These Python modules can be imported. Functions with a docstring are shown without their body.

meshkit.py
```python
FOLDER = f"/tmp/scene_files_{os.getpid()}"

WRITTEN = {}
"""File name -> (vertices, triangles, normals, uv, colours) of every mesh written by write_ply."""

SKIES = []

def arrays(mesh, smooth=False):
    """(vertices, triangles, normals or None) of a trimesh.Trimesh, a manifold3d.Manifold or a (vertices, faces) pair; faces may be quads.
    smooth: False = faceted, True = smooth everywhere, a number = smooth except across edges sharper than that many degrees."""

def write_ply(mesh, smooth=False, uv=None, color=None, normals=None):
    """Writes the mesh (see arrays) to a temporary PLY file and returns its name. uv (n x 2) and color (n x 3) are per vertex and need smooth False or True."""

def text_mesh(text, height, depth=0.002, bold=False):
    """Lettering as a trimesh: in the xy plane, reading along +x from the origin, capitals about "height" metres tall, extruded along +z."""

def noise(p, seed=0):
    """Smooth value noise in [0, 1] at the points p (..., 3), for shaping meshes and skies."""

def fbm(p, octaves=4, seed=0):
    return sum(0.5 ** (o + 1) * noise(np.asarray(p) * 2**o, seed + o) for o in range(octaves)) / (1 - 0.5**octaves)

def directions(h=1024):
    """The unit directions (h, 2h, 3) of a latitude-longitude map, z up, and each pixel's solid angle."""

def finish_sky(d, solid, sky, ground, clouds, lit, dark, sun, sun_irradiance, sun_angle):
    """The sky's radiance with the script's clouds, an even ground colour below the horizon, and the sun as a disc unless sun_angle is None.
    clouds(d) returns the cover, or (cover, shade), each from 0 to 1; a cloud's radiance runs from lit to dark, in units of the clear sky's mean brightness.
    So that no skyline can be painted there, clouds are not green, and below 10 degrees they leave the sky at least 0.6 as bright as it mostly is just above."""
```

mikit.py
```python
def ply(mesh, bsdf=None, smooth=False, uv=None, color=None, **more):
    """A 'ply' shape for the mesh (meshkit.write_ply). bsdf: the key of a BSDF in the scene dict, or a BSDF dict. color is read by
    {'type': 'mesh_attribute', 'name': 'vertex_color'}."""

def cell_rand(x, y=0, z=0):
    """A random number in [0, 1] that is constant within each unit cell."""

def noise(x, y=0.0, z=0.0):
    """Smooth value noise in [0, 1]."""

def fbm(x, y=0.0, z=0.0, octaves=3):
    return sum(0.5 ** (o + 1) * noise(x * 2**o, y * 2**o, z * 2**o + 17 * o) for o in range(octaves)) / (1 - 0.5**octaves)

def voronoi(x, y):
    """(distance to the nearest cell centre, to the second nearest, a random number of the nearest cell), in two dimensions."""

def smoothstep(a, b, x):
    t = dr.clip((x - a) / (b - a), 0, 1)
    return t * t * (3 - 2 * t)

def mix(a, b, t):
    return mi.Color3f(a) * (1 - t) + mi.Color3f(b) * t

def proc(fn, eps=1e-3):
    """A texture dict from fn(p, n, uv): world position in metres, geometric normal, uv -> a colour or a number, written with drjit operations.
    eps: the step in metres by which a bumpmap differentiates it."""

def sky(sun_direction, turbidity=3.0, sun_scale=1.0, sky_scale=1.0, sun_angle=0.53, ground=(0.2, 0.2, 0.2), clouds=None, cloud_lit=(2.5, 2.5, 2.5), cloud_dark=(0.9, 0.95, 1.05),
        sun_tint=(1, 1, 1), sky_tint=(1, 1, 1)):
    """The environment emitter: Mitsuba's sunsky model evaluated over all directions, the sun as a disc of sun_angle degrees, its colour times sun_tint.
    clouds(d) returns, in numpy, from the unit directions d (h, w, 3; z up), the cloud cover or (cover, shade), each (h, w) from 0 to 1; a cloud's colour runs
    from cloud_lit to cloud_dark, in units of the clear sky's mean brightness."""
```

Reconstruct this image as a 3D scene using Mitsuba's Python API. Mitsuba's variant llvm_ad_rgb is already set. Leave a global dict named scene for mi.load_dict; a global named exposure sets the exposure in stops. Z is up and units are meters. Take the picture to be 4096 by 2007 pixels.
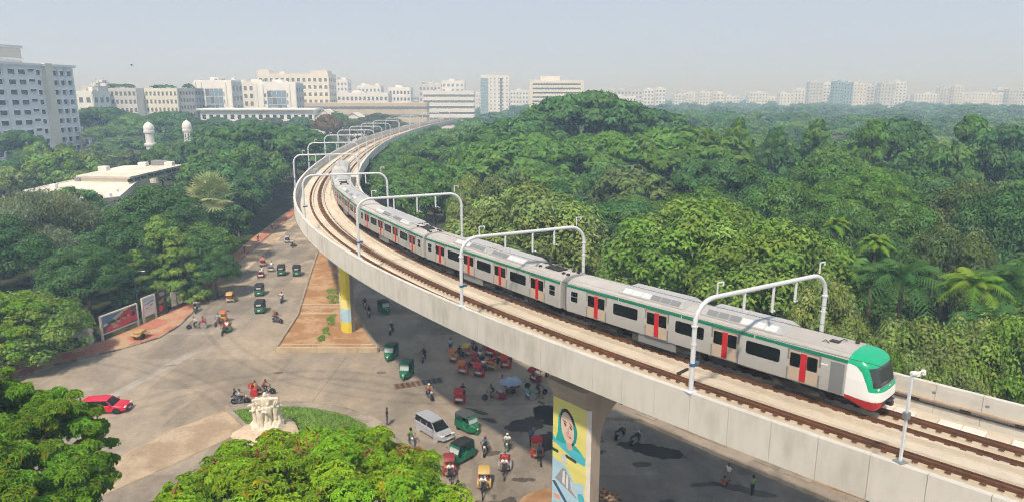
import math, random
import numpy as np
import drjit as dr
import mitsuba as mi
import mikit, meshkit
from mikit import proc, noise, fbm, voronoi, cell_rand, smoothstep, mix
from scipy.interpolate import UnivariateSpline

T = mi.ScalarTransform4f
scene, labels = {'type': 'scene'}, {}
PI = math.pi

# ------------------------------------------------------------------ camera, sky, haze, exposure
PITCH = math.degrees(math.atan((1003.5 - 382.0) / 2730.0))
EYE = (0.0, 0.0, 30.0)
scene['camera'] = {
    'type': 'perspective', 'fov': 2 * math.degrees(math.atan(2048.0 / 2730.0)), 'fov_axis': 'x',
    'near_clip': 0.5, 'far_clip': 9000.0,
    'to_world': T().look_at(origin=EYE, target=(0, math.cos(math.radians(PITCH)), 30 - math.sin(math.radians(PITCH))), up=(0, 0, 1)),
    'medium': {'type': 'ref', 'id': 'air'}}
SUN = (-0.22, -0.78, 1.06)
def sky_haze(d):
    el = np.clip(d[..., 2], 0, 1)
    n = meshkit.fbm(d * np.array([1.6, 1.6, 5.0]), 4, 7)
    return 0.50 + 0.42 * np.exp(-el * 3.0) + 0.08 * (n - .5), np.clip(0.60 - 0.30 * np.exp(-el * 7) + 0.25 * (n - .5), 0, 1)
scene['sky'] = mikit.sky(SUN, turbidity=4.0, sun_scale=0.97, sky_scale=1.0, sun_angle=2.5, clouds=sky_haze, cloud_lit=(2.15, 2.36, 2.66), cloud_dark=(1.75, 2.0, 2.4), sun_tint=(0.92, 0.96, 1.02))
exposure = 1.6
scene['air'] = {'type': 'homogeneous', 'albedo': {'type': 'rgb', 'value': [0.98, 0.99, 0.995]},
                'sigma_t': {'type': 'rgb', 'value': [0.00052, 0.00072, 0.00098]}}

# ------------------------------------------------------------------ helpers
def rgb(c): return {'type': 'rgb', 'value': [float(x) for x in c]}
def mat(name, color, rough=0.7, metal=0.0, spec=0.4, two=True, **k):
    d = {'type': 'principled', 'base_color': color if isinstance(color, dict) else rgb(color), 'roughness': rough, 'metallic': metal, 'specular': spec, **k}
    scene['mat_' + name] = {'type': 'twosided', 'bsdf': d} if two else d
    return 'mat_' + name
_count = {}
def numbered(key):
    n = _count.get(key, 0); _count[key] = n + 1
    return key if n == 0 else f'{key}_{n:03d}'
def add(key, mesh, m, smooth=False, tw=None, **k):
    """one entry of the scene; mesh may be a ply dict already written"""
    key = numbered(key)
    if isinstance(mesh, dict): d = dict(mesh)
    else: d = mikit.ply(mesh, None, smooth, **k)
    d['bsdf'] = {'type': 'ref', 'id': m if m.startswith('mat_') else 'mat_' + m}
    if tw is not None: d['to_world'] = tw
    scene[key] = d
    return key
def tag(key, label=None, cat=None, group=None, kind=None):
    d = labels.setdefault(key, {})
    for a, b in (('label', label), ('category', cat), ('group', group), ('kind', kind)):
        if b: d[a] = b
    return key
def place(x, y, z=0, deg=0, s=1.0):
    t = T().translate([float(x), float(y), float(z)]).rotate([0, 0, 1], float(deg))
    return t.scale(s) if np.ndim(s) or s != 1.0 else t
# meshes are (vertices, triangles)
def join(parts):
    vs, fs, n = [], [], 0
    for v, f in parts:
        vs.append(v); fs.append(np.asarray(f) + n); n += len(v)
    return np.vstack(vs), np.vstack(fs)
BOXF = np.array([[0, 2, 1], [0, 3, 2], [4, 5, 6], [4, 6, 7], [0, 1, 5], [0, 5, 4], [1, 2, 6], [1, 6, 5], [2, 3, 7], [2, 7, 6], [3, 0, 4], [3, 4, 7]])
def box(x0, x1, y0, y1, z0, z1):
    v = np.array([[x0, y0, z0], [x1, y0, z0], [x1, y1, z0], [x0, y1, z0], [x0, y0, z1], [x1, y0, z1], [x1, y1, z1], [x0, y1, z1]], float)
    return v, BOXF
def cbox(c, s, ch=0.0):
    """box centred at c of size s, with chamfered edges"""
    s = np.asarray(s, float) / 2
    if ch <= 0: return box(c[0] - s[0], c[0] + s[0], c[1] - s[1], c[1] + s[1], c[2] - s[2], c[2] + s[2])
    a, b, h = s; ch = min(ch, a * .9, b * .9, h * .9)
    def ring(da, z): 
        x, y = a - da, b - da
        return [[x, y - ch, z], [x - ch, y, z], [-x + ch, y, z], [-x, y - ch, z], [-x, -y + ch, z], [-x + ch, -y, z], [x - ch, -y, z], [x, -y + ch, z]]
    return loft([np.array(ring(d, z)) + c for d, z in ((ch, -h), (0, -h + ch), (0, h - ch), (ch, h))])
def loft(rings, closed=True, caps=True):
    """rings of equal point count joined into a skin"""
    n = len(rings[0]); v = np.vstack([np.asarray(r, float) for r in rings]); f = []
    m = n if closed else n - 1
    i = np.arange(m); j = (i + 1) % n
    for k in range(len(rings) - 1):
        a, b = k * n, (k + 1) * n
        f.append(np.stack([a + i, a + j, b + j], 1)); f.append(np.stack([a + i, b + j, b + i], 1))
    if caps and closed:
        for k, flip in ((0, True), (len(rings) - 1, False)):
            c = len(v); v = np.vstack([v, v[k * n:(k + 1) * n].mean(0)])
            a = k * n + i; b = k * n + j
            f.append(np.stack([np.full(m, c), b, a], 1) if flip else np.stack([np.full(m, c), a, b], 1))
    return v, np.vstack(f)
def tube(pts, r, n=8, caps=True):
    p = np.asarray(pts, float); r = np.broadcast_to(r, (len(p),))
    t = np.gradient(p, axis=0); t /= np.linalg.norm(t, axis=1, keepdims=True) + 1e-12
    a = np.cross(t[0], [0, 0, 1.0] if abs(t[0, 2]) < .8 else [1.0, 0, 0]); ang = np.arange(n) * 2 * PI / n; rings = []
    for k in range(len(p)):
        a = a - t[k] * (a @ t[k]); a /= np.linalg.norm(a) + 1e-12; b = np.cross(t[k], a)
        rings.append(p[k] + r[k] * (np.cos(ang)[:, None] * a + np.sin(ang)[:, None] * b))
    return loft(rings, caps=caps)
def lathe(prof, n=16, axis='z', c=(0, 0, 0)):
    ang = np.arange(n) * 2 * PI / n
    R = []
    for r, h in prof:
        q = np.stack([np.cos(ang) * r, np.sin(ang) * r, np.full(n, h)], 1)
        if axis == 'y': q = q[:, [0, 2, 1]]
        if axis == 'x': q = q[:, [2, 0, 1]]
        R.append(q + np.asarray(c, float))
    return loft(R)
def prism(poly, z0, z1):
    """vertical prism over a simple polygon (x, y)"""
    import trimesh
    from shapely.geometry import Polygon
    m = trimesh.creation.extrude_polygon(Polygon(poly), z1 - z0, engine='earcut')
    return np.array(m.vertices) + [0, 0, z0], np.array(m.faces)
def xform(mesh, m):
    v, f = mesh; M = np.array(m.matrix, float).reshape(4, 4)
    return v @ M[:3, :3].T + M[:3, 3], f
def move(mesh, d): return mesh[0] + np.asarray(d, float), mesh[1]
def rotz(mesh, deg, c=(0, 0)):
    a = math.radians(deg); v = mesh[0].copy(); x, y = v[:, 0] - c[0], v[:, 1] - c[1]
    v[:, 0] = c[0] + x * math.cos(a) - y * math.sin(a); v[:, 1] = c[1] + x * math.sin(a) + y * math.cos(a)
    return v, mesh[1]
def sphere(c, r, n=10, m=7):
    r = np.broadcast_to(r, (3,)); ph = np.linspace(-PI / 2 * .97, PI / 2 * .97, m); th = np.arange(n) * 2 * PI / n
    return loft([np.stack([np.cos(p) * np.cos(th) * r[0], np.cos(p) * np.sin(th) * r[1], np.full(n, np.sin(p) * r[2])], 1) + np.asarray(c, float) for p in ph])
def inside(x, y, poly):
    """drjit mask: is (x, y) inside the polygon"""
    hit = mi.Bool(False)
    n = len(poly)
    for i in range(n):
        (x0, y0), (x1, y1) = poly[i], poly[(i + 1) % n]
        if abs(y1 - y0) < 1e-9: continue
        c = (mi.Float(y0) > y) != (mi.Float(y1) > y)
        hit ^= c & (x < (x1 - x0) * (y - y0) / (y1 - y0) + x0)
    return hit

# ------------------------------------------------------------------ the viaduct's alignment
CP = np.array([(62, -10), (51.2, 0), (40, 10.5), (29.4, 20.2), (22.2, 26.6), (18.6, 30.1), (13.3, 35.6), (8.3, 40.9), (2.9, 47.0), (-2.0, 53.2), (-5.6, 57.8), (-11.7, 66.7),
               (-17.4, 77.8), (-23.6, 92.2), (-27.4, 103), (-32.2, 120), (-36.4, 140), (-39.9, 160), (-42.6, 180), (-44.8, 200), (-47.0, 230), (-48.4, 260), (-49.0, 290), (-48.8, 320),
               (-48.0, 350), (-45.5, 400), (-39, 500), (-29, 650)], float)
_sp = UnivariateSpline(CP[:, 1], CP[:, 0], k=4, s=1.2)
_Y = np.arange(-10, 650, .25); _X = _sp(_Y)
_S = np.r_[0, np.cumsum(np.hypot(np.diff(_X), np.diff(_Y)))]
_S -= np.interp(20.0, _Y, _S)
S_MIN, S_MAX = _S[0] + 1, _S[-1] - 1
def pos(s, off=0.0):
    """point of the alignment at running length s, off metres to the right (away from the junction); and the unit tangent"""
    s = np.asarray(s, float)
    x, y = np.interp(s, _S, _X), np.interp(s, _S, _Y)
    tx = np.interp(s + .6, _S, _X) - np.interp(s - .6, _S, _X); ty = np.interp(s + .6, _S, _Y) - np.interp(s - .6, _S, _Y)
    l = np.hypot(tx, ty)
    return np.stack([x + off * ty / l, y - off * tx / l], -1)
def heading(s):
    d = pos(s + .5) - pos(s - .5)
    return math.degrees(math.atan2(d[1], d[0]))
def sweep(profile, s0, s1, ds=2.0):
    """closed profile of (offset to the right, z) swept along the alignment"""
    n = max(2, int((s1 - s0) / ds) + 1); rings = []
    for s in np.linspace(s0, s1, n):
        rings.append([[*pos(s, o), z] for o, z in profile])
    return loft([np.array(r) for r in rings])
RAIL = 14.0          # top of rail
DECK = 13.56
# ------------------------------------------------------------------ materials
def c_concrete(base, tint, scale=1.0, streak=0.25):
    def fn(p, n, uv):
        a = fbm(p.x * .35 * scale, p.y * .35 * scale, p.z * .35 * scale, 4)
        b = fbm(p.x * 2.2 * scale, p.y * 2.2 * scale, p.z * .5 * scale, 3)
        g = noise(p.x * 14, p.y * 14, p.z * 14)
        t = dr.clip(.65 * a + streak * b + .08 * g, 0, 1)
        return mix(tint, base, smoothstep(.25, .75, t))
    return proc(fn)
mat('concrete', c_concrete((.58, .545, .47), (.43, .40, .345)), .85, spec=.2)
mat('parapet_concrete', c_concrete((.62, .60, .545), (.47, .45, .40), 1.0, .5), .8, spec=.25)
mat('deck_concrete', c_concrete((.62, .565, .465), (.49, .44, .355), .8), .9, spec=.15)
mat('plinth_concrete', c_concrete((.64, .57, .46), (.52, .46, .365), .9), .9, spec=.15)
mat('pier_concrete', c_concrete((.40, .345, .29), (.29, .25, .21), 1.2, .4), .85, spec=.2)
mat('rust', c_concrete((.17, .075, .035), (.09, .045, .025), 3.0), .75, spec=.3)
mat('rail_top', (.32, .26, .21), .45, metal=.7)
mat('dark_cable', (.045, .035, .03), .7)
mat('dark_metal', (.055, .052, .05), .55, metal=.3)
mat('black', (.016, .016, .017), .5)
mat('tyre', (.022, .022, .023), .85)
mat('galvanised', (.68, .71, .74), .45, metal=.1, spec=.5)
mat('grey_steel', (.30, .32, .33), .45, metal=.5)
mat('blue_band', (.045, .13, .24), .5)
mat('white_paint', (.80, .80, .78), .5)
mat('off_white', c_concrete((.80, .77, .70), (.64, .61, .55), .6), .8, spec=.2)
mat('train_silver', (.52, .515, .49), .38, metal=.25, spec=.5)
mat('train_roof', c_concrete((.52, .50, .465), (.42, .405, .375), .7), .6, spec=.3)
mat('train_green', (.012, .215, .115), .35)
mat('train_front_green', (.008, .42, .21), .3, clearcoat=.4)
mat('train_white', (.86, .86, .84), .3, clearcoat=.4)
mat('train_red', (.60, .018, .025), .35)
mat('door_red', (.52, .022, .028), .4)
mat('door_tan', (.50, .40, .30), .45)
mat('glass_dark', (.008, .011, .010), .10, spec=.22)
mat('underframe', c_concrete((.075, .065, .055), (.03, .028, .026), 3), .8)
mat('roof_unit', (.50, .50, .49), .45, metal=.2)
mat('roof_panel', (.26, .275, .28), .4, metal=.2)
mat('roof_panel_light', (.64, .66, .68), .4)
mat('windscreen', (.035, .042, .042), .06, spec=.8)
mat('headlight', (.85, .85, .82), .15)

DIRT, TAR = (.43, .355, .265), (.285, .255, .22)
PATCHES = [  # dark tar patches and wet stains that have a shape of their own: (centre, radii, angle, strength)
    ((5.9, 57.5), (2.6, 1.1), -38, .75), ((7.0, 53.6), (1.2, .5), 10, .7), ((3.0, 55.2), (1.0, 2.6), -20, .8), ((1.5, 58.8), (2.2, 1.3), 30, .75), ((3.6, 60.8), (1.6, 3.0), 15, .9), ((-4.6, 48.0), (1.0, .5), 40, .5), ((-14.5, 71.0), (.6, .3), 0, .5), ((-26, 71), (.5, .25), 0, .5), ((-39, 73), (.6, .25), 20, .4), ((-1.5, 53.5), (.8, .35), 20, .6), ((-3.6, 61.5), (1.1, .35), 150, .7), ((-2.2, 59.6), (.9, .3), 150, .7),
    ((-1.2, 45.5), (1.5, 1.2), 30, .6), ((0.6, 49.3), (.9, .4), 0, .6), ((12.2, 53.9), (2.8, .9), -25, .8), ((10.9, 51.6), (.9, .5), 0, .6), ((-7.0, 77.5), (.9, .4), 0, .6), ((11.0, 46.0), (1.2, .3), 20, .5), ((15.6, 48.6), (1.6, .35), 5, .5), ((18.0,47.9),(2.4,.5),-25,.5)]
def road_fn(p, n, uv):
    x, y = p.x, p.y
    big = fbm(x * .07, y * .07, 0, 3)
    mid = fbm(x * .45, y * .30, 3, 4)
    fine = noise(x * 9, y * 9)
    lanes = fbm(x * .9 + y * .12, y * .06, 9, 3)           # streaks along the northbound carriageway
    dust = smoothstep(.30, .68, .5 * big + .3 * mid + .25 * lanes)
    dust = dr.clip(dust * .75 + .30 * smoothstep(14, 4, dr.abs(y - 69)) - .35 * smoothstep(85, 105, y) * smoothstep(.62, .4, mid), 0, 1)
    c = mix(TAR, DIRT, dust)
    # the carriageway east of the island is tinted slightly greyer and darker
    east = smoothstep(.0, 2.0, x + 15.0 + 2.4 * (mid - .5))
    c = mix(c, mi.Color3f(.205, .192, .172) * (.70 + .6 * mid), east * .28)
    # seams between layers of tar, and mended squares
    cell = cell_rand(dr.floor(x * .16 + .3 * big), dr.floor(y * .12), 4)
    c = c * (1 - .16 * smoothstep(.72, .74, cell))
    sx = dr.abs(x + 27.2 - .18 * (y - 66) + .5 * dr.sin(y * .3))
    c = c * (1 - .25 * smoothstep(.10, .03, dr.abs(x + 20.3 - .05 * (y - 60))) * smoothstep(77, 74, y) * smoothstep(60, 62, y))
    # worn pale band of the old crossing
    bx = (x + 40.9) * .974 - (y - 65.5) * .227
    band = smoothstep(.75, .45, dr.abs(bx)) * smoothstep(63.5, 65.5, y) * smoothstep(79, 75, y) * smoothstep(.2, .55, mid + .15)
    c = mix(c, (.44, .42, .37), band * .65)
    # wheel marks that sweep through the junction
    for (cx, cy, r, w) in ((-60, 30, 45, .5), (-60, 30, 47, .5), (-3, 105, 40, .5), (-3, 105, 42, .45), (-22, 50, 19, .6), (-22, 50, 21, .6)):
        d = dr.abs(dr.sqrt(dr.square(x - cx) + dr.square(y - cy)) - r + 1.5 * (big - .5))
        c = c * (1 - .13 * smoothstep(w, .1, d))
    for (cx, cy), (ra, rb), a, k in PATCHES:
        ca, sa = math.cos(math.radians(a)), math.sin(math.radians(a))
        u, v = ((x - cx) * ca + (y - cy) * sa) / ra, (-(x - cx) * sa + (y - cy) * ca) / rb
        e = dr.sqrt(u * u + v * v) + 1.3 * (fbm(x * 1.1, y * 1.1, 5, 3) - .5)
        c = mix(c, mi.Color3f(.042, .038, .034), 1.15 * k * smoothstep(1.05, .85, e))
    return c * (.86 + .16 * fine + .34 * (mid - .5) + .22 * (fbm(x * 2.3, y * 2.3, 7, 3) - .5))
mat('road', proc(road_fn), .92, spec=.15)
def ground_fn(p, n, uv):
    a = fbm(p.x * .05, p.y * .05, 0, 4); b = fbm(p.x * .6, p.y * .6, 2, 3)
    return mix(mix((.05, .065, .025), (.10, .085, .05), smoothstep(.4, .6, a)), (.03, .04, .018), smoothstep(.5, .7, b))
mat('ground', proc(ground_fn), .95, spec=.1)
def soil_fn(p, n, uv):
    a = fbm(p.x * .5, p.y * .5, 0, 4); b = fbm(p.x * 2.5, p.y * 2.5, 2, 3)
    c = mix((.35, .195, .10), (.46, .31, .185), smoothstep(.35, .65, a))
    c = mix(c, (.34, .175, .075), smoothstep(.5, .75, b) * .6)
    return c
mat('soil', proc(soil_fn), .95, spec=.1)
def dust_fn(p, n, uv):
    a = fbm(p.x * .5, p.y * .5, 0, 4); b = noise(p.x * 6, p.y * 6)
    return mix((.38, .285, .195), (.50, .40, .285), smoothstep(.3, .7, a)) * (.9 + .2 * b)
mat('dust', proc(dust_fn), .95, spec=.1)
def brickpave_fn(p, n, uv):
    a = fbm(p.x * .5, p.y * .5, 0, 4)
    bx, by = p.x * 2.2, p.y * 4.5
    g = dr.minimum(dr.abs(bx - dr.round(bx)), dr.abs(by - dr.round(by)))
    k = cell_rand(dr.floor(bx), dr.floor(by))
    c = mix((.42, .165, .11), (.50, .22, .15), k)
    c = mix(c, (.50, .36, .22), smoothstep(.42, .62, a) * .8)
    return c * (.75 + .25 * smoothstep(.0, .1, g))
mat('brick_paving', proc(brickpave_fn), .9, spec=.15)
mat('kerb', c_concrete((.42, .37, .30), (.26, .225, .18), 2.0), .9, spec=.15)
mat('kerb_dark', c_concrete((.24, .21, .18), (.12, .105, .09), 2.0), .9, spec=.15)
mat('sand_wall', c_concrete((.58, .48, .34), (.42, .33, .22), 1.5), .9, spec=.15)
mat('grass_base', (.10, .20, .035), .95, spec=.1)
mat('grass_blade', {'type': 'mesh_attribute', 'name': 'vertex_color'}, .7, spec=.2)
mat('statue_stone', c_concrete((.80, .735, .62), (.52, .46, .37), 1.8, .6), .85, spec=.2)
mat('statue_rock', c_concrete((.66, .53, .40), (.43, .335, .25), 1.2, .5), .9, spec=.2)
# ------------------------------------------------------------------ ground, roads, pavements
def sheet(poly, z):
    from shapely.geometry import Polygon
    import trimesh
    v, f = trimesh.creation.triangulate_polygon(Polygon(poly), engine='earcut')
    v = np.c_[np.array(v), np.full(len(v), z)]
    f = np.array(f)
    n = np.cross(v[f[:, 1]] - v[f[:, 0]], v[f[:, 2]] - v[f[:, 0]])[:, 2]
    f[n < 0] = f[n < 0][:, ::-1]
    return v, f
add('ground', (np.array([[-6000, -6000, -.012], [6000, -6000, -.012], [6000, 6000, -.012], [-6000, 6000, -.012]], float), np.array([[0, 1, 2], [0, 2, 3]])), 'ground')
tag('ground', 'dark earth and undergrowth beneath the trees of the park', kind='structure')
KERB_L = [(-70, 54), (-60.5, 62), (-53.6, 70.0), (-51.9, 73.5), (-47.5, 77.9), (-44.8, 82.0), (-44.5, 86.6), (-45.2, 91.7), (-47.3, 101.6), (-49.8, 113.6), (-51.4, 128.7), (-53.5, 148.1), (-55.8, 170.9), (-58.5, 200), (-60.5, 240), (-62, 300), (-60, 360), (-56, 430)]
KERB_B = [(-74, 58), (-63, 66), (-56.0, 72.5), (-53.6, 77), (-51.0, 81.0), (-49.6, 86.2), (-48.6, 92.0), (-50.0, 101), (-52.2, 113.6), (-54.0, 128.7), (-56.2, 148), (-58.6, 171), (-61.3, 200), (-63.3, 240), (-64.8, 300), (-62.8, 360), (-58.8, 430)]
def along(a, off):
    s = np.arange(-20, 450, 6.0); return [tuple(q) for q in pos(s, off)]
road_poly = KERB_L + [tuple(q) for q in pos(np.arange(440, 60, -8.0), 15.5)] + [(1.5, 84), (6, 72), (12.3, 60.4), (18.4, 53.3), (24.6, 46.3), (60, 8), (60, -30), (-75, -30), (-110, 30)]
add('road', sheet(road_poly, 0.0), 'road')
tag('road', 'dusty asphalt junction and carriageways on both sides of the viaduct', kind='structure')
def strip(a, b, z0, z1):
    """a kerbed strip between two polylines of equal or unequal count"""
    return prism(list(a) + list(b)[::-1], z0, z1)
add('pavement', strip(KERB_L[:-1], KERB_B[:-1], -.02, .15), 'brick_paving')
tag('pavement', 'pavement of dusty red brick along the left edge of the road', kind='structure')
# kerb stones along it: one stone a part, as far as single stones can be told apart
def kerbstones(holder, line, m, z1=.19, w=.22, length=1.15, m2=None, close=False, limit=300, off=0.0):
    p = np.array(line + ([line[0]] if close else []), float)
    L = np.r_[0, np.cumsum(np.hypot(*np.diff(p, axis=0).T))]
    n = max(1, int(L[-1] / length)); rng = random.Random(len(line)); stone = {}
    for k in range(min(n, limit)):
        s = (k + .5) * L[-1] / n; q = [np.interp(s, L, p[:, i]) for i in (0, 1)]; e = [np.interp(min(L[-1], s + .3), L, p[:, i]) - np.interp(max(0, s - .3), L, p[:, i]) for i in (0, 1)]
        a = math.degrees(math.atan2(e[1], e[0])); var = k % 3
        if var not in stone: stone[var] = mikit.ply(cbox((0, 0, z1 / 2 - .02 - .012 * var), (L[-1] / n - .03, w, z1 + .04), .02))
        mm = m2 if m2 and (k // 2) % 2 else m
        add(holder + '__kerbstone', stone[var], mm, tw=place(q[0], q[1], 0, a + rng.uniform(-1.2, 1.2)))
kerbstones('pavement', KERB_L[1:11], 'kerb_dark', m2='kerb', off=.1)
# sandy verge lying on the carriageway's left edge
VERGE = [(-46.2, 96), (-48.6, 107), (-50.2, 120), (-52.2, 140), (-54.4, 160), (-52.6, 166), (-50.2, 146), (-47.9, 127), (-46.4, 112), (-44.9, 101)]
add('sand_verge', sheet(VERGE, .005), 'dust')
tag('sand_verge', 'pale sandy verge drifted along the left kerb of the road', kind='structure')
SANDY = [(-27.8, 61.5), (-24.8, 57.9), (-25.2, 56.6), (-28, 52), (-33, 45), (-34.5, 50), (-32.6, 54.5), (-31.4, 57.4), (-29.5, 59.6)]
add('sandy_patch', prism(SANDY, -.01, .035), 'dust')
tag('sandy_patch', 'triangular patch of sandy earth left of the grass circle', kind='structure')
kerbstones('sandy_patch', [(-34.5, 50), (-32.6, 54.5), (-31.4, 57.4), (-29.5, 59.6), (-28.0, 61.6)], 'sand_wall', z1=.08, w=.12)

# grass circle with its ring kerb
CC, CR = np.array([-22.5, 49.8]), 12.3
arc = [(CC[0] + CR * math.cos(a), CC[1] + CR * math.sin(a)) for a in np.linspace(math.radians(112), math.radians(-100), 60)]
GRASS = arc + [(-26.0, 40), (-25.2, 48), (-24.3, 57.4)]
add('roundabout', prism(GRASS, -.01, .14), 'grass_base')
tag('roundabout', 'grass-covered circle with a ring kerb around the sculpture', kind='structure')
def arc_pts(r, a0, a1, n): return [(CC[0] + r * math.cos(a), CC[1] + r * math.sin(a)) for a in np.linspace(math.radians(a0), math.radians(a1), n)]
add('roundabout__path', prism(arc_pts(CR + 1.25, 113, -100, 60) + arc_pts(CR + .22, -100, 113, 60), -.01, .09), 'kerb')
kerbstones('roundabout', arc_pts(CR + 1.36, 113, -60, 50), 'galvanised_kerb' if False else 'kerb', z1=.17, w=.2, length=1.3)
kerbstones('roundabout', arc_pts(CR + .1, 113, -60, 50), 'kerb', z1=.26, w=.18, length=1.3)
add('roundabout__wall', rotz(box(-2.9, 2.9, -.14, .14, -.02, .42), -49.5), 'kerb', tw=place(-26.1, 59.6))
def grass(poly, n, seed, h=(.10, .26), z=.14, wid=.055):
    from shapely.geometry import Polygon, Point
    from shapely import contains_xy
    P = Polygon(poly); rng = np.random.default_rng(seed); x0, y0, x1, y1 = P.bounds
    q = rng.uniform((x0, y0), (x1, y1), (n, 2)); q = q[contains_xy(P, q[:, 0], q[:, 1])]; n = len(q)
    a = rng.uniform(0, 2 * PI, n); hh = rng.uniform(*h, n) * (.6 + .8 * meshkit.fbm(np.c_[q * .8, np.zeros(n)], 3)); lean = rng.normal(0, .09, (n, 2))
    d = np.c_[np.cos(a), np.sin(a)] * wid
    v = np.zeros((n, 3, 3)); v[:, 0, :2] = q - d; v[:, 1, :2] = q + d; v[:, 2, :2] = q + lean; v[:, :2, 2] = z - .01; v[:, 2, 2] = z + hh
    t = meshkit.fbm(np.c_[q * .35, np.ones(n)], 3)[:, None]
    col = (np.array([.19, .36, .06]) * (1 - t) + np.array([.30, .44, .10]) * t) * rng.uniform(.65, 1.3, (n, 1))
    return (v.reshape(-1, 3), np.arange(3 * n).reshape(-1, 3)), np.repeat(col, 3, 0)
g, gc = grass(GRASS, 60000, 3)
add('grass', g, 'grass_blade', color=gc)
tag('grass', 'short green grass covering the circle around the sculpture', 'grass', kind='stuff')

def weeds(poly, n, seed):
    rng = np.random.default_rng(seed); p = np.array(poly); c = p.mean(0)
    mid = [(p[0] + p[1]) / 2, (p[2] + p[3]) / 2]; W = np.hypot(*(p[1] - p[0]))
    V, C = [], []
    for _ in range(26):
        t = rng.uniform(); q = mid[0] * (1 - t) + mid[1] * t + rng.normal(0, W * .28, 2); r = rng.uniform(.12, .42)
        (v, f), col = grass([(q[0] + r * math.cos(a), q[1] + r * math.sin(a)) for a in np.linspace(0, 2 * PI, 10)[:-1]], n // 12, int(rng.integers(1e6)), (.10, .45), .42, .05)
        V.append((v, f)); C.append(col)
    return join(V), np.vstack(C)
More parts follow.
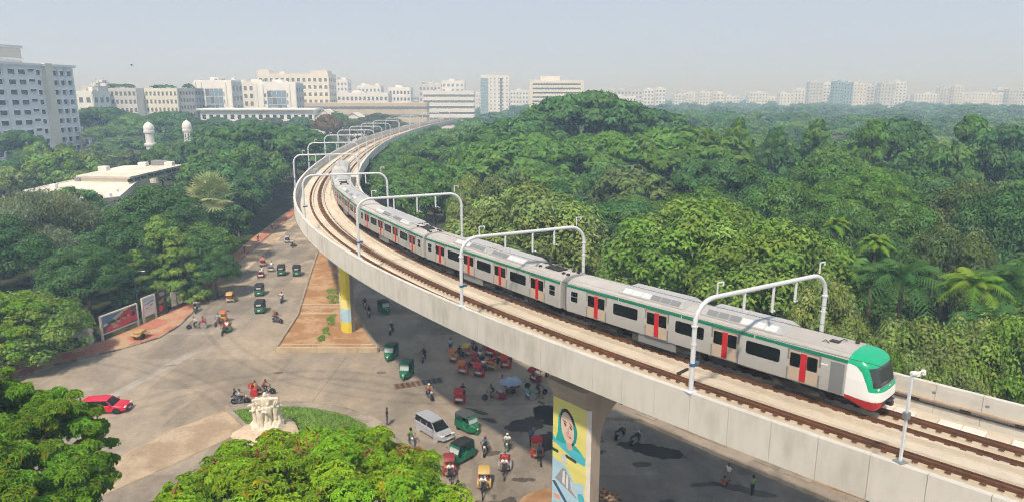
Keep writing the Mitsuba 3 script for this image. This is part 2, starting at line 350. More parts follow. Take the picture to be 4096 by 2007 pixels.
# traffic island of raised soil with low walls, which the far pier stands in
ISL_L = [(-28.3, 77.2), (-29.6, 90.0), (-34.0, 111.0), (-37.6, 128.7)]
ISL_R = [(-16.1, 77.2), (-20.0, 86.6), (-25.0, 98.0), (-29.5, 112.0), (-34.0, 128.0)]
add('traffic_island', prism(ISL_L + ISL_R[::-1], -.02, .42), 'soil')
tag('traffic_island', 'tapering traffic island of bare orange soil under the viaduct', kind='structure')
def wall(holder, line, h, w, m, z0=-.02, seg=2.4, name='wall_block'):
    p = np.array(line, float)
    for a, b in zip(p[:-1], p[1:]):
        L = np.hypot(*(b - a)); n = max(1, round(L / seg)); deg = math.degrees(math.atan2(*(b - a)[::-1]))
        d = mikit.ply(cbox((0, 0, (h + z0) / 2), (L / n - .02, w, h - z0), .03))
        for k in range(n):
            q = a + (b - a) * (k + .5) / n
            add(f'{holder}__{name}', d, m, tw=place(q[0], q[1], 0, deg))
wall('traffic_island', ISL_L, .62, .3, 'kerb')
wall('traffic_island', ISL_R, .62, .3, 'kerb')
wall('traffic_island', [(-28.3, 77.2), (-16.1, 77.2)], .66, .36, 'sand_wall')
wall('traffic_island', [(-27.9, 78.5), (-16.8, 78.5)], .58, .22, 'sand_wall', z0=.40)
wall('traffic_island', [(-29.4, 90.6), (-22.0, 90.6)], .62, .3, 'sand_wall', z0=.40)
wall('traffic_island', [(-30.4, 94.6), (-23.6, 94.6)], .62, .3, 'sand_wall', z0=.40)
g, gc = weeds([(-23.9, 79.2), (-23.0, 79.2), (-24.0, 90.0), (-25.1, 90.0)], 1500, 5)
add('island_weeds', g, 'grass_blade', color=gc)
g, gc = weeds([(-26.6, 95.2), (-24.8, 95.4), (-27.0, 103.0), (-28.8, 101.6)], 700, 6)
add('island_weeds_002', g, 'grass_blade', color=gc)
tag('island_weeds', 'strip of green weeds growing in the soil before the painted pier', 'weeds', kind='stuff')
tag('island_weeds_002', 'patch of weeds in the soil behind the two cross walls', 'weeds', kind='stuff')

# low median wall with a strip of soil and slabs to the right, under the viaduct
MED = [(8.8, 59.9), (12.2, 59.4), (18.3, 52.4), (24.5, 45.9), (34, 36.5), (46, 25)]
MEDB = [(11.5, 63), (14.5, 62.2), (20.6, 55.4), (27.2, 48.6), (37, 39), (49, 27.6)]
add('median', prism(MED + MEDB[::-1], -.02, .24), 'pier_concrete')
tag('median', 'raised median strip of grey slabs and rusty soil below the viaduct at right', kind='structure')
kerbstones('median', MED, 'kerb', z1=.30, w=.3, length=1.6)
add('median__soil', sheet([(11.3, 61.6), (13.6, 60.4), (17.6, 56.0), (16.9, 57.2), (13.4, 61.6)], .252), 'soil')
add('median__soil', sheet([(23.4, 49.2), (24.8, 47.6), (28.5, 44.6), (27.3, 46.6), (25, 49)], .252), 'soil')
wall('median', [(15.0, 57.9), (18.6, 54.0)], 1.25, .25, 'pier_concrete', z0=.22, seg=5, name='barrier_wall')
for q, a in (((12.9, 60.0), -45), ((21.2, 51.4), -45), ((23.0, 49.4), -43)):
    add('median__slab', cbox((0, 0, .30), (2.1, .9, .12), .02), 'kerb', tw=place(*q, 0, a))
# drain grating of dark bars let into the junction
for k in range(9):
    f = (k + .5) / 9; a = np.array([-12.4, 67.2]) * (1 - f) + np.array([-7.6, 69.0]) * f
    add('drain_grating__bar', box(-.17, .17, -.62, .62, .004, .022), 'rust' if k < 5 else 'dark_metal', tw=place(a[0], a[1], 0, 20))
add('drain_grating__frame', rotz(box(-2.65, 2.65, -.75, .75, -.01, .008), 20), 'kerb_dark', tw=place(-10.0, 68.1))
tag('drain_grating', 'long rusty drain grating let into the road between the two carriageways', 'grating')
# ------------------------------------------------------------------ the viaduct
tag('viaduct', 'curving concrete metro viaduct with two tracks, sweeping from the right foreground into the distance', 'viaduct')
S0, S1 = -22.0, 470.0
add('viaduct__deck', sweep([(-5.02, DECK), (5.02, DECK), (5.02, DECK - .34), (2.7, DECK - .85), (2.2, 11.35), (-2.2, 11.35), (-2.7, DECK - .85), (-5.02, DECK - .34)], S0, S1, 2.5), 'deck_concrete', smooth=30)
def guard(s): return 0
# parapet panels, one by one on both sides
PSTEP = 2.12
PROF = [(0, 15.2), (.30, 15.2), (.30, 13.565), (.10, 13.45), (.10, 13.12), (0, 13.12)]
def panel(side, s0, s1):
    e = .010; rings = []
    for s in (s0 + e, (s0 + s1) / 2, s1 - e):
        rings.append(np.array([[*pos(s, side * (5.25 - o)), z] for o, z in PROF]))
    v, f = loft(rings)
    return (v, f if side < 0 else f[:, ::-1])
n_panels = 0
for side in (-1, 1):
    s = S0 + .3
    while s < 470:
        st = PSTEP if s < 130 else PSTEP * 4
        add('viaduct__parapet_panel', panel(side, s, s + st), 'parapet_concrete')
        s += st
# track slabs (plinths) and rails
TR = (-2.02, 2.02)
rails = [t + g for t in TR for g in (-.752, .752)]
for k, r in enumerate(rails):
    add('viaduct__rail_plinth', sweep([(r - .42, DECK - .01), (r + .42, DECK - .01), (r + .38, RAIL - .21), (r - .38, RAIL - .21)], S0, S1, 2.5), 'plinth_concrete', smooth=30)
    add('viaduct__rail', sweep([(r - .075, RAIL - .17), (r + .075, RAIL - .17), (r + .075, RAIL - .145), (r + .02, RAIL - .12), (r + .02, RAIL - .05), (r + .037, RAIL - .035), (r + .037, RAIL), (r - .037, RAIL), (r - .037, RAIL - .035), (r - .02, RAIL - .05), (r - .02, RAIL - .12), (r - .075, RAIL - .145)], S0, S1, 2.0), 'rust')
    if k in (1, 3):
        # inner containment rail beside the far rail of each track, rusty
        add('viaduct__guard_rail', sweep([(r - .30, RAIL - .19), (r - .12, RAIL - .19), (r - .12, RAIL - .02), (r - .15, RAIL), (r - .27, RAIL), (r - .30, RAIL - .02)], S0, S1, 2.0), 'rust')
    pads = []
    for s in np.arange(S0 + 1, 150, .65):
        q, h = pos(s, r - (.13 if k in (1, 3) else 0)), heading(s)
        w = .33 if k in (1, 3) else .17
        pads.append(move(rotz(cbox((0, 0, 0), (.24, 2 * w, .05), .0), h), (q[0], q[1], RAIL - .185)))
    key = add('viaduct__rail_fastening', join(pads), 'rust'); tag(key, kind='stuff')
# cable troughs and cables
add('viaduct__cable', sweep([(-.62, DECK), (-.56, DECK), (-.56, DECK + .09), (-.62, DECK + .09)], S0, 170, 2), 'dark_cable')
add('viaduct__cable', sweep([(4.80, 14.28), (4.95, 14.28), (4.95, 14.36), (4.80, 14.36)], S0, 200, 2), 'dust')
add('viaduct__cable', sweep([(4.84, 14.04), (4.95, 14.04), (4.95, 14.09), (4.84, 14.09)], S0, 200, 2), 'dark_cable')
add('viaduct__centre_upstand', sweep([(-.42, DECK - .01), (.42, DECK - .01), (.38, DECK + .16), (-.38, DECK + .16)], S0, S1, 2.5), 'plinth_concrete', smooth=30)
for s in np.arange(-12, 60, 2.4):
    q, h = pos(s, 4.945), heading(s)
    add('viaduct__wall_box', move(cbox((0, 0, 0), (.16, .08, .13), .02), (0, 0, 14.75)), 'grey_steel', tw=place(q[0], q[1], 0, h))
    add('viaduct__cable_bracket', move(cbox((0, 0, 0), (.5, .12, .09), .02), (0, 0, 14.18)), 'dark_metal', tw=place(*pos(s + .9, 4.91), 0, h))
# walkway slabs beside the far track
for k, s in enumerate(np.arange(-14, 16.5, 1.05)):
    q, h = pos(s, 3.95), heading(s)
    add('viaduct__walkway_slab', move(cbox((0, 0, 0), (1.0, .8, .10), .015), (0, 0, DECK + .06)), 'off_white' if k % 3 else 'plinth_concrete', tw=place(q[0], q[1], 0, h))
# cross cable boxes between the tracks
for s in (7.6, 26.5):
    q, h = pos(s, -.1), heading(s)
    add('viaduct__cross_trough', move(cbox((0, 0, 0), (.16, 1.1, .18), .02), (0, 0, DECK + .20)), 'dark_cable', tw=place(q[0], q[1], 0, h))
add('viaduct__cross_trough', move(cbox((0, 0, 0), (.10, 1.0, .07), .02), (0, 0, DECK + .30)), 'rust', tw=place(*pos(7.6, -2.9), 0, heading(7.6)))

# piers: a chamfered column that flares into a hammerhead under the girder
def flat_print(layers):
    """flat print: layers of (colour, polygon or ellipse) over uv"""
    def fn(p, n, uv):
        x, y = mi.Float(uv.x), mi.Float(uv.y)
        c = mi.Color3f(layers[0])
        for col, shp in layers[1:]:
            if isinstance(shp, tuple) and len(shp) == 5:
                cx, cy, rx, ry, a = shp; ca, sa = math.cos(a), math.sin(a)
                u, v = ((x - cx) * ca + (y - cy) * sa) / rx, (-(x - cx) * sa + (y - cy) * ca) / ry
                m = u * u + v * v < 1
            else: m = inside(x, y, shp)
            c = dr.select(m, mi.Color3f(col), c)
        return c * (.90 + .2 * fbm(p.x * 2 + p.y * 2, p.z * 2, 0, 3))
    return proc(fn)
YEL, SKYB, TEAL, CYAN = (.76, .72, .22), (.42, .64, .78), (.02, .42, .38), (.08, .50, .62)
mat('mural_woman', flat_print([YEL,
    ((.70, .68, .64), [(.90, 0), (1, 0), (1, 1), (.90, 1)]),
    (SKYB, [(0, 0), (.88, 0), (.86, .44), (.62, .40), (.38, .50), (.0, .52)]),
    (YEL, [(.30, .535), (.92, .42), (.92, .60), (.0, .60), (0, .53)]),
    (TEAL, [(.04, .63), (.14, .74), (.15, .86), (.24, .93), (.38, .945), (.55, .90), (.66, .82), (.66, .76), (.60, .70), (.75, .67), (.86, .64), (.86, .58), (.60, .585), (.45, .62), (.0, .66)]),
    (CYAN, [(0, .70), (0, .655), (.20, .63), (.46, .60), (.62, .575), (.88, .575), (.90, .635), (.74, .655), (.55, .66), (.40, .68), (.26, .665), (.12, .67)]),
    ((.05, .035, .03), (.42, .81, .225, .125, -.25)), ((.02, .30, .28), [(.56, .86), (.67, .80), (.64, .72), (.56, .70)]),
    ((.72, .56, .47), (.40, .80, .185, .110, -.25)), ((.66, .40, .30), [(.36, .69), (.52, .69), (.56, .655), (.44, .635)]),
    ((.10, .05, .04), (.335, .822, .040, .010, -.2)), ((.10, .05, .04), (.49, .812, .040, .010, -.2)), ((.22, .11, .08), (.33, .843, .055, .006, -.1)), ((.22, .11, .08), (.495, .833, .055, .006, -.3)),
    ((.55, .36, .28), (.425, .785, .022, .022, -.2)), ((.55, .12, .10), (.44, .748, .07, .013, -.2)), ((.80, .78, .74), (.44, .750, .045, .005, -.2)),
    ((.03, .08, .03), [(0, .595), (.16, .595), (.16, .57), (0, .57)]), ((.07, .06, .03), [(.36, .595), (.66, .585), (.66, .56), (.36, .57)]),
    ((.58, .62, .66), [(.22, .565), (.36, .585), (.42, .52), (.30, .505)]),
    ((.30, .32, .36), [(.08, .36), (.28, .47), (.36, .475), (.50, .42), (.52, .34), (.72, .285)]),
    ((.72, .72, .70), [(.30, .45), (.35, .46), (.36, .345), (.28, .355)]), ((.72, .72, .70), [(.40, .445), (.45, .43), (.45, .325), (.39, .335)]), ((.60, .62, .70), [(.54, .40), (.60, .37), (.76, .29), (.52, .335)]),
    (CYAN, (.80, .315, .09, .035, 0)),
    ((.06, .11, .20), [(0, .325), (.08, .34), (.44, .22), (.85, .13), (.80, .12), (.38, .20)]),
    ((.80, .36, .25), [(.04, .235), (.22, .235), (.22, .20), (.06, .20)]),
    ((.80, .64, .05), [(.48, .225), (.62, .22), (.74, .185), (1, .19), (1, .13), (.78, .12)]), ((.42, .13, .07), [(.70, .19), (.86, .205), (1, .20), (1, .185), (.8, .18)])]), .6, spec=.3)
mat('mural_figure', flat_print([(.80, .68, .07), ((.62, .58, .44), [(0, .36), (.34, .40), (.30, 1), (0, 1)]), ((.75, .60, .50), (.14, .86, .10, .04, 0)), ((.10, .07, .06), (.12, .90, .12, .03, 0)),
    ((.45, .22, .10), [(.10, .84), (.26, .82), (.30, .68), (.12, .64)]), ((.03, .03, .04), [(.10, .70), (.28, .64), (.42, .56), (.40, .53), (.12, .58)]), ((.78, .77, .74), [(0, .62), (.10, .64), (.16, .40), (0, .40)]),
    ((.82, .74, .28), [(.3, .5), (1, .5), (1, .36), (.1, .36)]), (SKYB, [(0, .16), (1, .16), (1, .36), (0, .36)]), ((.60, .60, .58), (.15, .25, .1, .06, 0)),
    ((.02, .02, .02), [(.25, .165), (.42, .165), (.42, .19), (.28, .19)]), ((.74, .64, .06), [(0, .155), (1, .155), (1, 0), (0, 0)])]), .6, spec=.3)
def pier(s, w, t, yaw, ch, mural=None, mz=(.5, 9.0), off=0.0):
    c = pos(s, off); h = heading(s) + yaw
    def ring(z, sw, ne):
        x, a, b = w / 2, -t / 2 - ne, t / 2 + sw      # the head reaches farther on the park side
        return np.array([[x, a + ch, z], [x, b - ch, z], [x - ch, b, z], [-x + ch, b, z], [-x, b - ch, z], [-x, a + ch, z], [-x + ch, a, z], [x - ch, a, z]])
    P = [ring(*q) for q in ((-.3, 0, 0), (7.4, 0, 0), (8.4, 0, .18), (9.1, 0, .6), (9.6, 0, 1.3), (9.98, .0, 2.0), (10.4, .22, 3.0), (10.8, .5, 3.8), (11.33, .6, 4.0))]
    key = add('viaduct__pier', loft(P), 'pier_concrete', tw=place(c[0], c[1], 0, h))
    for dy in (-2.6, .3):
        add(key + '__bearing', cbox((0, dy, 11.34), (.9, .8, .10), .02), 'dark_metal', tw=place(c[0], c[1], 0, h))
    if mural:
        # y > 0 is the left side of the direction of travel, i.e. the side that faces the junction; painted over face and chamfer
        x, y, e = w / 2, t / 2, .006
        path = np.array([(x - ch + .01, y), (-x + ch, y), (-x, y - ch)] + ([(-x, y - ch - .42)] if mural == 'mural_figure' else []))
        L = np.r_[0, np.cumsum(np.hypot(*np.diff(path, axis=0).T))]
        v, uv, f = [], [], []
        n = np.array([(0, 1)] * len(path), float)
        for i, q in enumerate(path):
            d = np.array([min(0, q[0] + x - ch - .01) and -e, e if q[1] > y - ch - .01 else 0.]) * 1.5
            for z, k in ((mz[0], 0), (mz[1], 1)):
                v.append((q[0] + d[0], q[1] + d[1], z)); uv.append((L[i] / L[-1], k))
        for i in range(len(path) - 1):
            a = 2 * i; f += [(a, a + 2, a + 3), (a, a + 3, a + 1)]
        f = np.array(f)
        if mural: f = f[:, ::-1]
        add(key + '__mural', (np.array(v), f), mural, tw=place(c[0], c[1], 0, h), uv=np.array(uv))
        tag(key + '__mural', 'painted mural of a smiling woman in a teal scarf on yellow' if mural == 'mural_woman' else 'painted yellow mural with a pale blue band')
    return key
PIER_S = (35.2, 81.0)
k = pier(33.6, 3.6, 1.35, 0, .22, 'mural_woman', (.3, 9.9), -1.65); tag(k, 'pier painted with the portrait of a woman in a teal scarf')
k = pier(81.8, 2.5, 1.6, 0, .6, 'mural_figure', (.45, 9.2), -.7); tag(k, 'pier with a yellow mural standing in the traffic island')
for s in (-10, 118, 148, 178, 208, 238, 268, 300, 332, 364, 396): pier(s, 2.4, 1.7, 0, .3)

# ------------------------------------------------------------------ the train: six cars coupled together, on the far track
tag('metro_train', 'silver metro train with red doors and a green, white and red front on the viaduct', 'train')
HALF, TRK = 1.45, TR[1]
def car_ring(x, dy=0.0, z0=.95):
    hw = HALF - dy
    pts = [(-hw + .06, z0), (-hw, 1.15), (-hw - .02, 2.3), (-hw + .03, 3.25), (-hw + .12, 3.52), (-hw + .34, 3.68), (-.7, 3.80), (0, 3.84)]
    pts = pts + [(-a, b) for a, b in pts[-2::-1]]
    return np.array([(x, a, b + RAIL) for a, b in pts])
def rrect(x0, x1, z0, z1, r=.12, k=3):
    P = []
    for cx, cz, a0 in ((x1 - r, z1 - r, 0), (x0 + r, z1 - r, 90), (x0 + r, z0 + r, 180), (x1 - r, z0 + r, 270)):
        P += [(cx + r * math.cos(math.radians(a0 + 90 * i / k)), cz + r * math.sin(math.radians(a0 + 90 * i / k))) for i in range(k + 1)]
    return P
def side_panel(poly, d0, d1, sides=(-1,)):
    """a plate (x, z polygon) lying on the car's side, from d0 to d1 metres outside it"""
    out = []
    for sd in sides:
        v, f = prism(poly, HALF + d0, HALF + d1)
        w = np.c_[v[:, 0], sd * v[:, 2], v[:, 1] + RAIL]
        out.append((w, f if sd < 0 else f[:, ::-1]))
    return out[0]
def grid_patch(P, cls):
    """surface P (n, m, 3) split into one mesh for every class of cls (n-1, m-1)"""
    n, m = P.shape[:2]; idx = np.arange(n * m).reshape(n, m); out = {}
    for c in np.unique(cls):
        i, j = np.nonzero(cls == c)
        a, b, cc, d = idx[i, j], idx[i, j + 1], idx[i + 1, j + 1], idx[i + 1, j]
        f = np.vstack([np.stack([a, b, cc], 1), np.stack([a, cc, d], 1)])
        u, inv = np.unique(f, return_inverse=True)
        out[int(c)] = (P.reshape(-1, 3)[u], inv.reshape(-1, 3))
    return out
PL = {}   # ply dicts shared by all the cars
BODY_Z = .80          # the cars' bodies are low: heights above the floor frame, at RAIL + 0.95, are taken down by this factor
def low(m):
    v = np.array(m[0], float); h = v[:, 2] - RAIL - .95; v[:, 2] = np.where(h > 0, RAIL + .95 + h * BODY_Z, v[:, 2])
    return v, m[1]
def shared(name, mesh, smooth=False):
    if name not in PL: PL[name] = mikit.ply(low(mesh() if callable(mesh) else mesh), None, smooth)
    return PL[name]
def bogie():
    m = [cbox((0, 0, .42), (2.6, 2.1, .24), .03)]
    for x in (-1.05, 1.05):
        for y in (-.75, .75): m.append(lathe([(.05, -.07), (.43, -.07), (.43, .04), (.46, .04), (.46, .07), (.1, .07)], 16, 'y', (x, y, .44)))
        m.append(cbox((x, -1.0, .52), (.5, .3, .34), .03)); m.append(cbox((x, 1.0, .52), (.5, .3, .34), .03))
    for y in (-1.02, 1.02): m.append(cbox((0, y, .62), (2.9, .18, .22), .03)); m.append(cbox((0, y, .80), (.5, .3, .28), .05))
    return join(m)
def roof_unit():
    """air conditioning unit with sloping sides"""
    R = [np.array([[x, y, z + RAIL] for x, y, z in ((-2.55 + a, -1.05 + b, h), (2.55 - a, -1.05 + b, h), (2.55 - a, 1.05 - b, h), (-2.55 + a, 1.05 - b, h))]) for a, b, h in ((0, -.06, 3.70), (0, -.06, 3.80), (.28, .34, 4.20), (.34, .40, 4.23))]
    return loft(R)
def unit_panel(i):
    x0 = -2.2 + i * .74; q = []
    for x in (x0, x0 + .68):
        for t in (.12, .90): q.append((x, -1.11 + .40 * t, 3.80 + .40 * t + RAIL))
    v = np.array(q); n = np.array([0, -.707, .707]) * .02
    V = np.vstack([v, v + n]); F = np.array([[4, 6, 7], [4, 7, 5], [0, 2, 6], [0, 6, 4], [1, 5, 7], [1, 7, 3], [0, 4, 5], [0, 5, 1], [2, 3, 7], [2, 7, 6]])
    return V, F
def pantograph():
    m = [cbox((0, 0, 3.92), (1.6, .9, .12), .02)]
    for y in (-.4, .4):
        m += [tube([(-.6, y, 3.98), (.75, y * .7, 4.24)], .03, 6), tube([(.75, y * .7, 4.24), (-.55, y * 1.2, 4.40)], .025, 6)]
    m += [tube([(-.55, -.8, 4.40), (-.55, .8, 4.40)], .03, 6), tube([(-.40, -.8, 4.40), (-.40, .8, 4.40)], .03, 6), tube([(.75, -.4, 4.24), (.75, .4, 4.24)], .03, 6)]
    m += [cbox((x, y, 3.9), (.24, .24, .2), .04) for x in (-1.3, 1.4, 1.9) for y in (-.5, .5)]
    return move(join(m), (0, 0, RAIL))
DOORS = (-7.0, -2.25, 2.35, 7.1)
def carriage(s_mid, front=False, panto=None):
    e = 8.6
    a, b = pos(s_mid + e, TRK), pos(s_mid - e, TRK)          # the car is a rigid body on a chord of the curve
    deg = math.degrees(math.atan2(*(b - a)[::-1])); c = (a + b) / 2
    tw = place(c[0], c[1], 0, deg)
    xr, xf = -9.68, (9.85 if front else 9.68)
    key = add('metro_train__carriage', shared('body%d' % front, lambda: loft([car_ring(xr, .10), car_ring(xr + .08, 0)] + [car_ring(x) for x in np.linspace(xr + .5, xf - .2, 8)] + ([car_ring(xf)] if front else [car_ring(xf - .08), car_ring(xf, .10)])), 30), 'train_silver', tw=tw)
    def part(name, mesh, m, smooth=False, sub=None):
        return add(f'{key}__{name}', shared(sub or name, mesh, smooth), m, tw=tw)
    part('roof', lambda: loft([np.array([(x, y, z + RAIL + .006) for y, z in ((-1.30, 3.56), (-1.11, 3.685), (-.7, 3.805), (0, 3.845), (.7, 3.805), (1.11, 3.685), (1.30, 3.56))]) for x in np.linspace(xr + .1, xf - .1, 6)], closed=False), 'train_roof', 30, f'roof{front}')
    part('roof_rib', lambda: join([box(xr + .1, xf - .1, y - .02, y + .02, RAIL + z, RAIL + z + .03) for y, z in ((-1.0, 3.72), (1.0, 3.72))]), 'roof_unit', False, f'rib{front}')
    segs = [(-9.6, -5.0), (-4.9, -.1), (0.0, 4.7), (4.8, xf - .02)]
    for i, (x0, x1) in enumerate(segs):
        part('green_stripe', lambda: side_panel([(x0, 3.235), (x1, 3.235), (x1, 3.44), (x0, 3.44)], -.035, .004), 'train_green', False, f'stripe{i}{front}')
    drs = DOORS if not front else (-6.83, -1.83, 2.97, 7.62)
    for i, x in enumerate(drs):
        d = part('door', lambda: side_panel([(x - .80, 1.06), (x + .80, 1.06), (x + .80, 3.12), (x - .80, 3.12)], .012, .026), 'door_tan', False, f'door{x}')
        part('door_frame', lambda: side_panel([(x - .90, 1.0), (x + .90, 1.0), (x + .90, 3.2), (x - .90, 3.2)], .004, .013), 'grey_steel', False, f'dfr{x}')
        for j, dx in enumerate((-.46, .46)):
            part('door_window', lambda: side_panel(rrect(x + dx - .28, x + dx + .28, 2.02, 2.98, .08), .02, .034), 'glass_dark', False, f'dw{x}{j}')
        part('door_strip', lambda: side_panel([(x - .17, 1.10), (x + .17, 1.10), (x + .17, 3.06), (x - .17, 3.06)], .02, .042), 'door_red', False, f'ds{x}')
    for i, x in enumerate((-4.62, .05, 4.72) if not front else (-4.33, .57, 5.30)):
        part('window', lambda: side_panel(rrect(x - 1.0, x + 1.0, 1.98, 2.92, .14), .012, .03), 'glass_dark', False, f'win{x}')
    for x in ((-8.85,) if front else (-8.85, 8.85)):
        for z in (2.0, 2.48): part('end_window', lambda: side_panel(rrect(x - .30, x + .30, z, z + .43, .08), .012, .028), 'glass_dark', False, f'ew{x}{z}')
    for x in ((-2.75, 2.75) if not front else (-2.7, 3.6)):
        u = part('roof_unit', lambda: move(roof_unit(), (x, 0, 0)), 'roof_unit', False, f'unit{x}')
        for i in range(6):
            light = (i < 3) == (x < 0)
            part('unit_panel', lambda: move(unit_panel(i), (x, 0, 0)), 'roof_panel_light' if light else 'roof_panel', False, f'up{x}{i}')
    for x in ((-6.6, 6.4) if not front else (-6.6, 7.2)): part('bogie', lambda: move(bogie(), (x, 0, RAIL)), 'underframe', False, f'bogie{x}')
    part('underframe_box', lambda: move(join([cbox((-2.6, 0, .62), (2.6, 2.5, .62), .05), cbox((.4, -.6, .66), (1.8, 1.2, .5), .05), cbox((2.6, .2, .64), (1.6, 2.3, .55), .05), cbox((0, 0, .88), (18, 2.2, .16), .02)]), (0, 0, RAIL)), 'underframe')
    part('equipment_case', lambda: move(cbox((-1.9, -1.22, .62), (2.9, .12, .56), .02), (0, 0, RAIL)), 'roof_panel')
    if panto is not None: part('pantograph', lambda: move(pantograph(), (panto, 0, 0)), 'dark_metal', False, f'panto{panto}')
    if not front or True:
        part('gangway', lambda: join([cbox((xr - .13 * (i + .5), 0, RAIL + 2.25), (.10, 2.5 - .12 * (i % 2), 2.75 - .12 * (i % 2)), .03) for i in range(4)]), 'roof_panel', False)
    return key, tw
def cab(key, tw):
    def add(k, m, mm, **kw): return globals()['add'](k, low(m), mm, **kw)
    """the rounded front: a surface over the angle around the nose and the height, split by colour"""
    nz, na = 130, 150
    zz = np.linspace(.42, 3.86, nz)
    ph = np.radians(np.linspace(-90, 90, na))
    xf = np.interp(zz, [.42, .62, 1.1, 1.7, 2.3, 3.0, 3.35, 3.62, 3.78, 3.86], [9.7, 9.88, 10.02, 9.98, 9.86, 9.66, 9.50, 9.20, 8.85, 8.36])
    hw = np.interp(zz, [.42, .95, 1.15, 2.3, 3.25, 3.52, 3.68, 3.80, 3.86], [1.12, 1.40, 1.455, 1.475, 1.425, 1.335, 1.115, .72, .04])
    P = np.zeros((nz, na, 3)); Y = np.zeros((nz, na))
    for i in range(nz):
        y = hw[i] * np.sign(np.sin(ph)) * np.abs(np.sin(ph)) ** .50
        x = 8.33 + (xf[i] - 8.33) * np.abs(np.cos(ph)) ** .46
        P[i] = np.c_[x, y, np.full(na, zz[i] + RAIL)]; Y[i] = y
    P[:, (0, -1), 0] = 8.33
    zc = (zz[:-1] + zz[1:])[:, None] / 2; yc = (Y[:-1, :-1] + Y[1:, 1:]) / 2; xc = (P[:-1, :-1, 0] + P[1:, 1:, 0]) / 2
    ay = np.abs(yc); front = xc > 9.05
    cls = np.zeros(yc.shape, int) + 0 * zc.astype(int)
    cls[:] = 0                                                                             # white
    z = np.broadcast_to(zc, yc.shape)
    cls[z > 3.28 + 0 * z] = 1                                                              # green brow
    side_curve = np.interp(xc, [8.33, 8.75, 9.05, 9.3, 9.45], [3.25, 3.2, 2.85, 2.2, 1.70])
    cls[(z > side_curve)] = 1
    cls[(z > 1.68 + .10 * ay) & front & (xc > 9.4)] = 1
    cls[z < 1.04 + .14 * np.clip((9.6 - xc) / 1.3, 0, 1)] = 2    # red skirt
    cls[z < .42 + .50 * np.clip((9.55 - xc) / 1.2, 0, 1)] = -1    # the skirt reaches lower at the front than at the sides
    cls[(ay < .72) & (z > .72) & (z < 1.12) & front] = 4                                    # dark coupler hatch
    glass = (ay < 1.30) & (z > 2.0) & (z < 3.16) & (xc > 9.2)
    cls[glass] = 3
    names = {0: ('front_white', 'train_white'), 1: ('front_green', 'train_front_green'), 2: ('front_skirt', 'train_red'), 3: ('windscreen', 'windscreen'), 4: ('coupler_hatch', 'underframe')}
    for c, (v, f) in grid_patch(P, cls).items():
        if c < 0: continue
        nm, m = names[c]
        if c == 3: v = v + [-.05, 0, 0]
        add(f'{key}__{nm}', (v, f), m, smooth=True, tw=tw)
    x = lambda z: float(np.interp(z, zz, xf)) * .995
    for y in (-.98, .98):
        add(key + '__headlight', cbox((x(1.88) - .12, y, RAIL + 1.88), (.12, .34, .14), .03), 'headlight', tw=tw)
    add(key + '__emblem_plate', cbox((x(1.86) + .03, 0.0, RAIL + 1.86), (.04, .20, .13), .01), 'train_white', tw=tw)
    add(key + '__display', xform(cbox((0, 0, 0), (.04, .85, .20), .02), T().translate([x(3.36) - .02, 0, RAIL + 3.36]).rotate([0, 1, 0], -38)), 'glass_dark', tw=tw)
    add(key + '__wiper', xform(tube([(0, -.1, 0), (.0, .1, .45), (.0, .35, .78)], .018, 6), T().translate([x(2.2) + .03, .1, RAIL + 2.06]).rotate([0, 1, 0], -20)), 'black', tw=tw)
    add(key + '__windscreen_frame', join([tube([(x(2.04) + .01, -1.0, RAIL + 2.03), (x(2.04) + .05, 0, RAIL + 2.03), (x(2.04) + .01, 1.0, RAIL + 2.03)], .03, 6), tube([(x(2.04) - .09, -.85, RAIL + 2.03), (x(3.04) - .09, -.82, RAIL + 3.05)], .03, 6)]), 'grey_steel', tw=tw)
    add(key + '__cab_door', side_panel([(7.52, 1.06), (8.22, 1.06), (8.22, 3.10), (7.52, 3.10)], .010, .024), 'grey_steel', tw=tw)
    add(key + '__cab_door_window', side_panel(rrect(7.60, 8.14, 2.1, 2.95, .06), .02, .032), 'roof_panel', tw=tw)
    add(key + '__number_plate', side_panel([(6.98 + .78, 2.55), (7.12 + .78, 2.55), (7.12 + .78, 2.63), (6.98 + .78, 2.63)], .02, .03) if False else side_panel([(7.02, 2.70), (7.38, 2.70), (7.38, 2.80), (7.02, 2.80)], .01, .02), 'white_paint', tw=tw)
    add(key + '__coupler', join([cbox((9.95, 0, RAIL + .78), (.5, .30, .26), .04), cbox((10.05, .0, RAIL + .95), (.2, .7, .07), .02)]), 'dark_metal', tw=tw)
    add(key + '__roof_aerial', join([tube([(6.6, -.5, RAIL + 3.82), (6.75, -.5, RAIL + 4.0), (6.95, -.5, RAIL + 3.82)], .03, 6), tube([(7.2, .3, RAIL + 3.82), (7.4, .3, RAIL + 4.0), (7.6, .2, RAIL + 3.98)], .03, 6), cbox((7.1, -.1, RAIL + 3.88), (.5, .4, .08), .02), cbox((8.0, .5, RAIL + 3.92), (.2, .2, .14), .03)]), 'dark_metal', tw=tw)
S_CAR = 27.3
k0, tw0 = carriage(S_CAR, True); cab(k0, tw0 @ T().translate([1.5, 0, 0]))
tag(k0, 'leading carriage with the green, white and red driving cab')
for i in range(1, 6): carriage(S_CAR + 20.05 * i, panto={1: 7.6, 2: 7.6, 4: 7.6}.get(i))

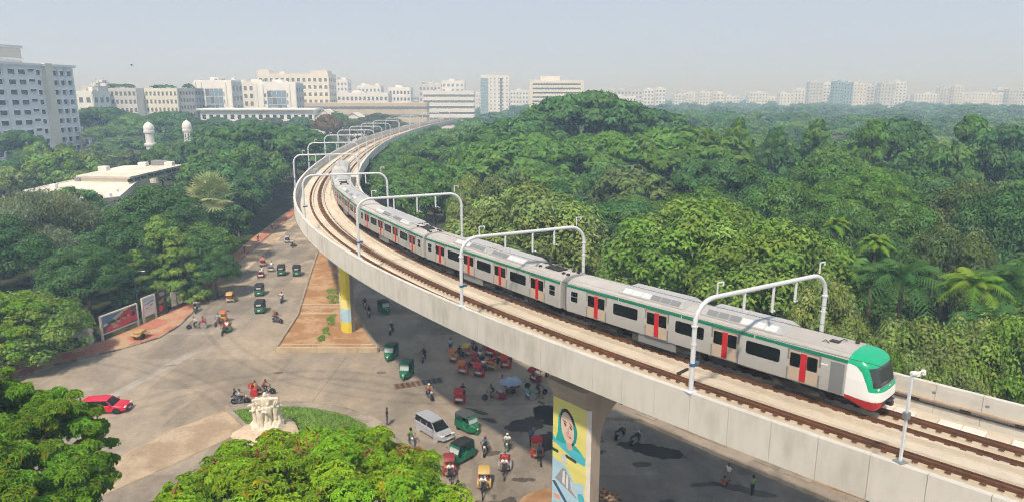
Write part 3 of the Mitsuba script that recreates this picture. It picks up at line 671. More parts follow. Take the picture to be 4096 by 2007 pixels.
# ------------------------------------------------------------------ overhead line: portal frames, mast and wires
def arch(p, q, z0, z1, r):
    """centre line of a portal: up, round, across, round, down"""
    p, q = np.array([*p, 0.]), np.array([*q, 0.]); d = q - p; L = np.hypot(d[0], d[1]); d /= L
    P = [p + [0, 0, z0], p + [0, 0, z0 + (z1 - r - z0) * .5]]
    P += [p + d * (r - r * math.cos(a)) + [0, 0, z1 - r + r * math.sin(a)] for a in np.linspace(0, PI / 2, 8)]
    P += [p + d * L * .5 + [0, 0, z1]]
    P += [q - d * (r - r * math.sin(a)) + [0, 0, z1 - r + r * math.cos(a)] for a in np.linspace(0, PI / 2, 8)]
    P += [q + [0, 0, z0 + (z1 - r - z0) * .5], q + [0, 0, z0]]
    return np.array(P)
PORTALS = [(22.9, 20.6, 20.05), (41.9, 39.8, 20.15), (59.6, 58.2, 20.7), (82.5, 81.4, 20.5), (111.5, 111, 20.6), (142.0, 142, 20.5), (171, 171, 20.4), (196, 196, 20.4), (220, 220, 20.4), (244, 244, 20.4), (270, 270, 20.4), (298, 298, 20.4), (328, 328, 20.4), (360, 360, 20.4), (395, 395, 20.4), (430, 430, 20.4)]
NTH = ('nearest the train front', 'second from the train front', 'third from the train front', 'fourth from the train front, over the rear cars', 'at the leftmost bulge of the bend', 'just beyond the rear of the train') + tuple(f'{w} in the row beyond the train' for w in ('second', 'third', 'fourth', 'fifth', 'sixth', 'seventh', 'eighth', 'ninth', 'tenth', 'farthest'))
for i, (sl, sr, zt) in enumerate(PORTALS):
    p, q = pos(sl, -5.08), pos(sr, 5.08); d = (q - p) / np.hypot(*(q - p)); deg = math.degrees(math.atan2(d[1], d[0]))
    R = .125 if i < 4 else .12
    key = add('catenary_portal', tube(arch(p, q, 15.2, zt, 1.25), R, 10), 'galvanised', smooth=40)
    tag(key, 'white tubular catenary portal ' + NTH[i], 'catenary portal', 'catenary portals along the viaduct')
    if i < 5 or True:
        for b, side in ((p, 'near'), (q, 'far')):
            add(key + '__base_plate', cbox((0, 0, 15.235), (.52, .44, .07), .015), 'galvanised', tw=place(b[0], b[1], 0, deg))
        if i < 8:
            for b in (p, q):
                add(key + '__flange', lathe([(R, 0), (R + .055, 0), (R + .055, .07), (R, .07)], 12, c=(0, 0, zt - 1.35)), 'galvanised', tw=place(b[0], b[1], 0, 0))
                add(key + '__ring', lathe([(R, 0), (R + .03, 0), (R + .03, .05), (R, .05)], 12, c=(0, 0, zt - 2.3)), 'galvanised', tw=place(b[0], b[1], 0, 0))
            add(key + '__blue_band', lathe([(R, 0), (R + .03, 0), (R + .03, .16), (R, .16)], 12, c=(0, 0, 16.62)), 'blue_band', tw=place(p[0], p[1], 0, 0))
            add(key + '__blue_box', cbox((R + .16, 0, 16.72), (.26, .2, .17), .02), 'blue_band', tw=place(p[0], p[1], 0, deg))
            L = np.hypot(*(q - p))
            for f in (.34, .56, .74):
                c = p + d * L * f
                long = 1.55 if f == .56 else 1.25
                add(key + '__dropper', join([tube([(0, 0, zt - .05), (0, 0, zt - long)], .075, 8), tube([(0, 0, zt - long + .1), (.55, .2, zt - long - .12)], .028, 6), lathe([(.03, 0), (.075, .02), (.03, .05), (.075, .08), (.03, .1)], 8, c=(.3, .1, zt - long - .05))]), 'galvanised', tw=place(c[0], c[1], 0, deg))
            for f in (.14, .93):
                c = p + d * L * f
                add(key + '__bracket', join([tube([(0, 0, zt + .1), (0, 0, zt + .75)], .045, 6), tube([(0, 0, zt + .72), (.4, 0, zt + .72)], .04, 6), cbox((.4, 0, zt + .62), (.09, .09, .2), .02)]), 'galvanised', tw=place(c[0], c[1], 0, deg))
mp = pos(13.3, -4.95)
add('line_mast', join([cbox((0, 0, 17.15), (.08, .03, 3.9), .0), cbox((-.045, 0, 17.15), (.018, .085, 3.9), .0), cbox((.045, 0, 17.15), (.018, .085, 3.9), .0)]), 'galvanised', tw=place(*mp, 0, 20))
add('line_mast__base_plate', cbox((0, 0, 15.23), (.42, .42, .06), .01), 'grey_steel', tw=place(*mp, 0, 20))
add('line_mast__arm', join([tube([(0, 0, 19.05), (.95, .35, 19.0)], .04, 6), cbox((.5, .18, 18.96), (.16, .12, .2), .02), cbox((.95, .35, 18.92), (.14, .14, .22), .02), cbox((.1, 0, 19.12), (.3, .2, .12), .02)]), 'white_paint', tw=place(*mp, 0, 15))
add('line_mast__clamp', cbox((0, 0, 17.3), (.26, .22, .3), .02), 'grey_steel', tw=place(*mp, 0, 20))
tag('line_mast', 'slim grey steel mast standing on the near parapet before the train', 'mast')
def wire(off, z, sag=.0):
    P = []
    for s in np.arange(-18, 330, 2.0):
        P.append([*pos(s, off), z])
    return tube(P, .013, 4)
for nm, off, z in (('contact_wire', TR[0], 18.0), ('contact_wire', TR[1], 18.0), ('contact_wire', TR[0] - .1, 19.0), ('contact_wire', TR[1] + .1, 19.0), ('contact_wire', 5.4, 19.6)):
    k = add(nm, wire(off, z), 'dark_cable')
    tag(k, {0: 'thin contact wire over the near track', 1: 'thin contact wire over the far track, above the train', 2: 'carrier wire hung over the near track', 3: 'carrier wire hung over the far track', 4: 'outer feeder wire strung along the far parapet'}[_count[nm] - 1], 'wire')
# ------------------------------------------------------------------ trees
scene['mat_leaf'] = {'type': 'principledthin', 'base_color': {'type': 'mesh_attribute', 'name': 'vertex_color'}, 'roughness': .55, 'spec_trans': 0.0, 'diff_trans': .40, 'eta': 1.35}
def bark_fn(p, n, uv):
    a = fbm(p.x * 3, p.y * 3, p.z * .8, 3)
    return mix((.10, .075, .055), (.24, .20, .155), smoothstep(.3, .7, a))
mat('bark', proc(bark_fn), .95, spec=.1)
HUES = {'lime': (.185, .315, .060), 'lime_pale': (.255, .350, .105), 'fresh': (.120, .240, .046), 'mid': (.118, .238, .060), 'deep': (.086, .188, .060), 'olive': (.135, .195, .070), 'sage': (.24, .30, .16), 'rust': (.200, .140, .085), 'grey': (.115, .145, .090), 'sun': (.250, .430, .030), 'sun2': (.175, .330, .030)}
HUE_WORDS = {'lime': 'bright green', 'lime_pale': 'yellow-green', 'fresh': 'fresh green', 'mid': 'mid green', 'deep': 'deep green', 'olive': 'olive-brown', 'sage': 'grey-green', 'rust': 'reddish brown', 'grey': 'dull green'}
KIND_WORDS = {'broad': 'round tree', 'rain': 'umbrella-shaped tree', 'tall': 'tall ragged tree', 'willow': 'drooping feathery tree', 'conic': 'pointed young tree'}
def unit(v): return v / (np.linalg.norm(v, axis=-1, keepdims=True) + 1e-12)
def clump_centres(kind, rng, n):
    P, R = [], []
    seed = int(rng.integers(1e6))
    while len(P) < n:
        d = unit(rng.normal(size=3)); u = rng.uniform()
        if kind == 'broad':
            if d[2] < -.35: continue
            lob = .80 + .42 * meshkit.fbm(d * 1.7 + seed % 97, 2)
            r = lob * (rng.uniform(.80, 1.0) if u < .78 else rng.uniform(.25, .75))
            P.append(d * r * [1, 1, .74]); R.append(rng.uniform(.15, .34))
        elif kind == 'rain':
            a, r = rng.uniform(0, 2 * PI), math.sqrt(rng.uniform()) * .95
            lob = .85 + .3 * float(meshkit.noise(np.array([math.cos(a) * 2 + seed % 91, math.sin(a) * 2, 1.])))
            z = .40 * (1 - r * r) + rng.choice([0, -.10, -.22], p=[.62, .25, .13]) + .14 * (float(meshkit.noise(np.array([math.cos(a) * r * 3 + seed % 89, math.sin(a) * r * 3, 4.]))) - .5)
            P.append(np.array([math.cos(a) * r * lob, math.sin(a) * r * lob, z])); R.append(rng.uniform(.13, .30))
        elif kind == 'tall':
            h = rng.uniform(-.9, 1.0); rad = (.62 + .38 * math.sin(h * 5 + seed % 7)) * np.interp(h, [-.9, -.3, .5, 1], [.6, .85, .62, .12])
            a = rng.uniform(0, 2 * PI); rr = rad * math.sqrt(rng.uniform(.25, 1))
            P.append(np.array([math.cos(a) * rr, math.sin(a) * rr, h * 1.15])); R.append(rng.uniform(.15, .27))
        elif kind == 'conic':
            h = rng.uniform(0, 1.0) ** 1.3; tier = .75 + .35 * ((h * 6) % 1 < .5)
            a = rng.uniform(0, 2 * PI); rr = (1 - h) ** .75 * tier * math.sqrt(rng.uniform(.4, 1))
            P.append(np.array([math.cos(a) * rr, math.sin(a) * rr, h * 2.1 - .75])); R.append(rng.uniform(.14, .26))
        elif kind == 'willow':
            if d[2] < -.5: continue
            lob = .75 + .5 * meshkit.fbm(d * 2.1 + seed % 97, 2)
            P.append(d * lob * rng.uniform(.7, 1.0) * [1, 1, .75]); R.append(rng.uniform(.18, .30))
    return np.array(P), np.array(R)
def foliage(kind, seed, clumps, per, leaf, hue, flat=None, extra=None):
    """leaf-shaped pairs of triangles gathered in clumps; unit crown radius. Leaf colours vary by clump and by leaf."""
    rng = np.random.default_rng(seed)
    C, R = clump_centres(kind, rng, clumps) if extra is None else extra
    K = len(C)
    w = R ** 2; cnt = np.maximum(8, (per * K * w / w.sum()).astype(int)); own = np.repeat(np.arange(K), cnt); n = len(own)
    d = unit(rng.normal(size=(n, 3))); low = d[:, 2] < -.15; d[low & (rng.uniform(size=n) < .65), 2] *= -1
    fl = {'rain': .42, 'broad': .72, 'tall': .72, 'conic': .5, 'willow': .9}[kind] if flat is None else flat
    rad = R[own][:, None] * rng.uniform(.55, 1.06, (n, 1))
    p = C[own] + d * rad * [1, 1, fl]
    nor = unit(d * 1.25 + [0, 0, .40] + rng.normal(0, .30, (n, 3)))
    t = unit(np.cross(nor, rng.normal(size=(n, 3))))
    if kind == 'willow': t = unit(t * .9 + [0, 0, -.8]); nor = unit(np.cross(t, rng.normal(size=(n, 3))))
    b = np.cross(nor, t)
    ln = leaf * rng.uniform(.7, 1.35, (n, 1)); wd = ln * (.52 if kind != 'willow' else .30)
    v = np.stack([p - t * ln, p + b * wd - nor * wd * .35, p + t * ln - [0, 0, 1] * ln * .25, p - b * wd - nor * wd * .35], 1)
    f = (np.arange(n) * 4)[:, None, None] + np.array([[0, 1, 2], [0, 2, 3]])
    base = np.array(HUES[hue]) if isinstance(hue, str) else np.array(hue)
    cc = rng.uniform(.72, 1.28, (K, 1)) * np.c_[rng.uniform(.86, 1.12, K), np.ones(K), rng.uniform(.8, 1.2, K)]
    col = base * cc[own] * rng.uniform(.70, 1.32, (n, 1)) * np.c_[rng.uniform(.88, 1.15, n), np.ones(n), np.ones(n)]
    return v.reshape(-1, 3), f.reshape(-1, 3), np.clip(np.repeat(col, 4, 0), 0, .6), (C, R)
def rosettes(seed, C, R, per, leaf, hue, nl=7):
    """sprigs: rosettes of long drooping leaves gathered in clumps (metres)"""
    rng = np.random.default_rng(seed); K = len(C)
    w = R ** 2; cnt = np.maximum(6, (per * K * w / w.sum()).astype(int)); own = np.repeat(np.arange(K), cnt); n = len(own)
    d = unit(rng.normal(size=(n, 3))); low_ = d[:, 2] < -.1; d[low_ & (rng.uniform(size=n) < .75), 2] *= -1
    p = C[own] + d * R[own][:, None] * rng.uniform(.70, 1.05, (n, 1)) * [1, 1, .62]
    nor = unit(d + [0, 0, .75] + rng.normal(0, .25, (n, 3)))
    a = unit(np.cross(nor, rng.normal(size=(n, 3)))); b = np.cross(nor, a)
    base = np.array(HUES[hue]) if isinstance(hue, str) else np.array(hue)
    cc = rng.uniform(.75, 1.25, (K, 1)) * np.c_[rng.uniform(.85, 1.15, K), np.ones(K), np.ones(K)]
    old = (rng.uniform(size=n) < .06)[:, None]
    sc = base * cc[own] * rng.uniform(.75, 1.25, (n, 1)) * np.where(old, [1.5, .85, .8], [1, 1, 1])
    V, F, CO = [], [], []
    size = leaf * rng.uniform(.7, 1.3, (n, 1))
    for i in range(nl):
        th = 2 * PI * i / nl + rng.uniform(-.3, .3, (n, 1)); t = a * np.cos(th) + b * np.sin(th); s_ = np.cross(nor, t); ln = size * rng.uniform(.75, 1.15, (n, 1))
        m = p + t * ln * .55 + nor * ln * .10; tip = p + t * ln - nor * ln * .30
        V.append(np.stack([p, m + s_ * ln * .20, tip, m - s_ * ln * .20], 1)); CO.append(np.repeat((sc * rng.uniform(.85, 1.15, (n, 1)))[:, None], 4, 1))
    V = np.concatenate(V); CO = np.concatenate(CO); N = len(V)
    f = (np.arange(N) * 4)[:, None, None] + np.array([[0, 1, 2], [0, 2, 3]])
    return V.reshape(-1, 3), f.reshape(-1, 3), np.clip(CO.reshape(-1, 3), 0, .62)
def limbs(C, rng, z_foot, n=7, r0=.055):
    """tapered trunk from z_foot up, with limbs to some clumps"""
    top = np.array([0, 0, -.25]); m = [tube([(0, 0, z_foot), (.02, .01, (z_foot + top[2]) * .5), top], [r0 * 1.25, r0, r0 * .8], 7)]
    pick = C[rng.choice(len(C), n, replace=False)]
    for c in pick:
        mid = top + (c - top) * .5 + rng.normal(0, .05, 3) + [0, 0, -.04]
        m.append(tube([top - [0, 0, .05], mid, c], [r0 * .6, r0 * .36, r0 * .12], 5))
    return join(m)
_protos = {}
def proto(kind, var, hue, fine=False):
    key = f'{kind}_{var}_{hue}' + '_fine' * fine
    if key not in _protos:
        seed = 100 + 17 * var + {'broad': 0, 'rain': 1000, 'tall': 2000, 'willow': 3000, 'conic': 4000}[kind]
        n, per, leaf = {'broad': (64, 140, .060), 'rain': (90, 104, .050), 'tall': (70, 105, .075), 'willow': (80, 120, .085), 'conic': (75, 90, .085)}[kind]
        if kind == 'willow': per, leaf = 240, .05
        if fine: n, per, leaf = int(n * 1.6), int(per * 1.75), leaf * .56
        v, f, c, (C, R) = foliage(kind, seed, n, per, leaf, hue)
        _protos[key] = 'grove_' + key
        scene['grove_' + key] = {'type': 'shapegroup', 'trunk': {**mikit.ply(limbs(C, np.random.default_rng(seed), -2.2), None, 40), 'bsdf': {'type': 'ref', 'id': 'mat_bark'}},
                                 'crown': {**mikit.ply((v, f), None, False, color=c), 'bsdf': {'type': 'ref', 'id': 'mat_leaf'}}}
    return _protos[key]
TOPZ = {'broad': .90, 'rain': .52, 'tall': 1.25, 'willow': .85, 'conic': 1.4}
def plant(x, y, ztop, r, kind, hue, seed):
    """one tree: crown radius r, its top at ztop; the trunk reaches below the ground"""
    rng = random.Random(seed)
    sz = {'broad': 1.0, 'rain': 1.0, 'tall': .95, 'willow': 1.0, 'conic': 1.0}[kind] * r
    if kind in ('broad', 'willow'): sz = min(max(sz, ztop * .42), ztop * .62)
    if kind == 'tall': sz = ztop * .36
    if kind == 'conic': sz = ztop * .42
    if kind == 'rain': sz = min(max(sz, ztop * .5), ztop * .9)
    zc = ztop - TOPZ[kind] * sz
    key = numbered({'broad': 'broadleaf_tree', 'rain': 'rain_tree', 'tall': 'tall_tree', 'willow': 'drooping_tree', 'conic': 'young_tree'}[kind])
    var = rng.randrange(3 if kind in ('broad', 'rain') else 2)
    scene[key] = {'type': 'instance', 'group': {'type': 'ref', 'id': proto(kind, var, hue, y < 118)},
                  'to_world': T().translate([x, y, zc]).rotate([0, 0, 1], rng.uniform(0, 360)).scale([r, r, sz])}
    return key
TREES = [
    (2.3, 92.0, 18.4, 9.9, 'broad', 'lime_pale'), (20.0, 72.0, 19.3, 8.2, 'broad', 'lime'), (25.1, 63.0, 18.4, 7.1, 'broad', 'lime'), (15.8, 80.0, 12.8, 4.7, 'broad', 'lime'), (26.9, 56.0, 15.2, 2.8, 'broad', 'lime_pale'),
    (21.9, 125.0, 18.4, 9.0, 'broad', 'olive'), (20.1, 195.0, 31.3, 17.2, 'rain', 'deep'), (3.4, 185.0, 25.4, 16.4, 'rain', 'deep'), (38.2, 205.0, 26.4, 16.9, 'rain', 'deep'), (-6.5, 195.0, 22.2, 12.6, 'rain', 'mid'),
    (0.2, 155.0, 21.8, 13.8, 'rain', 'mid'), (37.9, 155.0, 24.1, 16.6, 'rain', 'fresh'), (10.5, 150.0, 20.6, 13.4, 'rain', 'mid'), (0.1, 118.0, 17.8, 5.7, 'broad', 'olive'), (-8.1, 150.0, 18.9, 6.2, 'broad', 'fresh'),
    (-18.9, 190.0, 19.2, 9.5, 'rain', 'mid'), (-14.7, 128.0, 16.6, 5.7, 'broad', 'mid'), (-22.2, 158.0, 16.5, 5.6, 'rain', 'fresh'), (-7.3, 116.0, 16.8, 3.5, 'broad', 'lime_pale'), (19.5, 160.0, 22.0, 10.4, 'rain', 'fresh'),
    (50.7, 155.0, 25.9, 5.7, 'tall', 'fresh'), (55.8, 145.0, 24.3, 5.9, 'tall', 'deep'), (66.2, 150.0, 25.7, 6.4, 'tall', 'mid'), (85.6, 155.0, 25.9, 8.7, 'rain', 'deep'), (73.0, 140.0, 25.6, 5.0, 'tall', 'fresh'),
    (92.9, 140.0, 26.6, 6.3, 'tall', 'mid'), (96.7, 135.0, 25.5, 6.4, 'broad', 'deep'), (80.2, 130.0, 22.7, 6.6, 'broad', 'mid'), (51.9, 112.0, 21.7, 6.8, 'broad', 'mid'), (49.3, 96.0, 19.6, 7.6, 'rain', 'fresh'),
    (38.4, 112.0, 19.9, 7.4, 'broad', 'deep'), (39.6, 98.0, 18.3, 5.4, 'broad', 'mid'), (34.9, 120.0, 19.2, 7.2, 'rain', 'deep'), (60.6, 100.0, 19.2, 7.3, 'broad', 'deep'), (60.6, 88.0, 20.0, 5.4, 'broad', 'olive'),
    (46.0, 70.0, 17.4, 4.2, 'broad', 'olive'), (58.6, 80.0, 19.5, 5.0, 'broad', 'deep'), (49.4, 84.0, 17.5, 4.7, 'broad', 'mid'), (41.0, 84.0, 17.5, 4.2, 'broad', 'mid'), (37.8, 66.0, 16.2, 3.4, 'broad', 'deep'),
    (25.6, 47.5, 13.9, 2.3, 'broad', 'lime_pale'), (29.6, 46.5, 14.5, 3.4, 'broad', 'lime_pale'), (33.1, 46.0, 15.5, 3.4, 'broad', 'lime_pale'), (33.7, 43.0, 15.7, 3.1, 'broad', 'lime'), (26.4, 44.5, 12.9, 2.2, 'broad', 'lime'),
    (28.6, 41.5, 13.5, 2.7, 'broad', 'lime_pale'), (-55.0, 74.0, 8.4, 6.0, 'broad', 'lime'), (-74.9, 106.0, 16.1, 9.0, 'willow', 'sage'), (-78.2, 100.0, 13.9, 6.7, 'willow', 'sage'), (-57.5, 110.0, 15.6, 7.0, 'broad', 'deep'),
    (-58.2, 98.0, 11.9, 6.0, 'broad', 'deep'), (-51.0, 108.0, 10.1, 5.5, 'broad', 'mid'), (-45.0, 100.0, 6.7, 3.3, 'broad', 'deep'), (-57.0, 88.0, 11.1, 4.9, 'broad', 'deep'), (-51.6, 98.0, 12.8, 4.4, 'conic', 'lime'),
    (-48.9, 97.0, 11.2, 4.0, 'conic', 'lime'), (-53.6, 94.5, 8.6, 3.6, 'conic', 'lime'), (-67.0, 158.0, 16.0, 10.1, 'broad', 'deep'), (-69.0, 160.0, 14.6, 7.1, 'broad', 'mid'), (-68.0, 176.0, 17.7, 8.8, 'broad', 'mid'),
    (-76.0, 205.0, 23.2, 18.1, 'rain', 'deep'), (-69.7, 220.0, 21.2, 11.0, 'rain', 'mid'), (-59.5, 146.0, 13.4, 5.2, 'broad', 'deep'), (-57.0, 130.0, 11.0, 5.7, 'broad', 'deep'), (-54.5, 115.0, 10.0, 4.5, 'broad', 'deep'),
    (-79.0, 196.0, 17.8, 12.6, 'broad', 'fresh'), (-108.0, 227.0, 14.8, 9.7, 'broad', 'olive'), (-128.2, 195.0, 15.5, 9.2, 'broad', 'lime'), (-132.0, 172.0, 14.0, 7.1, 'broad', 'lime_pale'), (-132.0, 212.0, 14.5, 9.4, 'broad', 'olive'),
    (-83.0, 188.0, 13.4, 7.8, 'broad', 'mid'), (-195.1, 330.0, 25.6, 14.5, 'rain', 'deep'), (-173.4, 320.0, 21.1, 15.0, 'rain', 'mid'), (-161.5, 330.0, 23.6, 15.4, 'rain', 'deep'), (-131.6, 290.0, 20.3, 10.2, 'rain', 'deep'),
    (-177.7, 300.0, 17.5, 8.8, 'rain', 'mid'), (-107.4, 250.0, 17.4, 8.8, 'broad', 'mid'), (-157.5, 280.0, 14.3, 9.8, 'rain', 'mid'), (-134.7, 270.0, 15.7, 9.5, 'rain', 'deep'), (-167.1, 235.0, 18.5, 8.0, 'broad', 'deep'),
    (-147.9, 215.0, 15.8, 4.4, 'broad', 'lime'), (-156.0, 240.0, 14.4, 4.9, 'broad', 'olive'), (-79.4, 300.0, 22.0, 7.4, 'rain', 'rust'), (-77.0, 330.0, 19.0, 11.6, 'rain', 'grey'), (-69.5, 360.0, 21.0, 12.6, 'rain', 'grey'),
    (-65.6, 220.0, 17.1, 6.5, 'broad', 'mid'), (-90.7, 140.0, 11.7, 5.0, 'broad', 'mid'), (-131.0, 150.0, 10.3, 5.3, 'broad', 'lime_pale'), (-133.0, 161.0, 11.8, 5.7, 'broad', 'mid'),
]

def where_words(x, y):
    """words that place a tree by the things it stands by"""
    s_best = min(np.arange(-20, 420, 4.0), key=lambda s: float(np.hypot(*(pos(s) - (x, y)))))
    right = float((np.array([x, y]) - pos(s_best)) @ (pos(s_best, 1) - pos(s_best))) > 0
    d = float(np.hypot(*(pos(s_best) - (x, y))))
    if right:
        s_view = min(np.arange(0, 420, 2.0), key=lambda s: abs(math.atan2(*pos(s)) - math.atan2(x, y)))
        car = int((s_view - 17) // 20.05)
        by = ('the leading carriage', 'the second carriage', 'the third carriage', 'the fourth carriage', 'the fifth carriage', 'the last carriage')[car] if 0 <= car < 6 else ('' if car < 0 else 'the far viaduct')
        row = 'close' if d < 24 else 'second row' if d < 48 else 'mid-park' if d < 90 else 'deep in the park' if d < 150 else 'far across the park'
        return f'{row} behind {by}' if by else f'{row} right of the train'
    if y < 110: return 'beside the billboards' if x > -62 else 'left of the billboards'
    if y < 150: return 'along the left road' if x > -72 else 'in front of the flat roof' if y < 140 or x > -100 else 'beside the flat roof'
    if y < 230: return 'along the road beyond the fan palm' if x > -85 else 'behind the flat roof' if x > -150 else 'before the grey tower'
    if y < 300: return 'around the two minarets' if x > -190 else 'before the grey tower'
    return 'in front of the distant white blocks'
for _s in np.arange(150, 345, 12.5): TREES.append((*[round(float(q), 1) for q in pos(_s, 12.5 + 2.5 * math.sin(_s))], 14.6 + 1.2 * math.sin(_s * 1.7), 6.0, 'broad', ('mid', 'deep', 'fresh')[int(_s) % 3]))
for _x, _y in ((-158, 372), (-144, 378), (-129, 374), (-113, 372), (-98, 370), (-84, 376), (-170, 366)): TREES.append((_x, _y, 18.3 + _x % 3 * .5, 8.5, 'rain', ('deep', 'mid', 'grey')[_y % 3]))
TREES += [(-114, 222, 14.6, 6, 'broad', 'fresh'), (-104, 224, 15.2, 6.5, 'broad', 'mid'), (-121, 218, 13.6, 5.5, 'broad', 'olive')]
grown, named = [], {}
def plant_named(x, y, zt, r, kind, hue, seed):
    k = plant(x, y, zt, r, kind, hue, seed); grown.append((x, y, r))
    named.setdefault(f'{HUE_WORDS[hue]} {KIND_WORDS[kind]} {where_words(x, y)}', []).append((x / max(y, 1), k))
for i, (x, y, zt, r, kind, hue) in enumerate(TREES): plant_named(x, y, zt, r, kind, hue, i)
# the rest of the woods: trees at uneven spacing wherever no named tree, road, building or viaduct stands
NO_TREES = [(-124, -90, 146, 215), (-236, -184, 238, 312), (-129, -122, 232, 246), (-116, -109, 232, 246), (-200, -172, 243, 290), (-106, -84, 385, 410), (-182, -110, 395, 412)]      # flat roof, tower, minarets, low wall
rng = np.random.default_rng(11)
near_s = np.arange(-22, 470, 4.0); near_p = pos(near_s); near_n = pos(near_s, 1) - near_p
tries = []
for _ in range(9000):
    y = 38 + 372 * rng.uniform() ** .8; x = rng.uniform(-.82 * y - 15, .80 * y + 15)
    tries.append((x, y))
count = 0
for x, y in tries:
    i = int(np.argmin(np.hypot(*(near_p - (x, y)).T))); off = float((np.array([x, y]) - near_p[i]) @ near_n[i]); d = float(np.hypot(*(near_p[i] - (x, y))))
    r = 4.2 + min(y, 320) * .020 + rng.uniform(-.7, 1.6)
    if off > 0:
        if d < 11 + r * .8 or (y < 60 and d < 17) or (20 < x < 44 and 47 < y < 76): continue
    else:
        kb = np.interp(y, [q[1] for q in KERB_B], [q[0] for q in KERB_B])
        if y < 76 or x > kb - 1.5 - r * .35 or (y < 110 and x > -60): continue
    if any(a - r < x < b + r and c - r < y < e + r for a, b, c, e in NO_TREES): continue
    if any((x - a) ** 2 + (y - b) ** 2 < (.74 * (r + min(q, 11))) ** 2 for a, b, q in grown): continue
    if count >= 235: break
    count += 1
    big = float(meshkit.fbm(np.array([x * .02, y * .02, 3.]), 3))
    zt = (11.5 if off > 0 else 9.5) + 7 * (big - .2) + rng.uniform(-1.5, 1.8) + (.012 * y if off > 0 else 0)
    if off > 0 and y < 75: zt = min(zt, 13.5)
    if -118 < x < -62 and 100 < y < 150: zt = min(zt, 30 - 23.6 * (y + 3) / 150)
    kind = 'rain' if rng.uniform() < (.22 if y < 110 else .5) else 'tall' if rng.uniform() < .15 else 'broad'
    hue = rng.choice(['deep', 'mid', 'fresh', 'olive', 'lime', 'lime_pale'], p=[.28, .30, .18, .10, .09, .05])
    if y > 250: hue = rng.choice(['deep', 'mid', 'grey'], p=[.45, .4, .15])
    plant_named(float(x), float(y), float(zt), float(r) * (1.15 if kind == 'rain' else 1), kind, str(hue), 1000 + count)
ORD = 'first second third fourth fifth sixth seventh eighth ninth tenth eleventh twelfth thirteenth fourteenth fifteenth sixteenth seventeenth eighteenth nineteenth twentieth'.split() + [f'{i}th' for i in range(21, 60)]
for text, ks in named.items():
    ks.sort()
    for i, (_, k) in enumerate(ks):
        n = len(ks)
        t = text if n == 1 else text + (', left of two' if i == 0 else ', right of two') if n == 2 else text + (', leftmost' if i == 0 else ', rightmost' if i == n - 1 else f', {ORD[i]} from left')
        tag(k, t, 'tree', 'trees of the park behind the train' if 'behind the' in t and ('carriage' in t or 'viaduct' in t) or 'right of the train' in t else 'trees left of the viaduct')
# beyond them, woods that read as one mass
fv, ff, fc, _ = foliage('rain', 77, 60, 26, .10, 'deep')
scene['far_canopy'] = {'type': 'shapegroup', 'crown': {**mikit.ply((fv, ff), None, False, color=fc), 'bsdf': {'type': 'ref', 'id': 'mat_leaf'}}}
fv, ff, fc, _ = foliage('broad', 78, 60, 26, .11, 'mid')
scene['far_canopy_b'] = {'type': 'shapegroup', 'crown': {**mikit.ply((fv, ff), None, False, color=fc), 'bsdf': {'type': 'ref', 'id': 'mat_leaf'}}}
n = 0; far = []
for _ in range(20000):
    y = 395 + 1500 * rng.uniform() ** 1.4; x = rng.uniform(-.9 * y - 20, .9 * y + 20)
    if y < 520 and -75 < x < -20: continue
    if x < -40 and (y > 470 or rng.uniform() < .35): continue
    if x < 60 and 430 < y < 900 and rng.uniform() < .6: continue
    r = 8 + y * .010 + rng.uniform(-2, 4)
    if any(abs(x - a) < (r + q) * .62 and (x - a) ** 2 + (y - b) ** 2 < ((r + q) * .62) ** 2 for a, b, q in far): continue
    far.append((x, y, r)); n += 1
    zt = rng.uniform(10, 19) + 4 * float(meshkit.noise(np.array([x * .01, y * .01, 5.])))
    rain = rng.uniform() < .6; sz = r * (.8 if rain else .75)
    scene[f'distant_woods__{n:03d}'] = {'type': 'instance', 'group': {'type': 'ref', 'id': 'far_canopy' if rain else 'far_canopy_b'}, 'to_world': T().translate([float(x), float(y), zt - sz * (.52 if rain else .9)]).rotate([0, 0, 1], float(rng.uniform(0, 360))).scale([r, r, sz])}
    if n > 620: break
tag('distant_woods', 'hazy blue-green woods reaching to the skyline', 'woods', kind='stuff')

# the three big trees of the foreground, leaf by leaf
def big_tree(x, y, zc, r, sz, seed, clumps, per, leaf, hue, label):
    """a tree built sprig by sprig; leaf is the length of a leaf in metres"""
    rng = np.random.default_rng(seed); C, R = [], []
    while len(C) < clumps:
        d = unit(rng.normal(size=3))
        if d[2] < -.30: continue
        lob = .70 + .62 * float(meshkit.fbm(d * 2.0 + seed % 97, 2))
        C.append(d * lob * (rng.uniform(.82, 1.0) if rng.uniform() < .85 else rng.uniform(.35, .8))); R.append(rng.uniform(.07, .15))
    C, R = np.array(C), np.array(R); S = np.array([r, r, sz]); tw = T().translate([x, y, zc])
    v, f, c = rosettes(seed, C * S, R * r, per, leaf, hue)
    key = numbered('foreground_tree')
    scene[key + '__crown'] = {**mikit.ply((v, f), None, False, color=c), 'bsdf': {'type': 'ref', 'id': 'mat_leaf'}, 'to_world': tw}
    m = limbs(C, np.random.default_rng(seed + 1), -zc / sz - .05, 34, .032)
    scene[key + '__trunk'] = {**mikit.ply((m[0] * S, m[1]), None, 40), 'bsdf': {'type': 'ref', 'id': 'mat_bark'}, 'to_world': tw}
    tag(key, label, 'tree')
    return key, C * S + [x, y, zc], R * r
k3, C3, R3 = big_tree(-9.9, 28.2, 9.25, 7.5, 4.2, 901, 320, 64, .235, 'sun', 'lime-green tree with reddish pods below the sculpture at the bottom edge')
rr = np.random.default_rng(4); top = C3[C3[:, 2] > 9.5]; pick = top[rr.choice(len(top), 70)]
pods = []
for c in pick:
    for _ in range(5): pods.append(tube([c + rr.normal(0, .22, 3) + [0, 0, .35]] + [c + rr.normal(0, .28, 3) + [0, 0, .2]], [.04, .025], 5))
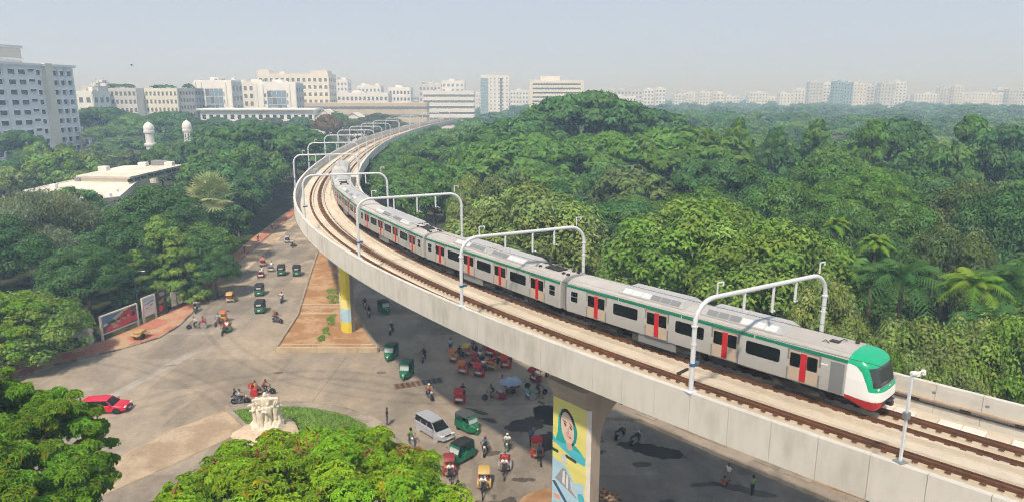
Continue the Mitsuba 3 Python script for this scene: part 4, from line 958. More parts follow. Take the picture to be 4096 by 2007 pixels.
mat('pod', (.30, .10, .055), .8)
scene[k3 + '__pods'] = {**mikit.ply(join(pods)), 'bsdf': {'type': 'ref', 'id': 'mat_pod'}}; tag(k3 + '__pods', kind='stuff')
big_tree(-25.6, 31.2, 10.9, 4.6, 4.5, 902, 250, 62, .235, 'sun2', 'large leafy green tree filling the lower left corner')
big_tree(-22.9, 26.4, 11.2, 4.8, 4.3, 904, 210, 58, .235, 'sun2', 'leafy green tree at the bottom edge below the corner tree')
big_tree(-29.2, 31.0, 12.6, 4.5, 4.4, 905, 210, 60, .235, 'sun2', 'green tree cut by the left edge behind the corner tree')
big_tree(-57.6, 72.2, 3.9, 6.6, 5.2, 903, 190, 56, .36, (.22, .38, .035), 'bright green tree at the left edge above the corner tree')

# palms
def frond(L, droop, w, n=18, seed=0, lean=.7):
    """feather leaf: a curved rib with two rows of leaflets"""
    rng = np.random.default_rng(seed); t = np.linspace(0, 1, n)
    rib = np.c_[L * t * math.cos(lean) + 0 * t, 0 * t, L * t * math.sin(lean) - droop * L * t ** 2]
    V, F = [], []
    for i in range(1, n):
        tan = unit(rib[i] - rib[i - 1])
        for s in (-1, 1):
            ll = w * math.sin(PI * min(.97, t[i] * .85 + .14)) * rng.uniform(.85, 1.1)
            tip = rib[i] + tan * ll * .45 + np.array([0, s * ll, -ll * rng.uniform(.35, .6)])
            a, b = rib[i] - tan * .09, rib[i] + tan * .09
            k = len(V); V += [a, b, tip]; F.append((k, k + 1, k + 2))
    m = tube(rib, np.linspace(.05, .012, n), 4)
    k = len(V); V = np.vstack([np.array(V), m[0]]); F = np.vstack([np.array(F), m[1] + k])
    return V, F
def palm(x, y, ztop, r, hue, label, seed, fan=False):
    rng = np.random.default_rng(seed); key = numbered('fan_palm' if fan else 'feather_palm'); P, cols = [], []
    zc = ztop - r * (.75 if fan else .45)
    n = 34 if fan else 22
    for i in range(n):
        az = i * 137.5 + rng.uniform(-12, 12); up = (i / n)
        if fan:
            lean = 1.35 - 2.0 * up; stalk = r * .55; c = np.array([math.cos(lean), 0, math.sin(lean)]) * stalk; m = 13; V = [(0, 0, 0), tuple(c)]; F = []
            ax = unit(c); side = np.array([0, 1, 0.]); upv = np.cross(ax, side)
            V = [c]
            for j in range(m):
                a = math.radians(-105 + 210 * j / (m - 1)); dirv = ax * math.cos(a) + side * math.sin(a)
                q = c + dirv * r * .52 - upv * -.0 + [0, 0, -.12 * r * abs(math.sin(a))]; e = unit(np.cross(dirv, upv)) * r * .055
                kk = len(V); V += [c + dirv * .1 * r - e, q, c + dirv * .1 * r + e]; F.append((kk, kk + 1, kk + 2))
            st = tube([(0, 0, 0), c * .5, c], .03, 4); kk = len(V); V = np.vstack([np.array(V), st[0]]); F = np.vstack([np.array(F), st[1] + kk]); mm = (V, F)
        else:
            mm = frond(r * 1.25 * rng.uniform(.85, 1.1), .55 + .35 * (1 - up), r * .30, 20, seed * 50 + i, .25 + .95 * up)
        mm = rotz(mm, az); P.append(mm); cols.append(np.tile(np.array(HUES[hue]) * rng.uniform(.75, 1.3) * np.array([rng.uniform(.85, 1.3), 1, 1]), (len(mm[0]), 1)))
    tw = T().translate([x, y, zc])
    scene[key + '__crown'] = {**mikit.ply(join(P), None, False, color=np.clip(np.vstack(cols), 0, .6)), 'bsdf': {'type': 'ref', 'id': 'mat_leaf'}, 'to_world': tw}
    scene[key + '__trunk'] = {**mikit.ply(tube([(0, 0, -zc - .2), (.15, .1, -zc * .5), (0, 0, .05)], [.26, .2, .17], 8), None, 40), 'bsdf': {'type': 'ref', 'id': 'mat_bark'}, 'to_world': tw}
    tag(key, label, 'palm')
HUES['palm_yellow'] = (.15, .28, .035); HUES['palm_green'] = (.065, .165, .048); HUES['palm_fan'] = (.38, .46, .22); HUES['palm_mid'] = (.10, .22, .05)
palm(36.6, 52.0, 16.6, 2.9, 'palm_yellow', 'yellow-green feather palm, the brightest of the palms at the right edge', 1)
palm(33.2, 56.0, 16.6, 4.2, 'palm_green', 'dark feather palm with long arching fronds left of the bright one', 2)
palm(39.8, 52.5, 17.0, 4.2, 'palm_green', 'dark feather palm cut by the right edge of the photo', 3)
palm(34.9, 64.0, 17.0, 1.7, 'palm_yellow', 'small yellow-green palm with upright fronds above the dark palm', 4)
palm(34.8, 72.0, 17.2, 1.6, 'palm_yellow', 'little yellowish palm farthest back among the palms', 5)
palm(30.6, 60.5, 15.4, 3.8, 'palm_mid', 'green feather palm close behind the pale yellow-green trees', 6)
palm(36.0, 48.8, 14.6, 3.6, 'palm_green', 'low dark palm in front of the brightest palm', 7)
palm(-52.6, 118.0, 16.4, 4.6, 'palm_fan', 'pale fan palm with stiff round leaves beside the left road', 8, True)
# ------------------------------------------------------------------ buildings
mat('wall_cream', c_concrete((.86, .82, .72), (.76, .72, .63), .15), .85, spec=.2)
mat('wall_white', c_concrete((.88, .87, .84), (.79, .78, .75), .15), .85, spec=.2)
mat('wall_grey', c_concrete((.70, .69, .66), (.58, .57, .55), .15), .85, spec=.2)
mat('wall_tower', c_concrete((.90, .905, .93), (.82, .83, .87), .3), .85, spec=.2)
mat('wall_dark', c_concrete((.30, .31, .33), (.23, .24, .25), .15), .85, spec=.2)
mat('wall_strip', c_concrete((.80, .76, .66), (.72, .68, .58), .3), .85, spec=.2)
mat('window_dark', (.055, .065, .075), .25, spec=.5)
mat('window_grey', (.16, .18, .19), .3, spec=.5)
mat('window_blue', (.22, .31, .39), .25, spec=.6)
mat('glass_teal', (.27, .39, .43), .3, spec=.6)
mat('roof_slab', c_concrete((.70, .66, .58), (.50, .46, .39), .5), .9, spec=.15)
mat('band_beige', c_concrete((.66, .58, .46), (.55, .47, .36), .3), .9, spec=.15)
def face(key, tw, W, h, rows, cols, wall, win, z0=1.0, wfrac=.55, hfrac=.5, rec=.35, piers=True, name='', solid=()):
    """a street front in the plane y = 0 (looking along -y): proud floor bands and piers, and windows standing back between them"""
    fh = (h - z0 - .8) / rows; bw = W / cols
    def P(n, m, mm): add(f'{key}__{n}', m, mm, tw=tw)
    bands = {}
    for r in range(rows + 1):
        z = z0 + r * fh; t = fh * (1 - hfrac)
        P('floor_band', box(0, W, -rec, .02, z - t / 2, z + t / 2 if r < rows else h), wall)
    if piers:
        for c in range(cols + 1):
            w = bw * (1 - wfrac); x = c * bw
            P('pier', box(max(0, x - w / 2), min(W, x + w / 2), -rec - .03, .02, 0, h), wall)
    if cols * rows <= 140 and piers:
        d = mikit.ply(box(-bw * wfrac / 2, bw * wfrac / 2, 0, .06, -fh * hfrac / 2, fh * hfrac / 2))
        for r in range(rows):
            for c in range(cols):
                if (r, c) in solid: continue
                add(f'{key}__window', d, win, tw=tw @ T().translate([(c + .5) * bw, -.10, z0 + (r + .5) * fh]))
    else:
        for r in range(rows): P('window_strip', box(.02, W - .02, -.10, -.02, z0 + (r + .5) * fh - fh * hfrac / 2, z0 + (r + .5) * fh + fh * hfrac / 2), win)
def building(name, label, x0, x1, y, h, depth, rows, cols, wall='wall_cream', win='window_grey', yaw=0, side='right', scols=3, cat='building', group=None, roof=True, **k):
    key = numbered(name); W = x1 - x0
    tw = place(x0, y, 0, yaw)
    add_core = cbox((W / 2, depth / 2, h / 2), (W, depth, h), .02)
    scene[key + '__wall'] = {**mikit.ply(add_core), 'bsdf': {'type': 'ref', 'id': 'mat_' + wall}, 'to_world': tw}
    face(key, tw, W, h, rows, cols, wall, win, **k)
    if side == 'right': face(key, tw @ T().translate([W, 0, 0]).rotate([0, 0, 1], 90), depth, h, rows, scols, wall, win, **{**k, 'solid': ()})
    if side == 'left': face(key, tw @ T().translate([0, depth, 0]).rotate([0, 0, 1], -90), depth, h, rows, scols, wall, win, **{**k, 'solid': ()})
    if roof:
        add(key + '__parapet', join([box(-.35, W + .35, -.38, -.08, h, h + 1.0), box(-.35, -.05, -.07, depth, h, h + 1.0), box(W + .05, W + .35, -.07, depth, h, h + 1.0)]), wall, tw=tw)
        rr = random.Random(name + str(round(x0)))
        a = rr.uniform(.12, .55) * W; b = min(W * .3, rr.uniform(3, 7))
        add(key + '__stair_head', cbox((a + b / 2, depth * .5, h + 1.4), (b, depth * .35, 2.8), .05), wall, tw=tw)
        add(key + '__water_tank', lathe([(.1, 0), (1.1, .05), (1.1, 1.4), (.4, 1.8), (.1, 1.85)], 10, c=(min(W - 2, a + b + 2.5), depth * .4, h + .05)), 'wall_dark' if rr.random() < .5 else 'wall_white', tw=tw)
        for _ in range(3):
            bx, bh = rr.uniform(.05, .9) * W, rr.uniform(.8, 2.2)
            add(key + '__roof_plant', cbox((bx, depth * rr.uniform(.2, .7), h + bh / 2 + .6), (rr.uniform(.8, 2.4), 1.5, bh), .05), rr.choice(['wall_grey', 'wall_dark', 'wall_cream']), tw=tw)
        add(key + '__aerial', tube([(a + b / 2, depth * .5, h + 2.8), (a + b / 2, depth * .5, h + rr.uniform(4.5, 7))], .07, 5), 'wall_dark', tw=tw)
    tag(key, label, cat, group or 'city blocks along the skyline')
    return key, tw

# grey-white slab tower at the left edge: its long front faces the viaduct and lies in shade
tk = 'slab_tower'; TL = 46.0
ttw = T().translate([-186.6, 300.0, 0]).rotate([0, 0, 1], math.degrees(math.atan2(-35.0, -5.4)))      # x runs towards the camera along the front, y into the building
ttw = T().translate([-186.6, 300.0, 0]).rotate([0, 0, 1], 90 - 8.8).scale([-1, 1, 1])
def tadd(n, m, mm, **k):
    v, f = m; v = v.copy(); v[:, 0] *= -1; f = np.asarray(f)[:, ::-1]       # mirrored here instead of by the matrix
    return add(f'{tk}__{n}', (v, f), mm, tw=T().translate([-186.6, 300.0, 0]).rotate([0, 0, 1], 90 - 8.8), **k)
TH = 41.4
tadd('wall', box(0, 62, .9, 16, -1, TH), 'wall_tower')
fh = 3.86
cols_ = [(2.4, 2.3), (6.1, 2.3), (9.8, 2.3), None, (17.6, 1.5), (21.0, 2.6), (25.4, 2.9), (30.2, 2.9), (36.2, 2.9), (40.6, 2.9), (46, 2.9), (51, 2.9), (56, 2.9)]
edges = [0.0]
for r in range(-1, 10):
    z = TH - 2.55 - r * fh - fh
    for ci, cw in enumerate(cols_):
        if cw is None: continue
        x, w = cw
        small = ci == 5
        hh, dz = (.95, .75) if small else (1.9, 0) if ci < 3 else (1.75, 0)
        if z - hh / 2 < 1: continue
        tadd('window', box(x - w / 2, x + w / 2, .80, .95, z + dz - hh / 2, z + dz + hh / 2), 'window_dark')
        tadd('window_shade', box(x - w / 2 - .25, x + w / 2 + .25, -.25, .92, z + dz + hh / 2 + .06, z + dz + hh / 2 + .2), 'wall_tower')
        tadd('sill', box(x - w / 2 - .2, x + w / 2 + .2, .1, .92, z + dz - hh / 2 - .25, z + dz - hh / 2 - .04), 'wall_tower')
        if ci < 3:
            for sx in (-1, 1): tadd('fin', box(x + sx * (w / 2 + .35) - .16, x + sx * (w / 2 + .35) + .16, -.05, .92, z - hh / 2 - .2, z + hh / 2 + .04), 'wall_tower')
for r in range(11):
    z = TH - .7 - r * fh
    tadd('floor_band', box(0, 12.0, .25, .9, z - fh + .05, z - fh + .5) if z > fh else box(0, 12, .25, .9, 0, .4), 'wall_tower')
for x in (0.3, 4.25, 7.95, 11.7): tadd('pier', box(x - .3, x + .3, .2, .9, -1, TH), 'wall_tower')
for x in (33.2,): tadd('pier', box(x - 1.0, x + 1.0, .3, .9, -1, TH), 'wall_tower')
tadd('stair_shaft', box(12.2, 15.6, -1.1, .9, -1, TH + 1.2), 'wall_strip')
tadd('roof_slab', box(-.9, 62, -.9, 16.4, TH, TH + .9), 'wall_tower')
tadd('roof_house', box(22, 40, 3.0, 12, TH + .9, TH + 6.6), 'wall_strip')
tadd('roof_house', box(21.4, 40.6, 2.4, 12.6, TH + 6.6, TH + 7.5), 'wall_tower')
tadd('roof_house', box(21.6, 40.4, 2.6, 12.4, TH + 2.2, TH + 2.8), 'wall_tower')
tag(tk, 'tall grey-white slab tower with dark recessed windows at the left edge', 'building')

# flat-roofed hall among the trees on the left
hk = 'flat_roof_hall'
low = [(-120, 167), (-121.5, 188), (-104, 190), (-91, 157), (-97, 149.5)]
up = [(-117, 183), (-119, 210), (-102, 213), (-101, 180)]
def ins(poly, d):
    from shapely.geometry import Polygon
    return list(Polygon(poly).buffer(d, join_style=2).exterior.coords)[:-1]
add(hk + '__wall', prism(ins(low, -1.0), -.5, 6.4), 'wall_cream'); add(hk + '__roof', prism(low, 6.4, 7.0), 'roof_slab')
add(hk + '__wall', prism(ins(up, -.8), 7.0, 8.5), 'wall_cream'); add(hk + '__roof', prism(up, 8.5, 9.0), 'roof_slab')
for a, b in zip(low, low[1:] + low[:1]):
    a, b = np.array(a), np.array(b); L = np.hypot(*(b - a)); deg = math.degrees(math.atan2(*(b - a)[::-1])); m = (a + b) / 2
    add(hk + '__roof_kerb', cbox((0, 0, 7.14), (L, .3, .28), .03), 'wall_cream', tw=place(*m, 0, deg))
for x, y, w, d, h in ((-116, 172, 1.6, 1.2, 1.1), (-119, 187, 1.4, 1.4, 1.2), (-94, 158, 1.0, 1.0, .8), (-97, 166, 1.2, .8, .7)): add(hk + '__roof_box', cbox((x, y, 7 + h / 2), (w, d, h), .05), 'wall_white' if x > -118 else 'wall_dark')
for x, y in ((-112, 208), (-104.5, 209), (-117, 196)): add(hk + '__skylight', cbox((x, y, 9.6), (2.4, 2.0, 1.2), .05), 'wall_white')
add(hk + '__water_tank', cbox((-108, 210.5, 9.8), (5.0, 2.0, 1.5), .1), 'wall_dark')
for k in range(9):
    q = np.array([-100.9, 181.5]) + (np.array([-101.8, 211]) - np.array([-100.9, 181.5])) * k / 8
    add(hk + '__window', box(-.06, .06, -1.3, 1.3, 7.5, 8.3), 'window_dark', tw=place(q[0] - .75, q[1], 0, 1.7))
for k in range(8):
    q = np.array([-93.0, 160.5]) + (np.array([-103.3, 187]) - np.array([-93.0, 160.5])) * k / 8
    add(hk + '__window', box(-.06, .06, -1.2, 1.2, 2.6, 4.4), 'window_dark', tw=place(q[0] - .93, q[1] + .0, 0, 21.3))
tag(hk, 'low hall with two pale flat concrete roofs among the trees', 'building')
# long low shed roof before the tower
building('low_building', 'long low beige-roofed building at the foot of the grey tower', -190, -172, 262, 7.0, 18, 2, 6, 'band_beige', 'window_dark', roof=False, yaw=62)

# two minarets
def minaret(x, y, h, r, label, slim):
    key = numbered('minaret'); n = 8
    add(key + '__shaft', lathe([(r * 1.02, -.5), (r, h * .58), (r * 1.28, h * .60), (r * 1.28, h * .635), (r * .92, h * .64), (r * .92, h * .79), (r * 1.18, h * .80), (r * 1.22, h * .83), (r * .95, h * .835)], n if slim else 12), 'white_paint', tw=place(x, y, 0, 12))
    add(key + '__dome', lathe([(r * 1.02, h * .83), (r * 1.16, h * .865), (r * 1.08, h * .905), (r * .72, h * .945), (r * .28, h * .965), (.06, h * .975), (.05, h * 1.0)], 14), 'white_paint', smooth=40, tw=place(x, y, 0, 0))
    for a in range(8):
        an = 2 * PI * (a + .5) / 8
        add(key + '__opening', cbox((r * .90 * math.cos(PI / 8) , 0, h * .715), (.10, r * .34, h * .10), .0), 'window_grey', tw=place(x, y, 0, math.degrees(an) + 12))
    tag(key, label, 'minaret')
minaret(-125.9, 240, 21.6, 1.55, 'left white minaret with a wide onion dome rising from the trees', False)
minaret(-112.6, 240, 22.2, 1.40, 'right white minaret, the slimmer one with straight shaft', True)

# city blocks left of the viaduct
building('white_house', 'small white house beside the grey tower', -205, -198, 330, 31, 14, 6, 2, 'wall_white', 'window_grey')
building('white_house', 'grey-topped house behind the small white house', -237, -229, 385, 34, 12, 5, 3, 'wall_grey', 'window_grey')
building('white_house', 'plain white block with a bare wall left of the balcony block', -251, -243, 420, 36, 14, 5, 2, 'wall_white', 'window_grey')
building('balcony_block', 'long cream block with grey balconies and a roof garden', -237, -214.5, 400, 34, 14, 7, 9, 'wall_grey', 'window_grey', wfrac=.62, roof=False, side=None)
building('balcony_block', 'cream block with white fins and a roof garden', -214, -195, 408, 34, 14, 7, 8, 'wall_cream', 'window_grey', roof=False, side=None)
building('balcony_block', 'dark louvred wing at the end of the cream block', -194.6, -186, 410, 34, 12, 8, 5, 'wall_dark', 'window_dark', roof=False)
for i, (x0, x1, y, z) in enumerate(((-234, -216, 404, 34), (-212, -197, 412, 34), (-194, -187, 414, 34))):
    v, f, c, _ = foliage('rain', 500 + i, 26, 40, .09, 'deep')
    k = ('balcony_block', 'balcony_block_001', 'balcony_block_002')[i] + '__roof_garden'
    scene[k] = {**mikit.ply((v * [(x1 - x0) / 2, 3.5, 4.6] + [(x0 + x1) / 2, y, z + .4], f), None, False, color=c), 'bsdf': {'type': 'ref', 'id': 'mat_leaf'}}; tag(k, kind='stuff')
def glass_block(label, x0, x1, y, h, d):
    k, tw = building('glass_block', label, x0, x1, y, h, d, 1, 1, 'wall_white', 'wall_white', side=None, wfrac=.02, hfrac=.02, z0=h - 1)
    W = x1 - x0
    a, b = W * .27, W * .76
    for r in range(6):
        for c in range(4):
            add(k + '__pane', box(a + (b - a) * c / 4 + .12, a + (b - a) * (c + 1) / 4 - .12, -.62, -.45, 6 + (h - 10) * r / 6 + .22, 6 + (h - 10) * (r + 1) / 6 - .22), 'window_blue' if (r + c) % 5 else 'window_grey', tw=tw)
    add(k + '__curtain_wall', box(a, b, -.55, -.36, 5.6, h - 3.6), 'wall_grey', tw=tw)
    for x in (0, W * .16, W * .84, W): add(k + '__pilaster', box(x - W * .025, x + W * .025, -1.3, -.36, 0, h), 'wall_white', tw=tw)
    for x in (W * .215, W * .80):
        for r in range(6): add(k + '__window', box(x - W * .028, x + W * .028, -.45, -.34, 6.4 + (h - 10) * r / 6, 8.6 + (h - 10) * r / 6), 'window_grey', tw=tw)
    face(k, tw @ T().translate([W, 0, 0]).rotate([0, 0, 1], 90), d, h, 6, 3, 'wall_grey', 'window_grey')
glass_block('white block with a blue glass front, the left one of two alike', -194, -172, 430, 38, 16)
glass_block('white block with a blue glass front, the right one of two alike', -164, -139, 450, 37, 16)
building('apartment_block', 'cream gridded block between the two glass-fronted blocks', -192, -165, 480, 38, 16, 7, 7, 'wall_cream', 'window_grey', hfrac=.55)
k, tw = building('apartment_block', 'tall cream block with twin end towers above the glass-fronted block', -195, -141, 540, 45, 22, 8, 13, 'wall_cream', 'window_grey', hfrac=.5, scols=4)
add(k + '__end_tower', cbox((4.5, 6, 46.5), (9, 12, 5), .1), 'wall_cream', tw=tw); add(k + '__end_tower', cbox((47, 7, 46.5), (13, 14, 4), .1), 'wall_cream', tw=tw)
building('apartment_block', 'narrow pale tower right of the tall cream block', -163, -150, 640, 43, 14, 9, 4, 'wall_white', 'window_blue')
building('apartment_block', 'wide low white block beside the pale tower', -145, -103, 580, 31, 18, 5, 12, 'wall_white', 'window_grey')
building('apartment_block', 'pale block with a grey roof storey behind the wide low one', -143, -122, 650, 38, 16, 7, 6, 'wall_white', 'window_blue')
building('apartment_block', 'white block with dark roof tanks in the middle of the skyline', -109, -90, 620, 36, 16, 6, 6, 'wall_white', 'window_grey')
building('apartment_block', 'white block with long window bands at the end of the viaduct', -81, -35, 640, 33, 18, 6, 8, 'wall_white', 'window_grey', piers=False, hfrac=.38)
building('apartment_block', 'blue-grey block peering over the banded white block on its left', -93, -71, 700, 40, 14, 7, 6, 'wall_grey', 'window_blue')
building('apartment_block', 'stepped white block standing over the banded white block', -69, -47, 690, 43, 14, 8, 5, 'wall_white', 'window_blue')
k, tw = building('station_building', 'long beige building with two dark gallery bands before the skyline', -160, -64, 520, 24.5, 16, 3, 20, 'band_beige', 'window_grey', piers=False, hfrac=.34, roof=False, z0=6)
k, tw = building('station_building', 'long white canopy roof with a shaded gallery behind the trees', -179, -114, 400, 21.5, 14, 2, 16, 'wall_white', 'window_dark', hfrac=.42, roof=False, z0=9)
add(k + '__roof', box(-1.5, 66.5, -2.2, 15, 21.6, 22.6), 'wall_white', tw=tw)
def gable(label, x0, x1, y, h, rise):
    k = numbered('gable_house'); W = x1 - x0
    add(k + '__wall', xform(prism([(0, 0), (W, 0), (W, h - rise), (W / 2, h), (0, h - rise)], 0, 14), T().rotate([1, 0, 0], 90).translate([0, 0, -14])), 'wall_white', tw=place(x0, y))
    for s in (0, 1):
        add(k + '__roof', loft([np.array([(-.6 if s == 0 else W + .6, yy, h - rise - .25 + .0), (W / 2, yy, h + .12), (W / 2, yy, h + .34), (-.6 if s == 0 else W + .6, yy, h - rise - .02)]) for yy in (-.6, 14.6)]), 'roof_slab', tw=place(x0, y))
    for i in range(3): add(k + '__window', box(W * (.25 + .25 * i) - .5, W * (.25 + .25 * i) + .5, -.06, .04, h * .55, h * .55 + 1.6), 'window_grey', tw=place(x0, y))
    tag(k, label, 'house')
gable('white gabled house before the long canopy roof', -110, -100, 388, 22, 4)
gable('pale gabled house right of the white one, half behind trees', -95, -86, 395, 20, 2.5)
# the towers right of the viaduct's far end
k, tw = building('office_tower', 'slim white tower with a teal glass edge, alone on the skyline', -40, -4, 900, 54, 24, 11, 7, 'wall_white', 'window_blue', side=None, wfrac=.35, hfrac=.4)
for r in range(12): add(k + '__glass_panel', box(-.6, 9.5, -.75, -.42, 4.2 * r + 1.2, 4.2 * r + 5.2), 'glass_teal', tw=tw)
for r in range(12): add(k + '__glass_panel', box(24.5, 27.5, -.75, -.42, 4.2 * r + 1.2, 4.2 * r + 5.2), 'window_grey', tw=tw)
add(k + '__roof_frame', box(10, 38, -.5, 6, 54.6, 56.5), 'wall_grey', tw=tw)
building('office_tower', 'pale low block right of the teal-edged tower', -3, 23, 980, 36, 18, 6, 6, 'wall_white', 'window_blue', side=None)
k, tw = building('office_tower', 'broad cream tower striped by long window bands above the dome tree', 19, 70, 700, 43.5, 26, 10, 10, 'wall_cream', 'window_grey', side='left', piers=False, hfrac=.40, rec=.9)
add(k + '__roof_house', cbox((19.5, 10, 46), (19, 12, 5), .1), 'wall_cream', tw=tw)
for x in (0, 51): add(k + '__end_pier', box(x - 1.6, x + 1.6, -1.4, 2, 0, 44.6), 'wall_cream', tw=tw)
building('skyline_block', 'pale block right of the dome tree with a white annex before it', 140, 186, 1000, 37, 16, 6, 9, 'wall_grey', 'window_blue', side='left')
building('skyline_block', 'low white annex at the right foot of the dome tree', 133, 169, 950, 28, 14, 4, 8, 'wall_white', 'window_grey', side=None)
SK = [('white twin tower, left one, right of the dome tree', 198, 213, 1050, 38, 'wall_white'), ('white twin tower, right one, right of the dome tree', 215.5, 230, 1050, 39.5, 'wall_white'),
      ('small pale block at the start of the right-hand skyline', 291, 309, 1250, 31, 'wall_white'), ('pale block second in the right-hand skyline', 310.5, 331, 1250, 34, 'wall_cream'), ('cream block third in the right-hand skyline', 322, 343, 1200, 35, 'wall_white'), ('pale block fourth in the right-hand skyline', 344.5, 364, 1200, 33, 'wall_cream'),
      ('lowest pale block before the gap in the right-hand skyline', 383, 407, 1250, 28, 'wall_white'), ('wide white block just after the gap in the skyline', 408, 439, 1200, 34, 'wall_white'), ('white block left of the tall cluster', 441, 463, 1150, 33, 'wall_white'), ('higher white block at the left foot of the tall cluster', 464.5, 486, 1150, 39, 'wall_white'),
      ('first tall grey-white tower of the right-hand cluster', 467, 487, 1100, 50, 'wall_grey'), ('second tower of the cluster with blue glass', 493, 509, 1110, 48, 'wall_white'), ('teal glass tower in the middle of the cluster', 497, 510, 1080, 50, 'glass_teal'), ('second teal-grey glass tower of the cluster', 516, 530, 1090, 49, 'glass_teal'),
      ('cream tower right of the teal glass towers', 536, 556, 1100, 48, 'wall_cream'), ('grey tower at the right end of the cluster', 567, 585, 1120, 45, 'wall_grey'), ('pale tower left half of the separate pair', 579, 600, 1100, 48, 'wall_grey'), ('bright cream tower, right half of the separate pair', 601.5, 619, 1100, 50, 'wall_white'),
      ('long low white block right of the separate pair', 691, 732, 1200, 32, 'wall_white'), ('grey tower of the far right pair', 734, 750, 1200, 42, 'wall_grey'), ('pale tower of the far right pair', 752, 766, 1190, 45, 'wall_cream'), ('low white block near the right edge', 806, 853, 1250, 34, 'wall_white'), ('second low white block near the right edge', 855, 887, 1250, 32, 'wall_white'), ('grey block cut by the right edge', 817, 858, 1150, 39, 'wall_grey'),
      ('faint block left of the teal-edged tower', -55, -45, 1000, 32, 'wall_white'), ('faint low block left of the striped tower', 26, 60, 1100, 28, 'wall_grey'), ('faint low block right of the striped tower', 120, 159, 1150, 25, 'wall_white'), ('low block in the gap of the right-hand skyline', 476, 499, 1300, 26, 'wall_white'), ('low block right of the bright cream tower', 736, 749, 1300, 27, 'wall_white')]
rs = random.Random(5)
for lab, x0, x1, y, h, w in SK:
    building('skyline_tower' if h > 38 else 'skyline_block', lab, x0, x1, y, h, 14, max(3, int(h / 5)), max(3, int((x1 - x0) / 5)), w, 'window_blue' if w != 'glass_teal' else 'glass_dark', side='left', scols=2, wfrac=rs.uniform(.4, .6), hfrac=rs.uniform(.4, .55))
# more blocks far behind, so that the skyline has depth
FAR = [(-330, 520), (-300, 600), (-265, 560), (-245, 640), (-218, 700), (-190, 720), (-120, 820), (-85, 900), (60, 1300), (90, 1400), (240, 1400), (275, 1500), (345, 1500), (380, 1600), (430, 1500), (505, 1500), (560, 1450), (640, 1500), (680, 1450), (700, 1600), (760, 1500), (820, 1500), (930, 1450), (900, 1300), (1000, 1500)]
FAR.sort(key=lambda q: q[0] / q[1]); FORD = 'first second third fourth fifth sixth seventh eighth ninth tenth eleventh twelfth thirteenth fourteenth fifteenth sixteenth seventeenth eighteenth nineteenth twentieth twenty-first twenty-second twenty-third twenty-fourth twenty-fifth'.split()
for i, (x, y) in enumerate(FAR):
    w = rs.uniform(16, 34); h = 30 + rs.uniform(-6, 9) + (y > 1000) * 2
    building('skyline_block', 'faint pale block far behind the skyline, ' + FORD[i] + ' from left', x, x + w, y, h, 14, 6, 5, rs.choice(['wall_white', 'wall_cream', 'wall_grey']), 'window_blue', side=None, piers=False)
# a bird high over the left skyline
add('bird', join([loft([np.array([(0, 0, 0), (.16, 0, .03), (.34, 0, 0), (.16, 0, -.03)]) + [-.17, s, abs(s) * .25 - .1 * abs(s) ** 2] for s in (-.8, -.35, 0, .35, .8)]), sphere((0, 0, 0), (.28, .09, .09), 8, 5)]), 'black', tw=place(-80.7, 150, 36.2, 20))
tag('bird', 'small dark bird flying over the left skyline', 'bird')
# ------------------------------------------------------------------ people, vehicles and street furniture
import manifold3d as m3, trimesh
for nm, c in dict(skin=(.30, .17, .10), skin_dark=(.20, .11, .065), hair=(.018, .015, .013), shirt_white=(.78, .77, .74), shirt_red=(.50, .05, .04), shirt_blue=(.09, .19, .34), shirt_green=(.22, .38, .13), shirt_orange=(.62, .20, .05), shirt_black=(.03, .03, .035), shirt_rust=(.30, .085, .045), shirt_sky=(.38, .52, .64), shirt_yellow=(.62, .48, .10),
                  trouser_dark=(.035, .038, .05), trouser_blue=(.07, .10, .18), trouser_khaki=(.30, .24, .16), trouser_green=(.10, .20, .08), helmet_white=(.78, .78, .76), helmet_black=(.02, .02, .022), helmet_red=(.45, .03, .03)).items():
    mat(nm, c, .6 if 'helmet' not in nm else .25)
mat('auto_green', (.012, .150, .072), .35, clearcoat=.3); mat('auto_dark_green', (.008, .075, .045), .5); mat('canopy_black', (.022, .026, .026), .6); mat('canopy_grey', (.075, .085, .09), .6)
mat('car_red', (.62, .010, .040), .25, clearcoat=.8); mat('car_silver', (.50, .52, .57), .28, metal=.35, clearcoat=.5); mat('chrome', (.70, .71, .72), .2, metal=.9); mat('glass_light', (.50, .56, .58), .15, spec=.6)
mat('lamp_red', (.45, .02, .02), .3); mat('plate_white', (.75, .75, .72), .5)
mat('hood_red', (.48, .035, .038), .5); mat('hood_yellow', (.55, .38, .12), .5); mat('hood_orange', (.50, .17, .07), .5); mat('hood_green', (.04, .26, .12), .5); mat('hood_grey', (.30, .33, .34), .5); mat('hood_maroon', (.26, .03, .04), .5)
mat('frame_dark', (.035, .04, .045), .45, metal=.4); mat('frame_green', (.02, .16, .10), .45); mat('wood', c_concrete((.42, .29, .16), (.28, .18, .09), 4), .8, spec=.2); mat('wood_yellow', c_concrete((.60, .42, .17), (.46, .30, .11), 4), .8, spec=.2)
mat('tarp_blue', c_concrete((.36, .47, .62), (.27, .37, .53), 3), .55); mat('tarp_orange', (.56, .22, .09), .8)

